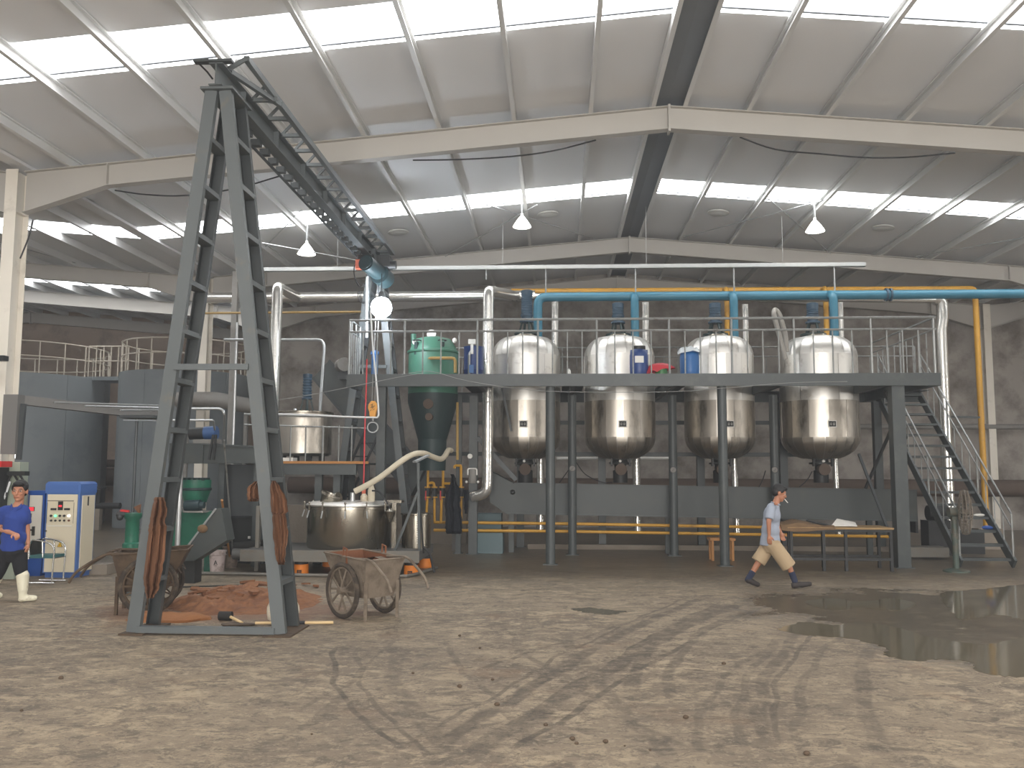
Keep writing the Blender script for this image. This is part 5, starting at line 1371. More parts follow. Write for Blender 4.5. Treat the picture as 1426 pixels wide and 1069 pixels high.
MB().lathe([(kr_ + .02, zr), (kr_ + .035, zr + .01), (kr_ + .035, zr + .03), (kr_ * .9, zr + .08), (kr_ * .6, ztop), (.001, ztop + .02)], (kx, KY, 0), 48).build('lid', 'stainless', kt)
MB().lathe([(kr_ + .001, zr - .05), (kr_ + .025, zr - .045), (kr_ + .025, zr - .005), (kr_ + .001, zr)], (kx, KY, 0), 48).build('rim', 'kettle_steel', kt)
for an in (-165, -138, -112, -82, -55, -25, 20, 70, 120, 160):
    a_ = R(an); d = Vector((math.cos(a_), math.sin(a_), 0)); p = Vector((kx, KY, zr)) + d * (kr_ + .05)
    cl = MB().bar(p + Vector((0, 0, -.07)), p + Vector((0, 0, .07)), .02, .02).build('clamp', 'kettle_steel', kt, smooth=False)
    MB().ball(p + Vector((0, 0, .07)), .022, 8, 6).build('wing_nut', 'kettle_steel', cl)
    MB().cyl(p + Vector((0, 0, -.07)), p + d * .04 + Vector((0, 0, -.2)), .012, 6).build('clamp_handle', 'galvanised', cl)
# open manhole port on the lid
m = Matrix.Rotation(R(22), 3, 'Y')
c = P(459, 692, KY - .25)
mp_ = MB().lathe([(.13, -.14), (.17, .02), (.195, .03), (.195, .07), (.155, .07), (.12, -.1)], c, 24, m).build('filling_port', 'kettle_steel', kt)
c = P(471, 693, KY - .2); MB().lathe([(.001, -.02), (.11, -.02), (.11, .02), (.001, .03)], c, 20, Matrix.Rotation(R(75), 3, 'Y') @ Matrix.Rotation(R(20), 3, 'X')).build('port_cover', 'kettle_steel', kt)
c = P(491, 690, KY - .2)
MB().lathe([(.06, ztop - c.z - .05), (.045, ztop - c.z + .06), (.045, .06), (.001, .06)], c, 14).build('hose_spigot', 'galvanised', kt)
for px, hh, mm in ((507, .12, 'sack_white'), (517, .3, 'hose_cream')):
    c = P(px, 696, KY); MB().lathe([(.001, -.1), (.07, -.1), (.07, hh * .6), (.03, hh), (.001, hh)], c, 14).build('lid_fitting', mm, kt)
# hinge post and counterweight at the side of the kettle
c = P(548, 715, KY - .2)
MB().box((c.x, KY - .1, (zs1 + c.z) / 2 + .1), (.08, .08, c.z - zs1 + .2)).build('hinge_post', 'kettle_steel', kt, smooth=False)
MB().box((c.x - .05, KY + .1, c.z + .22), (.34, .3, .05)).build('hinge_bracket', 'kettle_steel', kt, smooth=False)
MB().lathe([(.03, -.2), (.1, 0), (.03, .05)], P(543, 712, KY - .35), 16).build('lamp_cup', 'kettle_steel', kt)
MB().tube(smooth_path([P(x, y, KY - .2) for x, y in ((518, 683), (527, 684), (535, 693), (541, 704), (545, 716))], 4), .018, 6).build('cable', 'cable_black', kt)
solo(MB().tube(smooth_path([P(x, y, 16.4 + d) for x, y, d in ((494, 684, .1), (508, 677, .1), (530, 664, .1), (556, 644, .2), (574, 633, .4), (590, 631, .7), (603, 636, 1.0), (614, 639, 1.3), (620, 634, 1.6), (624, 627, 1.9), (628, 627, 2.2))], 5), .055, 12), 'hose', 'hose_cream', 'thick cream hose arching from the kettle lid to the valves', 'hose')
# round casing beside the kettle
bx0, bx1 = P(560, 740, 16.8).x, P(600, 740, 16.8).x
bz = P(580, 717, 16.5).z
hd = thing('spin_drum', 'smaller perforated steel drum standing right of the kettle', 'drum', ((bx0 + bx1) / 2, 16.8, zs1))
rr = (bx1 - bx0) / 2
MB().lathe([(.001, zs1), (rr, zs1), (rr, bz), (.001, bz)], ((bx0 + bx1) / 2, 16.8, 0), 28).build('body', 'kettle_steel', hd)
MB().lathe([(rr, bz - .01), (rr + .03, bz), (rr + .03, bz + .02), (rr, bz + .03), (.001, bz + .03)], ((bx0 + bx1) / 2, 16.8, 0), 28).build('rim', 'kettle_steel', hd)
mb = MB()
ax = (bx0 + bx1) / 2
for i in range(14):
    for j in range(3):
        an = R(-78 + j * 5); mb.box((ax + (rr + .004) * math.cos(an), 16.8 + (rr + .004) * math.sin(an), zs1 + .1 + i * .042), (.018, .012, .022))
mb.build('perforations', 'white_label', hd, smooth=False, kind='stuff')
# hose support frame
fr = thing('hose_support', 'thin grey steel frame holding up the cream hose', 'frame', (P(584, 770, 16.1).x, 16.1, zs1))
MB().bar((P(584, 770, 16.1).x, 16.1, zs1), P(582.5, 644, 16.1), .045, .045).build('upright', 'steel_grey', fr, smooth=False)
MB().bar(P(547, 774, 16.1), P(582, 685, 16.1), .045, .045).build('diagonal', 'steel_grey', fr, smooth=False)
MB().bar(P(590, 770, 16.3), P(583, 682, 16.12), .03, .03).build('back_strut', 'motor_dark', fr, smooth=False)
MB().bar(P(577, 643, 16.1), P(596, 634, 16.4), .09, .03).build('saddle', 'galvanised', fr, smooth=False)
# cables at the end of skid
solo(MB().tube(smooth_path([P(x, y, 15.8) for x, y in ((590, 762), (598, 770), (602, 785), (605, 797))] , 5), .022, 6), 'cable', 'cable_black', 'black cables dropping off the end of the kettle skid', 'cable')
# floor tube line
pts = [FL(245, 800), FL(330, 801), FL(420, 803), FL(500, 804), FL(566, 804.5), FL(582, 801), FL(608, 792)]
solo(MB().tube([p + Vector((0, 0, .03)) for p in pts], .03, 8), 'floor_tube', 'metal_channel', 'pale steel tube lying along the floor before the skid', 'tube')
solo(MB().tube([FL(252, 818) + Vector((0, 0, .012)), FL(333, 815.5) + Vector((0, 0, .012))], .012, 6), 'steel_rod', 'motor_dark', 'thin dark rod on the floor behind the clay heap', 'rod')
# fat hoses and pipe lying left of the skid
solo(MB().cyl(P(325, 771, 16.3), P(375, 771, 16.3), .1, 14), 'pipe_section', 'lead_pipe', 'grey pipe lying left of the skid behind the buckets', 'pipe')
solo(MB().tube(smooth_path([P(320, 764, 16.9), P(345, 762, 16.9), P(366, 760, 16.9)], 3), .12, 10), 'black_hose', 'black_rubber', 'fat black hose lying behind the buckets', 'hose')
solo(MB().box2((P(357, 700, 16.4).x, 16.4, 0), (P(362, 700, 16.4).x, 16.5, P(360, 704, 16.4).z)), 'board', 'metal_channel', 'narrow pale upright board beside the dark housing', 'board')
# low wall strip behind kettle
solo(MB().box2((P(400, 700, 23).x, 23, 0), (P(650, 700, 23).x, 23.15, P(430, 703, 23).z)), 'block_wall', 'concrete_block', 'low rendered wall behind the kettle', 'wall')

# ================================================================== WHEELBARROWS
def barrow(name, label, w1, w2, wr, m_body, m_in, out, spokes, hdir=None, tilt=0.0, edge=None):
    """two-wheeled cart: w1, w2 floor points under the wheels; out = sign of the side of the handles"""
    c0 = (w1 + w2) / 2; ax = (w2 - w1).normalized(); fw = Vector((ax.y, -ax.x, 0)) * out
    t = thing(name, label, 'wheelbarrow', c0)
    rt = Matrix((ax, fw, Vector((0, 0, 1)))).transposed()
    def L(a, f, z): return c0 + ax * a + fw * f + Vector((0, 0, z))
    half = (w2 - w1).length / 2
    wm = rt @ Matrix.Rotation(R(90), 3, 'Y')
    for s in (-1, 1):
        cw = L(s * half, 0, wr)
        wl = MB().torus(cw, wr - .03, .032, wm, 36, 8).build('wheel', 'tyre', t)
        MB().torus(cw, wr - .065, .016, wm, 36, 6).build('rim', m_body, wl)
        MB().cyl(cw - ax * .06, cw + ax * .06, .045, 12).build('hub', m_body, wl)
        for k in range(spokes):
            an = 2 * math.pi * k / spokes
            d = fw * math.cos(an) + Vector((0, 0, math.sin(an)))
            MB().bar(cw + d * .03 + ax * (.03 if k % 2 else -.03), cw + d * (wr - .07), .02, .02).build('spoke', m_body, wl, smooth=False)
    MB().cyl(L(-half, 0, wr), L(half, 0, wr), .022, 10).build('axle', m_body, t)
    # tray: inner and outer skins
    w_b, w_t = half - .10, half - .02
    zt = wr + .42; zb = wr - .08
    f0t, f1t, f0b, f1b = -.46, .46, -.2, .34
    top = [L(-w_t, f0t, zt + .03), L(w_t, f0t, zt + .03), L(w_t, f1t, zt - .02), L(-w_t, f1t, zt - .02)]
    bot = [L(-w_b, f0b, zb), L(w_b, f0b, zb), L(w_b, f1b, zb), L(-w_b, f1b, zb)]
    def skin(ins):
        v = []
        for q in top: v.append(q - (q - L(0, 0, q.z - c0.z)).normalized() * ins)
        for q in bot: v.append(q - (q - L(0, 0, q.z - c0.z)).normalized() * ins + Vector((0, 0, ins)))
        return v
    o_ = skin(0); i_ = skin(.012)
    mb = MB(); mb.add(o_, [(0, 1, 5, 4), (1, 2, 6, 5), (2, 3, 7, 6), (3, 0, 4, 7), (4, 5, 6, 7)])
    mb.build('tray', m_body, t, smooth=False)
    mb = MB(); mb.add(i_, [(0, 4, 5, 1), (1, 5, 6, 2), (2, 6, 7, 3), (3, 7, 4, 0), (4, 7, 6, 5)]); mb.build('tray_lining', m_in, t, smooth=False)
    for i in range(4): MB().cyl(top[i], top[(i + 1) % 4], .014, 6).build('tray_rim', m_body, t)
    for s in (-1, 1):
        MB().tube(bend_path([L(s * (w_t - .02), f1t - .35, zt - .02), L(s * (w_t - .02), f1t + .08, zt), L(s * (w_t - .02), f1t + .42, zt - .22), L(s * (w_t - .02), f1t + .50, zt - .36)], .1, 4), .018, 8).build('handle', m_body, t)
        MB().bar(L(s * (w_b + .02), f1b + .05, 0), L(s * (w_b + .02), f1b + .05, zb + .2), .04, .03).build('leg', m_body, t, smooth=False)
        # mudguard over the wheel and bracket loop
        pr = []
        mg = MB()
        for k in range(9):
            an = R(20 + k * 17.5); pr.append((wr + .04) * math.cos(an)); pr.append((wr + .04) * math.sin(an))
        vs = []; fs = []
        for k in range(9):
            for a_ in (s * (half - .05), s * (half - .17)): vs.append(L(a_, pr[2 * k], wr + pr[2 * k + 1]))
        for k in range(8): fs.append((2 * k, 2 * k + 1, 2 * k + 3, 2 * k + 2))
        mg.add(vs, fs).build('mudguard', m_body, t)
        MB().tube([L(s * w_t, .05, zt - .12), L(s * w_t, .05, zt + .1), L(s * (w_t - .0), -.02, zt + .12), L(s * w_t, -.03, zt)], .014, 6).build('lifting_loop', m_in, t)
    return t, L, top
w1 = FL(476, 861); w2 = FL(534, 853)
ax_ = (w2 - w1); w2 = w1 + ax_
t, L, top = barrow('two_wheel_barrow', 'mud grey two-wheeled barrow with a rusty tray, before the skid', w1, w2, .35, 'barrow_mud', 'rust_tray', 1, 10)
w1 = FL(222, 846); w2 = FL(212, 842) + Vector((.12, .55, 0))
w1 = FL(205, 856); w2 = FL(222, 838)
t, L, top = barrow('two_wheel_barrow', 'dark brown two-wheeled barrow half hidden behind the left gantry foot', w1, w1 + (w2 - w1).normalized() * .75, .37, 'barrow_brown', 'barrow_brown', -1, 16)
# ================================================================== CLOTHS ON THE GANTRY LEGS
def cloth(name, label, outline, Y, m, thick=.07, seed=0, folds=5):
    """hanging cloth: closed sheet shaped by left/right edges down its height"""
    rnd = random.Random(seed); n = len(outline); cols = 14; vs = []; fs = []
    ph = [rnd.uniform(0, 6) for _ in range(4)]
    rows = []
    for i in range(n - 1):
        for k in range(4):
            t = k / 4; a, b_ = outline[i], outline[i + 1]; rows.append([a[j] + (b_[j] - a[j]) * t + (rnd.uniform(-.9, .9) if j else 0) for j in range(3)])
    rows.append(list(outline[-1]))
    for s in (0, 1):
        for r, (y, xl, xr) in enumerate(rows):
            for c in range(cols + 1):
                u = c / cols; px = xl + (xr - xl) * u
                dep = math.sin(u * folds * 3.1 + ph[0] + r * .05) * .045 + math.sin(u * folds * 5.7 + ph[1] + r * .11) * .02 + math.sin(r * .5 + u * 3 + ph[2]) * .02
                e = min(u, 1 - u) * 4; e = min(1, e) * min(1, min(r, len(rows) - 1 - r) / 2 + .15)
                vs.append(P(px, y, Y + dep + (thick * .5 if s else -thick * .5) * e))
    w_ = cols + 1; R_ = len(rows); off = w_ * R_
    for r in range(R_ - 1):
        for c in range(cols):
            a = r * w_ + c
            fs.append((a, a + 1, a + w_ + 1, a + w_)); fs.append((off + a, off + a + w_, off + a + w_ + 1, off + a + 1))
    for r in range(R_ - 1):
        for c in (0, cols):
            a = r * w_ + c; fs.append((a, a + w_, off + a + w_, off + a))
    for c in range(cols):
        for r in (0, R_ - 1):
            a = r * w_ + c; fs.append((a, off + a, off + a + 1, a + 1))
    return solo(MB().add(vs, fs), name, m, label, 'cloth')
cloth('filter_cloth', 'long brown cloth hanging from the left leg of the near gantry frame', [(692, 216, 228), (700, 213, 231), (715, 210, 233), (728, 208, 229), (734, 207, 233), (750, 206, 231), (780, 202, 228), (805, 199, 224), (822, 202, 220), (829, 203, 216), (833, 204, 213)], 9.97, 'cloth_brown', .09, 3)
cloth('filter_cloth', 'long brown cloth hanging from the right leg of the near gantry frame', [(669, 378, 384), (676, 377, 389), (692, 377, 398), (712, 378, 401), (716, 379, 397), (740, 380, 401), (760, 382, 399), (775, 384, 397), (782, 386, 397), (786, 387, 396)], 9.97, 'cloth_brown', .09, 8)
cloth('filter_cloth', 'short brown cloth bundle on the near gantry frame, left of its right leg', [(670, 355, 362), (676, 347, 364), (682, 344, 365), (694, 344, 364), (698, 347, 359)], 10.3, 'cloth_brown', .10, 12)
cloth('dark_overalls', 'dark wet overalls hanging on the yellow valve manifold', [(660, 628, 632), (675, 627, 637), (684, 621, 642), (700, 619, 641), (720, 620, 643), (735, 620, 644), (743, 622, 643)], 19.8, 'cloth_dark', .2, 4)
cloth('dark_rag', 'dark hanging cloth strip right of the wet overalls', [(682, 646, 652), (700, 646, 652), (715, 647, 651)], 19.85, 'cloth_dark', .1, 6, 3)
# pale blue box and bits below the platform
x0, x1 = P(663, 750, 20.3).x, P(700, 750, 20.3).x
solo(MB().box2((x0, 20.35, 0), (x1, 20.9, P(680, 742, 20.35).z)), 'pale_blue_box', 'box_paleblue', 'pale blue sheet metal box on the floor left of the trough', 'box')
x0, x1 = P(664, 720, 21.5).x, P(698, 720, 21.5).x
solo(MB().box2((x0, 21.5, 0), (x1, 22.0, P(680, 715, 21.5).z)), 'pale_blue_box', 'box_paleblue', 'dull tall box behind the pale blue box', 'box')
solo(MB().ball(FL(694, 767) + Vector((0, 0, .13)), (.13, .12, .14), 12, 8), 'dark_lump', 'cloth_dark', 'dark rag lump by the pale blue box', 'rag')
for px, py in ((634, 766),):
    p = FL(px, py); solo(MB().box2((p.x - .07, p.y - .07, 0), (p.x + .07, p.y + .07, .55)), 'short_post', 'duct_grey', 'short grey post under the wet overalls', 'post')
p = P(658, 660, 19.9)
t = thing('filter_unit', 'small grey filter with white pipe bends on the square post', 'filter', (p.x, 19.9, p.z - .2))
MB().cyl(p + Vector((0, 0, -.2)), p + Vector((0, 0, .12)), .09, 14).build('body', 'duct_grey', t)
MB().tube(bend_path([p + Vector((-.1, -.05, -.02)), p + Vector((-.1, -.05, .12)), p + Vector((.1, -.05, .12)), p + Vector((.1, -.05, -.02))], .04), .018, 8).build('pipe_bend', 'white_label', t)
for sx in (-.13, .13): MB().ball(p + Vector((sx, -.05, -.17)), .03, 8, 6).build('valve_knob', 'white_label', t)
p = P(655, 635, 19.9); solo(MB().cyl(p, p + Vector((0, -.1, 0)), .055, 14), 'dial_gauge', 'white_label', 'small white dial on the square post by the cream hose', 'gauge')
# low plinth under the trough
solo(MB().box2((P(735, 760, 21.8).x, 21.6, 0), (P(1240, 760, 21.8).x, 21.75, P(800, 757, 21.8).z)), 'kerb_plinth', 'concrete_block', 'low concrete kerb running along under the trough', 'kerb')
# ================================================================== FLOOR ITEMS BY THE GANTRY
def bucket(px, py, r_, h, m, label):
    p = FL(px, py); t = thing('bucket', label, 'bucket', p)
    MB().lathe([(.001, .005), (r_ * .82, 0), (r_, h), (r_ + .012, h), (r_ + .012, h - .03), (r_ - .006, h - .012), (r_ * .8, .02), (.001, .02)], p, 22).build('body', m, t)
    MB().torus(p + Vector((0, 0, h * .8)), r_ * 1.0, .008, seg=22, ring=5).build('rib', m, t)
    MB().tube([p + Vector((r_ * math.cos(a), r_ * .95 * math.sin(a) * .2 - r_ * .8 * math.sin(a), h * .92 - .12 * math.sin(a))) for a in [math.pi * k / 10 for k in range(11)]], .005, 5).build('handle', 'galvanised', t)
    return t, p
t, p = bucket(302, 795, .155, .38, 'bucket_white', 'dirty white bucket with a letter A, in front of the grey one')
lt = MB(); q_ = p + Vector((.03, -.150, .17))
lt.bar(q_ + Vector((-.03, 0, -.04)), q_ + Vector((0, -.006, .04)), .012, .008); lt.bar(q_ + Vector((.03, 0, -.04)), q_ + Vector((0, -.006, .04)), .012, .008); lt.bar(q_ + Vector((-.015, -.003, -.01)), q_ + Vector((.015, -.003, -.01)), .01, .008)
lt.build('lettering', 'print_black', t, smooth=False)
bucket(321, 790, .15, .40, 'bucket_grey', 'grey brown bucket holding a broom handle')
solo(MB().cyl(FL(321, 789) + Vector((0, 0, .05)), P(309, 696, 15.3), .02, 8), 'broom_handle', 'handle_wood', 'orange wooden handle leaning out of the grey brown bucket', 'handle')
# hammer, shovel, sack
a, b_ = FL(325, 866), FL(338, 868)
hm = thing('sledge_hammer', 'sledge hammer with a black head lying by the gantry base', 'hammer', FL(318, 866))
p = FL(315, 864) + Vector((0, 0, .06)); d = (FL(336, 869) - FL(315, 864)); d.z = 0
sd = Vector((d.y, -d.x, 0)).normalized()
MB().cyl(p - Vector((.09, 0, 0)) + sd * 0, p + Vector((.07, 0, 0)), .055, 12).build('head', 'black_rubber', hm)
MB().cyl(p + Vector((.03, 0, 0)), FL(337, 869.5) + Vector((0, 0, .02)), .018, 8).build('handle', 'bamboo', hm)
sh = thing('shovel', 'shovel with a long bamboo handle lying across the gantry foot', 'shovel', FL(410, 870))
a, b_ = FL(328, 871) + Vector((0, 0, .03)), FL(464, 870) + Vector((0, 0, .03))
MB().cyl(a.lerp(b_, .2), a.lerp(b_, .55), .018, 8).cyl(a.lerp(b_, .7), b_, .018, 8).build('handle', 'bamboo', sh)
MB().cyl(a.lerp(b_, .54), a.lerp(b_, .71), .022, 8).build('grip_sleeve', 'cable_black', sh)
q_ = a.lerp(b_, .2); MB().prism([q_ + Vector((.0, -.04, -.02)), q_ + Vector((-.35, -.12, -.02)), q_ + Vector((-.42, 0, -.025)), q_ + Vector((-.35, .12, -.02)), q_ + Vector((0, .04, -.02))], (0, 0, .012)).build('blade', 'barrow_brown', sh, smooth=False)
# sack: lumpy upright bag
p = FL(392, 865); rnd = random.Random(4)
def lump(c, r_, seed, amp=.12, seg=16, ring=10):
    mb = MB().ball(c, r_, seg, ring)
    for i, v in enumerate(mb.v):
        d = (v - Vector(c)); n_ = mnoise.noise(v * 6 + Vector((seed, 0, 0)))
        mb.v[i] = Vector(c) + d * (1 + amp * 2 * n_)
        if mb.v[i].z < 0: mb.v[i].z = 0.0
    return mb
solo(lump(p + Vector((0, .02, .13)), (.21, .15, .17), 2), 'sack', 'sack_white', 'dirty white sack slumped behind the right gantry foot', 'sack')
# clay heap: height field plus broken slabs
mb = MB(); nx, ny = 120, 64
x0, x1, y0, y1 = FL(240, 830).x, FL(462, 830).x, 11.25, 13.7
vs = []; fs = []
for j in range(ny + 1):
    for i in range(nx + 1):
        u, v = i / nx, j / ny; x = x0 + (x1 - x0) * u; y = y0 + (y1 - y0) * v
        f = max(0, 1 - ((u - .55) / .5) ** 2 - ((v - .55) / .5) ** 2)
        n_ = mnoise.noise(Vector((x * 1.6, y * 1.6, 0))) * .6 + mnoise.noise(Vector((x * 5, y * 5, 3))) * .3 + mnoise.noise(Vector((x * 11, y * 11, 5))) * .3
        vs.append((x, y, max(-.006, min(1, f * 1.6) * (.055 + .16 * n_ + .05 * f) - .012)))
for j in range(ny):
    for i in range(nx):
        a = j * (nx + 1) + i
        if max(vs[a][2], vs[a + 1][2], vs[a + nx + 1][2], vs[a + nx + 2][2]) > -.005: fs.append((a, a + 1, a + nx + 2, a + nx + 1))
solo(mb.add(vs, fs), 'clay_heap', 'clay', 'low heap of reddish brown clay spread between the gantry legs', 'clay', kind='stuff')
mb = MB().add([], [])
mb = MB(); c = FL(232, 862)
mb2 = lump(Vector((c.x, c.y, 0)), (.5, .3, .09), 6, .2, 24, 10); solo(mb2, 'clay_heap', 'clay_light', 'small pale clay heap under the dark brown barrow wheel', 'clay', kind='stuff')
rnd = random.Random(11)
def slab(c, sx, sy, sz, seed):
    mb = MB(); n = 7; r2 = random.Random(seed); rot = Matrix.Rotation(r2.uniform(0, 6), 3, 'Z') @ Matrix.Rotation(r2.uniform(-.3, .3), 3, 'X') @ Matrix.Rotation(r2.uniform(-.2, .2), 3, 'Y')
    poly = [(sx * (1 + r2.uniform(-.3, .3)) * math.cos(2 * math.pi * k / n), sy * (1 + r2.uniform(-.3, .3)) * math.sin(2 * math.pi * k / n)) for k in range(n)]
    mb.prism([c + rot @ Vector((a, b_, -sz / 2)) for a, b_ in poly], rot @ Vector((0, 0, sz)))
    for i, v in enumerate(mb.v):
        if v.z < 0.001: v.z = 0.001
    return mb
pos = [(268, 828), (285, 824), (300, 829), (262, 836), (290, 838), (310, 822), (322, 832), (335, 818), (350, 826), (365, 815), (378, 820), (405, 818), (425, 815), (440, 818), (300, 845), (330, 842), (352, 840), (280, 832), (318, 826), (345, 812), (272, 822), (308, 836)]
for k, (px, py) in enumerate(pos):
    c = FL(px, py); s = rnd.uniform(.07, .17); u = (px - 240) / 215; v = (c.y - 11.25) / 2.45
    f_ = max(0, 1 - ((u - .55) / .5) ** 2 - ((v - .55) / .5) ** 2); hgt = min(1, f_ * 1.6) * (.075 + .05 * f_)
    solo(slab(c + Vector((0, 0, hgt + .03)), s, s * .6, rnd.uniform(.02, .045), k), 'clay_slab', 'clay', 'broken flat slab of dried clay on the reddish heap', 'clay slab', group='clay slabs on the heap')
CL = [((85, 945), 'below the gantry, far left of the open floor'), ((686, 947), 'of a pair, upper one, mid floor'), ((692, 982), 'of a pair, lower one, mid floor'), ((803, 1036), 'in the front cluster, largest of it'),
      ((797, 1030), 'in the front cluster, touching the largest one'), ((843, 1034), 'in the front cluster, third along'), ((870, 1039), 'in the front cluster, fourth along'), ((434, 1023), 'low in the picture under the long thin tyre arc'),
      ((640, 957), 'left of the mid floor pair'), ((668, 903), 'above the mid floor pair'), ((1123, 1051), 'by itself near the bottom right'), ((575, 938), 'beside the long thin tyre arc'),
      ((512, 833), 'just below the right wheel of the mud grey barrow'), ((545, 842), 'right of the mud grey barrow legs'), ((1008, 925), 'between tyre tracks, below the walking man'), ((760, 1010), 'on the broad tyre track, front middle'),
      ((905, 1045), 'in the front cluster, last along'), ((30, 990), 'near the bottom left corner'), ((640, 886), 'right of the barrow, on open floor'), ((955, 1000), 'right of the crossing tyre tracks')]
for k, ((px, py), wh) in enumerate(CL):
    c = FL(px, py); s = rnd.uniform(.010, .024)
    solo(lump(Vector((c.x, c.y, s * .5)), (s, s * .8, s * .7), k, .25, 8, 6), 'clay_clod', 'barrow_brown', 'small dark clay clod ' + wh, 'clod', group='clods scattered on the floor')
# brown stool under the platform
sx0 = P(990, 760, 19.2).x
sl = thing('stool', 'low brown wooden stool standing under the platform', 'stool', (sx0 + .2, 19.3, 0))
MB().box2((sx0 - .03, 19.1, .42), (sx0 + .5, 19.5, .47)).build('seat', 'handle_wood', sl, smooth=False)
for dx in (0, .42):
    for dy in (19.12, 19.44): MB().box2((sx0 + dx, dy, 0), (sx0 + dx + .05, dy + .05, .42)).build('leg', 'handle_wood', sl, smooth=False)
# ================================================================== WORK TABLE
TBY = 17.3
tz = P(1200, 734.5, TBY).z
tx0, tx1 = P(1097, 735, TBY).x, P(1245, 735, TBY).x
tb = thing('work_table', 'dark steel framed work table with plank top, near the staircase', 'table', ((tx0 + tx1) / 2, TBY + .4, 0))
for k in range(4): MB().box2((tx0, TBY + .2 * k + .004, tz - .035), (tx1, TBY + .2 * k + .196, tz)).build('plank', 'wood', tb, smooth=False)
for px, y in ((1147, TBY + .04), (1178, TBY + .04), (1241, TBY + .06), (1102, TBY + .05), (1099, TBY + .7), (1224, TBY + .7), (1146, TBY + .7)):
    x = P(px, 760, y).x; MB().box2((x - .026, y - .025, 0), (x + .026, y + .035, tz - .035)).build('leg', 'motor_dark', tb, smooth=False)
for y in (TBY + .05, TBY + .7): MB().box2((tx0 + .05, y - .02, .2), (tx1 - .05, y + .03, .25)).build('stretcher', 'motor_dark', tb, smooth=False)
for y in (TBY + .05, TBY + .7): MB().box2((tx0 + .02, y - .02, tz - .085), (tx1 - .02, y + .03, tz - .037)).build('apron', 'motor_dark', tb, smooth=False)
# burlap over the left end
mb = MB(); vs = []; fs = []; nx, ny = 22, 10
bx0, bx1 = P(1088, 735, TBY).x, P(1163, 735, TBY).x
for j in range(ny + 1):
    for i in range(nx + 1):
        u, v = i / nx, j / ny
        x = bx0 + (bx1 - bx0) * u; y = TBY - .03 + .82 * v
        z = tz + .02 + .10 * math.exp(-((u - .35) / .32) ** 2) * (.3 + .7 * math.sin(math.pi * v)) + .025 * mnoise.noise(Vector((x * 6, y * 6, 1)))
        if j == 0: z = tz - .05 - .02 * math.sin(u * 5)
        vs.append((x, y, z))
for j in range(ny):
    for i in range(nx):
        a = j * (nx + 1) + i; fs.append((a, a + 1, a + nx + 2, a + nx + 1))
k = len(vs); vs2 = [(x, y, z - .012) for x, y, z in vs]
fs2 = [tuple(reversed([i + k for i in f])) for f in fs]
rim = [i for i in range(nx + 1)] + [j * (nx + 1) + nx for j in range(1, ny + 1)] + [ny * (nx + 1) + i for i in range(nx - 1, -1, -1)] + [j * (nx + 1) for j in range(ny - 1, 0, -1)]
fs3 = [(rim[i], rim[(i + 1) % len(rim)], rim[(i + 1) % len(rim)] + k, rim[i] + k) for i in range(len(rim))]
solo(mb.add(vs + vs2, fs + fs2 + fs3), 'burlap_sheet', 'burlap', 'rumpled brown burlap spread over the work table end', 'cloth')
p = P(1175, 731, TBY + .3)
solo(MB().prism([(p.x - .25, TBY + .25, tz + .012), (p.x + .22, TBY + .2, tz + .012), (p.x + .3, TBY + .55, tz + .06), (p.x - .05, TBY + .55, tz + .13)], (0, 0, .012)), 'paper_stack', 'paper', 'creased white paper lying on the work table', 'paper')
solo(MB().cyl(P(1123, 724, TBY + .3), P(1160, 733, TBY + .15), .02, 8), 'tool_bar', 'motor_dark', 'dark rod lying on the burlap', 'rod')
# ================================================================== PEDESTAL FAN BY THE STAIRS
fp = FL(1332, 796)
fn = thing('pedestal_fan', 'rusty green pedestal fan seen side-on at the foot of the stairs', 'fan', fp)
MB().lathe([(.001, .0), (.24, 0), (.24, .03), (.08, .07), (.001, .07)], fp, 24).build('base', 'fan_green', fn)
zf = P(1332, 713, fp.y).z
MB().cyl(fp + Vector((0, 0, .06)), fp + Vector((0, 0, zf - .1)), .055, 14).cyl(fp + Vector((0, 0, .6)), fp + Vector((0, 0, .72)), .07, 14).build('pole', 'fan_green', fn)
MB().cyl((fp.x - .1, fp.y, zf), (fp.x + .14, fp.y, zf), .09, 16).build('motor', 'fan_green', fn)
MB().box2((fp.x - .06, fp.y - .06, zf - .14), (fp.x + .06, fp.y + .06, zf - .08)).build('yoke', 'fan_green', fn, smooth=False)
fc = Vector((fp.x + .18, fp.y - .06, zf)); RF = Matrix.Rotation(R(-20), 3, 'Z'); my = RF @ Matrix.Rotation(R(90), 3, 'Y')
rf = .42
gd = MB()
for rr, dx in ((rf, 0), (rf * .96, .06), (rf * .96, -.06), (rf * .6, .10), (rf * .6, -.1), (rf * .3, .12), (rf * .3, -.12)): gd.torus(fc + RF @ Vector((dx, 0, 0)), rr, .008, my, 30, 5)
for k in range(40):
    an = 2 * math.pi * k / 40; d = RF @ Vector((0, math.cos(an), math.sin(an)))
    for s in (-1, 1): gd.tube([fc + RF @ Vector((s * .12, 0, 0)) + d * .08, fc + RF @ Vector((s * .1, 0, 0)) + d * rf * .6, fc + RF @ Vector((s * .06, 0, 0)) + d * rf * .96, fc + d * rf], .005, 4, cap=False)
gd.build('guard', 'fan_cage', fn, kind='stuff')
for k in range(4):
    an = k * math.pi / 2 + .4; d = RF @ Vector((0, math.cos(an), math.sin(an))); e = RF @ Vector((0, -math.sin(an), math.cos(an)))
    MB().prism([fc + d * .06 + e * .04 + Vector((.02, 0, 0)), fc + d * .34 + e * .13 + Vector((.03, 0, 0)), fc + d * .37 - e * .04 + Vector((-.03, 0, 0)), fc + d * .06 - e * .04 + Vector((-.02, 0, 0))], (.006, 0, 0)).build('blade', 'fan_cage', fn, smooth=False)
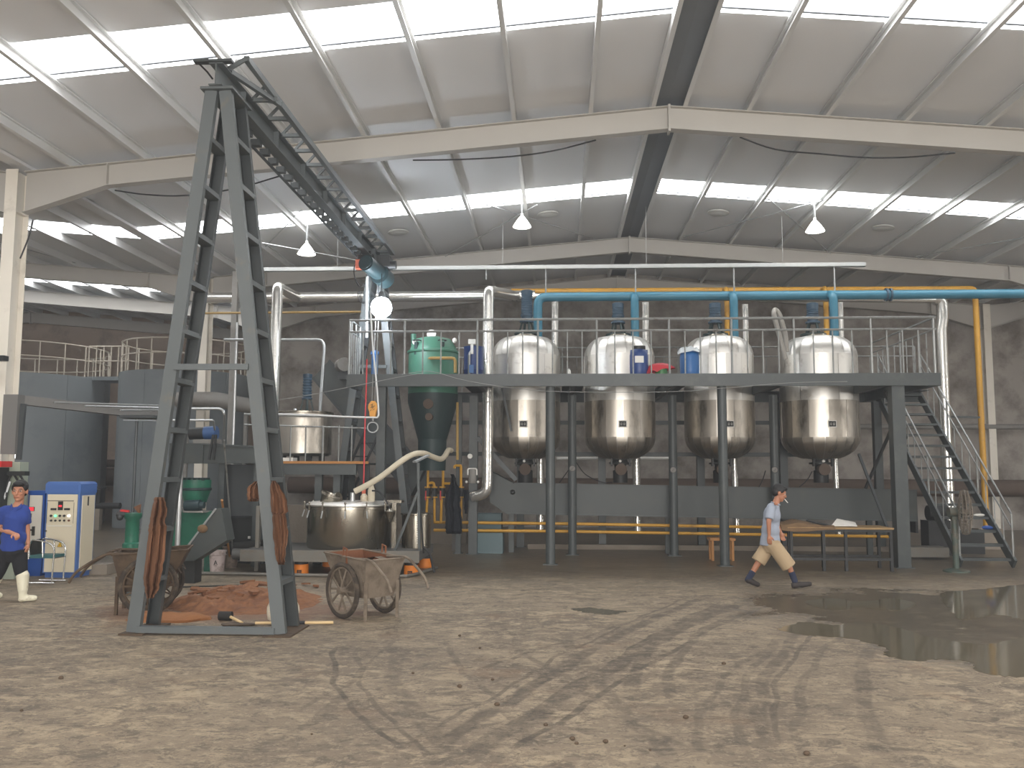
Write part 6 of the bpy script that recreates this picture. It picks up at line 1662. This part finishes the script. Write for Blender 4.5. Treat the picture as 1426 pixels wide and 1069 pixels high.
MB().cyl(fc - Vector((.05, 0, 0)), fc + Vector((.05, 0, 0)), .06, 12).build('hub', 'fan_green', fn)
# odds and ends right of the trough
x0, x1 = P(1268, 770, 19.8).x, P(1322, 770, 19.8).x
solo(MB().box2((x0, 19.8, .05), (x1, 20.3, P(1290, 762, 19.8).z)), 'pale_tray', 'metal_channel', 'long pale metal trough on the floor behind the staircase foot', 'trough')
for px, y, h, m, lab in ((1354, 21.2, .5, 'motor_dark', 'dark blue grey box on the floor below the upper stairs'), (1383, 22.5, .5, 'concrete_block', 'pale rubble block on the floor behind the stairs')):
    p = P(px, 780, y); solo(MB().box2((p.x - .3, y, 0), (p.x + .3, y + .4, h)), 'floor_box', m, lab, 'box')
solo(MB().bar(P(1316, 580, 23.2), P(1364, 581, 23.2), .06, .05), 'bracket_arm', 'steel_grey', 'grey bracket arm between the wrapped pipe and the yellow pipe', 'bracket')
c = PX(1376, 720, SX0 + .6); 
tk = 0.75 + 3
y_ = SY0 + (SY1 - SY0) * (3.75 / 15); z_ = DZ * 3.75 / 15
solo(lump(Vector((SX1 - .18, y_ - .02, z_ + .03)), (.12, .07, .03), 4, .2, 12, 6), 'white_rag', 'paper', 'white rag lying on a stair tread', 'rag')
y_ = SY0 + (SY1 - SY0) * (2.75 / 15); z_ = DZ * 2.75 / 15
solo(lump(Vector((SX1 - .14, y_ - .02, z_ + .045)), (.1, .06, .045), 5, .2, 12, 6), 'blue_glove', 'cab_deepblue', 'blue glove lying on a stair tread below the white rag', 'glove')
# ================================================================== LAMPS AND FITTINGS UNDER THE ROOF
def pendant(px, py, Y, label):
    p = P(px, py, Y); zr_ = rz(p.x)
    t = thing('pendant_lamp', label, 'lamp', p, 'high bay lamps under the roof')
    MB().lathe([(.22, -.12), (.20, -.08), (.13, .03), (.06, .12), (.03, .15), (.03, .2), (.0, .2)], p, 24).build('shade', 'pendant_shade', t)
    MB().ball(p + Vector((0, 0, -.06)), .1, 14, 10).build('bulb', 'pendant_glow', t)
    MB().cyl(p + Vector((0, 0, .18)), (p.x, p.y, zr_ + .203), .022, 8).build('drop_rod', 'galvanised', t)
    return p, t
L1 = pendant(727, 309, 20.6, 'white bell lamp hanging under the roof above the first tank')
L2 = pendant(1135, 315, 20.6, 'white bell lamp hanging under the roof above the last tank')
L3 = pendant(427, 347, 20.6, 'white bell lamp hanging under the roof left of the gantry beam')
def roofpt(px, py, off=.19):
    lo, hi = 1.0, 60.0; d = ray(px, py)
    for _ in range(50):
        m_ = (lo + hi) / 2; q = O + d * m_
        if q.z < RZ + off - SL * abs(q.x - RX): lo = m_
        else: hi = m_
    return O + d * lo
for i, (px, py) in enumerate([(555, 325), (763, 300), (1000, 298), (1230, 319)]):
    c = roofpt(px, py, .12)
    t = thing('roof_vent', 'flat round white roof fitting, number %s from the gantry beam' % ['one', 'two', 'three', 'four'][i], 'roof fitting', c, 'round fittings under the roof')
    t['label'] = ['round white roof fitting just right of the gantry beam tip', 'round white roof fitting right of the middle bell lamp', 'round white roof fitting between ridge and right bell lamp', 'round white roof fitting right of the right bell lamp'][i]
    m = Matrix.Rotation(math.atan(SL) * (1 if c.x < RX else -1) * -1, 3, 'Y')
    MB().lathe([(.001, 0), (.2, 0), (.27, .02), (.27, .05), (.001, .06)], c, 28, m).build('rim_plate', 'vent_white', t)
    MB().lathe([(.001, -.012), (.16, -.012), (.18, .0), (.001, .001)], c, 28, m).build('inner_plate', 'vent_white', t)
# guy wires and roof rods
rods = [((620, 357, 23.5), (748, 285, 20.8), 'roof brace rod passing left of the middle bell lamp'), ((676, 284, 20.8), (826, 332, 23.5), 'roof brace rod passing right of the middle bell lamp'),
        ((952, 330, 23.5), (1165, 274, 20.3), 'roof brace rod rising toward the right bell lamp'), ((1063, 270, 20.5), (1157, 353, 23.8), 'roof brace rod falling behind the right bell lamp'),
        ((1275, 357, 23.5), (1500, 318, 21), 'roof brace rod at the far right under the roof'), ((358, 355, 23.2), (420, 292, 19.8), 'roof brace rod beside the left bell lamp'),
        ((30, 345, 23.0), (105, 366, 24.2), 'roof brace rod in the left nave'), ((365, 338, 20.6), (506, 364, 20), 'thin wire from the left bell lamp to the hoist')]
for a, b_, lab in rods: solo(MB().cyl(P(*a), P(*b_), .013, 6), 'brace_rod', 'galvanised', lab, 'rod')
for pts, lab in (([(575, 223), (640, 222), (710, 218), (770, 210), (830, 195)], 'dark cable sagging under the near rafter, left of the ridge'),
                 ([(1030, 191), (1080, 208), (1140, 214), (1200, 219), (1260, 219), (1330, 213)], 'dark cable sagging under the near rafter, right of the ridge'),
                 ([(160, 265), (205, 271), (260, 272), (330, 262), (390, 245)], 'dark cable sagging under the near rafter behind the gantry')):
    solo(MB().tube(smooth_path([P(x, y, 15.75) for x, y in pts], 4), .014, 6), 'sagging_cable', 'cable_black', lab, 'cable')
solo(MB().tube(smooth_path([P(46, 306, 15.4), P(40, 330, 15.4), P(28, 360, 15.4)], 4), .014, 6), 'sagging_cable', 'cable_black', 'dark cable end dangling beside the cream column', 'cable')
solo(MB().box2((P(-20, 500, 15.3).x, 15.05, P(10, 503, 15.2).z), (P(17, 500, 15.3).x, 15.2, P(10, 496, 15.2).z)), 'column_bracket', 'motor_dark', 'dark bracket bolted across the cream column', 'bracket')
# ================================================================== PEOPLE
def blob(parts, name, m, parent, voxel=.011, smooth_it=4):
    """one continuous skin: overlapping tapered limbs and ovals fused by a voxel remesh"""
    mb = MB()
    for q in parts:
        if q[0] == 'L':
            _, a, b_, r0, r1 = q; a = Vector(a); b_ = Vector(b_); n = max(2, int((b_ - a).length / .03)); pts = [a.lerp(b_, i / n) for i in range(n + 1)]
            d = (b_ - a).normalized()
            pts2 = [a - d * r0 * .7] + pts + [b_ + d * r1 * .7]; rs = [r0 * .7] + [r0 + (r1 - r0) * i / n for i in range(n + 1)] + [r1 * .7]
            mb.tube(pts2, rs, 14)
        elif q[0] == 'C':
            mb.tube([Vector(p) for p in q[1]], q[2], 16)
        elif q[0] == 'B':
            mb.ball(q[1], q[2], 18, 12, q[3] if len(q) > 3 else None)
    off = OFF[parent.name]
    me = bpy.data.meshes.new(name); me.from_pydata([tuple(p - off) for p in mb.v], [], mb.f)
    bm = bmesh.new(); bm.from_mesh(me); bmesh.ops.recalc_face_normals(bm, faces=bm.faces); bm.to_mesh(me); bm.free()
    tmp = bpy.data.objects.new(name + '_tmp', me); COL.objects.link(tmp)
    md = tmp.modifiers.new('r', 'REMESH'); md.mode = 'VOXEL'; md.voxel_size = voxel
    sm = tmp.modifiers.new('s', 'SMOOTH'); sm.factor = .5; sm.iterations = smooth_it
    dg = bpy.context.evaluated_depsgraph_get(); dg.update()
    me2 = bpy.data.meshes.new_from_object(tmp.evaluated_get(dg)); me2.name = name
    bpy.data.objects.remove(tmp)
    me2.polygons.foreach_set('use_smooth', [True] * len(me2.polygons))
    me2.materials.clear(); me2.materials.append(MATS[m])
    o = bpy.data.objects.new(name, me2); COL.objects.link(o); o.parent = parent; OFF[o.name] = off
    return o
def hand(wrist, direction, palm_n, thumb_dir, curl=.5, s=1.0):
    """palm, four unequal curled fingers and a side thumb, as limb parts"""
    d = Vector(direction).normalized(); n = Vector(palm_n).normalized(); side = d.cross(n).normalized()
    if side.dot(Vector(thumb_dir)) < 0: side = -side
    w_ = Vector(wrist); out = [('L', w_, w_ + d * .05 * s, .024 * s, .028 * s)]
    k0 = w_ + d * .085 * s
    for i, (o_, ln) in enumerate(((.030, .072), (.010, .080), (-.010, .074), (-.029, .058))):
        a = w_ + d * .03 * s + side * o_ * .6 * s; b_ = k0 + side * o_ * s
        out.append(('L', a, b_, .016 * s, .012 * s))
        c1 = (d * math.cos(curl) + n * math.sin(curl)); c2 = (d * math.cos(curl * 2.2) + n * math.sin(curl * 2.2))
        m_ = b_ + c1 * ln * .55 * s; e = m_ + c2 * ln * .5 * s
        out.append(('L', b_, m_, .0105 * s, .0095 * s)); out.append(('L', m_, e, .0095 * s, .008 * s))
    tb_ = w_ + d * .03 * s + side * .026 * s; tm = tb_ + (d * .6 + side * .7 + n * .25).normalized() * .045 * s
    out.append(('L', tb_, tm, .013 * s, .011 * s)); out.append(('L', tm, tm + (d * .85 + side * .2 + n * .4).normalized() * .035 * s, .011 * s, .009 * s))
    return out
def head_parts(c, face, up, s=1.0):
    """skull, jaw, nose, brow, ears; c centre of the head"""
    f = Vector(face).normalized(); u = Vector(up); u = (u - f * u.dot(f)).normalized(); sd = f.cross(u)
    M3 = Matrix((sd, f, u)).transposed()
    def at(a, b_, z): return Vector(c) + (sd * a + f * b_ + u * z) * s
    parts = [('B', at(0, -.012, .03), (.074 * s, .092 * s, .088 * s), M3), ('B', at(0, .022, -.045), (.056 * s, .066 * s, .066 * s), M3), ('B', at(0, .055, -.09), (.03 * s, .03 * s, .024 * s), M3),
             ('L', at(0, .085, .012), at(0, .103, -.026), .009 * s, .014 * s), ('B', at(0, .082, .028), (.05 * s, .012 * s, .012 * s), M3),
             ('B', at(.034, .07, -.02), (.022 * s, .018 * s, .02 * s), M3), ('B', at(-.034, .07, -.02), (.022 * s, .018 * s, .02 * s), M3), ('B', at(0, .082, -.058), (.025 * s, .012 * s, .01 * s), M3)]
    for e in (-1, 1): parts.append(('B', at(e * .076, -.01, -.005), (.012 * s, .022 * s, .034 * s), M3))
    return parts, at, M3
def face_details(root, at, M3, s=1.0):
    for e in (-1, 1):
        ew = MB().ball(at(e * .032, .076, .01), (.014 * s, .01 * s, .008 * s), 10, 6, M3).build('eye', 'eye_white', root)
        MB().ball(at(e * .032, .083, .01), (.007 * s, .006 * s, .007 * s), 8, 6, M3).build('iris', 'eye_dark', ew)
        MB().tube([at(e * .016, .090, .03), at(e * .034, .088, .035), at(e * .05, .076, .029)], .004 * s, 6).build('eyebrow', 'hair_black', root)
    MB().tube([at(-.022, .088, -.058), at(0, .095, -.056), at(.022, .088, -.058)], .005 * s, 6).build('mouth', 'lip', root)
def hair(root, at, M3, s=1.0, name='hair'):
    parts = [('B', at(0, -.024, .055), (.083 * s, .095 * s, .082 * s), M3), ('B', at(0, -.055, .0), (.076 * s, .062 * s, .07 * s), M3), ('B', at(0, .052, .088), (.062 * s, .04 * s, .032 * s), M3)]
    for e in (-1, 1): parts.append(('B', at(e * .066, .0, .045), (.02 * s, .05 * s, .045 * s), M3))
    return blob(parts, 'hair', 'hair_black', root, .012, 2)
def shoe(root, heel, toe, m, name='shoe', h=.075, w_=.045):
    heel = Vector(heel); toe = Vector(toe); d = (toe - heel)
    parts = [('L', heel + Vector((0, 0, h * .55)), heel.lerp(toe, .45) + Vector((0, 0, h * .5)), h * .55, w_ * .9), ('L', heel.lerp(toe, .45) + Vector((0, 0, .042)), toe + Vector((0, 0, .036)), w_ * .95, w_ * .75)]
    return blob(parts, name, m, root, .011, 3)

# ---- man in the blue polo at the left edge
Y0 = 12.4
def q(px, py, d=0.0): return P(px, py, Y0 + d)
root = thing('person', 'man in a blue polo shirt and white rubber boots striding past the cabinets', 'person', FL(20, 838))
hc_ = q(27.5, 684); HSZ = 1.24
face = Vector((.25, -1, -.05)); up = Vector((0, 0, 1))
hp, hat, HM = head_parts(hc_, face, up, HSZ)
neck = q(26, 702, .02); shR = q(6, 711, -.02); shL = q(34, 710, .06); chest = q(21, 722); waist = q(19, 748); pel = q(17, 765)
elR = q(0, 736, .0); wrR = q(19, 743, -.24); elL = q(37.5, 737, .1); wrL = q(39, 757, .06)
hipR = q(8, 769, -.03); hipL = q(26, 769, .05); knL = q(29, 795, .0); anL = q(32, 829, .02); knR = q(-2, 796, -.05); anR = q(-14, 826, .12)
body = hp + [('L', hc_ + Vector((0, .02, -.06)), neck + Vector((0, 0, -.04)), .055, .062), ('L', neck, chest, .07, .12), ('L', chest, waist, .125, .115), ('L', waist, pel, .115, .125),
             ('L', shR, shL, .06, .06), ('L', shR, elR, .052, .042), ('L', elR, wrR, .042, .027), ('L', shL, elL, .052, .042), ('L', elL, wrL, .042, .027),
             ('L', hipR, knR, .085, .056), ('L', knR, anR, .056, .038), ('L', hipL, knL, .085, .056), ('L', knL, anL, .056, .038)]
body += hand(wrR, (.75, -.5, -.12), (0, .3, -1), (.1, -.6, .6), .9) + hand(wrL, (-.05, -.1, -1), (-1, 0, 0), (0, -1, 0), .45)
blob(body, 'body', 'skin', root, .0085, 2)
face_details(root, hat, HM, HSZ); hair(root, hat, HM, HSZ)
elRs = shR.lerp(elR, .72); elLs = shL.lerp(elL, .72)
blob([('L', neck + Vector((0, 0, -.045)), chest, .085, .15), ('L', chest, waist, .15, .15), ('L', waist, pel + Vector((0, 0, .0)), .15, .155), ('B', chest + Vector((0, 0, .02)), (.2, .12, .16)), ('B', waist, (.18, .135, .16)), ('B', pel + Vector((0, 0, .03)), (.185, .14, .09)),
      ('L', shR, shL, .078, .078), ('C', [shR + Vector((0, 0, .03)), shR, elRs], [.05, .078, .074]), ('C', [shL + Vector((0, 0, .03)), shL, elLs], [.05, .078, .072])], 'polo_shirt', 'polo_blue', root, .012, 4)
cl_ = MB()
for e in (-1, 1): cl_.prism([neck + Vector((e * .015, -.095, -.06)), neck + Vector((e * .075, -.045, .015)), neck + Vector((e * .085, -.06, -.045)), neck + Vector((e * .04, -.11, -.085))], (0, -.012, 0))
cl_.build('collar', 'polo_blue', root, smooth=False)
bootL = q(32, 806, 0); bootR = knR.lerp(anR, .3)
blob([('L', pel, pel + Vector((0, 0, -.06)), .15, .15), ('L', hipR, knR, .115, .09), ('L', knR, bootR, .088, .072), ('L', hipL, knL, .115, .09), ('L', knL, q(32, 803), .088, .076), ('B', pel + Vector((0, 0, -.02)), (.18, .135, .10))], 'trousers', 'trouser_black', root, .012, 4)
tL = FL(52, 833); hL = FL(31, 836)
for nm, top, an, heel, toe in (('boot', q(31.5, 800), anL, FL(27, 838), FL(51, 837)), ('boot', bootR, anR, FL(-18, 832), FL(2, 833))):
    heel = Vector(heel); toe = Vector(toe)
    ank = Vector((heel.x + .035, heel.y + .01, .09))
    blob([('L', top, ank + Vector((0, 0, .07)), .088, .066), ('L', ank + Vector((0, 0, .06)), ank - Vector((0, 0, .04)), .058, .052), ('L', ank + Vector((0, 0, -.035)), toe + Vector((-.03, 0, .045)), .052, .042), ('B', ank - Vector((0, 0, .055)), (.06, .05, .035))], nm, 'boot_white', root, .011, 3)

# ---- man walking to the right, cigarette in mouth
Y0 = 14.8
root = thing('person', 'man in a grey shirt and khaki shorts walking right with a cigarette', 'person', FL(1082, 818))
hc_ = q(1085.5, 686.5); face = Vector((1, -.12, -.35)); up = Vector((.3, 0, 1))
hp, hat, HM = head_parts(hc_, face, up, 1.1)
neck = q(1080, 701); sh1 = q(1074, 706, -.17); sh2 = q(1078, 706, .17); chest = q(1075, 717); waist = q(1073, 738); pel = q(1074, 753)
el1 = q(1070.5, 726, -.25); wr1 = q(1071, 745, -.24); el2 = q(1080, 724, .24); wr2 = q(1087, 741, .2)
hipF = q(1076, 757, -.08); hipB = q(1072, 757, .09); knF = q(1096, 781, -.08); anF = q(1105, 804, -.08); knB = q(1058, 780, .09); anB = q(1044, 803, .09)
body = hp + [('L', hc_ + Vector((-.02, 0, -.05)), neck + Vector((-.01, 0, -.03)), .052, .06), ('L', neck, chest, .065, .11), ('L', chest, waist, .115, .105), ('L', waist, pel, .105, .115), ('L', sh1, sh2, .055, .055),
             ('L', sh1, el1, .05, .04), ('L', el1, wr1, .04, .026), ('L', sh2, el2, .05, .04), ('L', el2, wr2, .04, .026),
             ('L', hipF, knF, .085, .055), ('L', knF, anF, .056, .036), ('L', hipB, knB, .085, .055), ('L', knB, anB, .056, .036)]
body += hand(wr1, (.05, .0, -1), (.2, 1, 0), (1, 0, 0), .4) + hand(wr2, (.3, 0, -1), (0, -1, 0), (1, 0, 0), .5)
blob(body, 'body', 'skin_tan', root, .0085, 2)
face_details(root, hat, HM, 1.1); hair(root, hat, HM, 1.1)
MB().cyl(hat(.0, .095, -.058), hat(.0, .155, -.095), .0065, 8).build('cigarette', 'paper', root)
s1, s2 = sh1.lerp(el1, .85), sh2.lerp(el2, .85)
hem = pel + Vector((-.02, 0, -.03))
blob([('L', neck + Vector((-.01, 0, -.05)), chest, .08, .135), ('L', chest, waist, .135, .135), ('C', [waist, waist.lerp(hem, .5), hem + Vector((0, 0, -.045))], [.135, .15, .17]), ('B', chest, (.135, .2, .16)), ('B', waist, (.145, .17, .16)), 
      ('L', sh1, sh2, .072, .072), ('C', [sh1 + Vector((0, 0, .03)), sh1, s1], [.05, .074, .076]), ('C', [sh2 + Vector((0, 0, .03)), sh2, s2], [.05, .074, .076])], 'shirt', 'shirt_grey', root, .012, 4)
cl_ = MB().torus(neck + Vector((0, 0, .0)), .068, .014, Matrix.Rotation(R(18), 3, 'Y'), 20, 6); cl_.build('collar', 'shirt_grey', root)
blob([('B', sh1.lerp(q(1081, 700, -.17), .6) + Vector((.02, -.035, .02)), (.035, .035, .03))], 'bare_shoulder', 'skin_tan', root, .009, 1)
kF, kB = hipF.lerp(knF, 1.0) + Vector((.03, 0, -.09)), hipB.lerp(knB, .98) + Vector((-.03, 0, -.03))
blob([('L', pel + Vector((0, 0, -.02)), pel + Vector((0, 0, -.08)), .15, .15), ('C', [hipF + Vector((0, 0, .06)), hipF, hipF.lerp(kF, .5), kF], [.09, .125, .122, .125]), ('C', [hipB + Vector((0, 0, .06)), hipB, hipB.lerp(kB, .5), kB], [.09, .125, .12, .122]), ('B', pel + Vector((0, 0, -.05)), (.155, .17, .10))], 'shorts', 'shorts_khaki', root, .012, 4)
for kn, an, nm in ((knF, anF, 'F'), (knB, anB, 'B')):
    blob([('L', kn.lerp(an, .72), an + (an - kn).normalized() * .06, .052, .05)], 'sock', 'sock_navy', root, .011, 2)
hF, tF = FL(1103, 818), FL(1126, 818)
shoe(root, Vector((hF.x, 14.72, .0)), Vector((tF.x - .02, 14.70, .045)), 'shoe_dark', 'shoe', .10, .05)
hB, tB = q(1040, 808, .09), FL(1057, 817)
shoe(root, Vector((hB.x + .02, 14.89, hB.z - .045)), Vector((tB.x - .01, 14.9, .0)), 'shoe_dark', 'shoe', .10, .05)
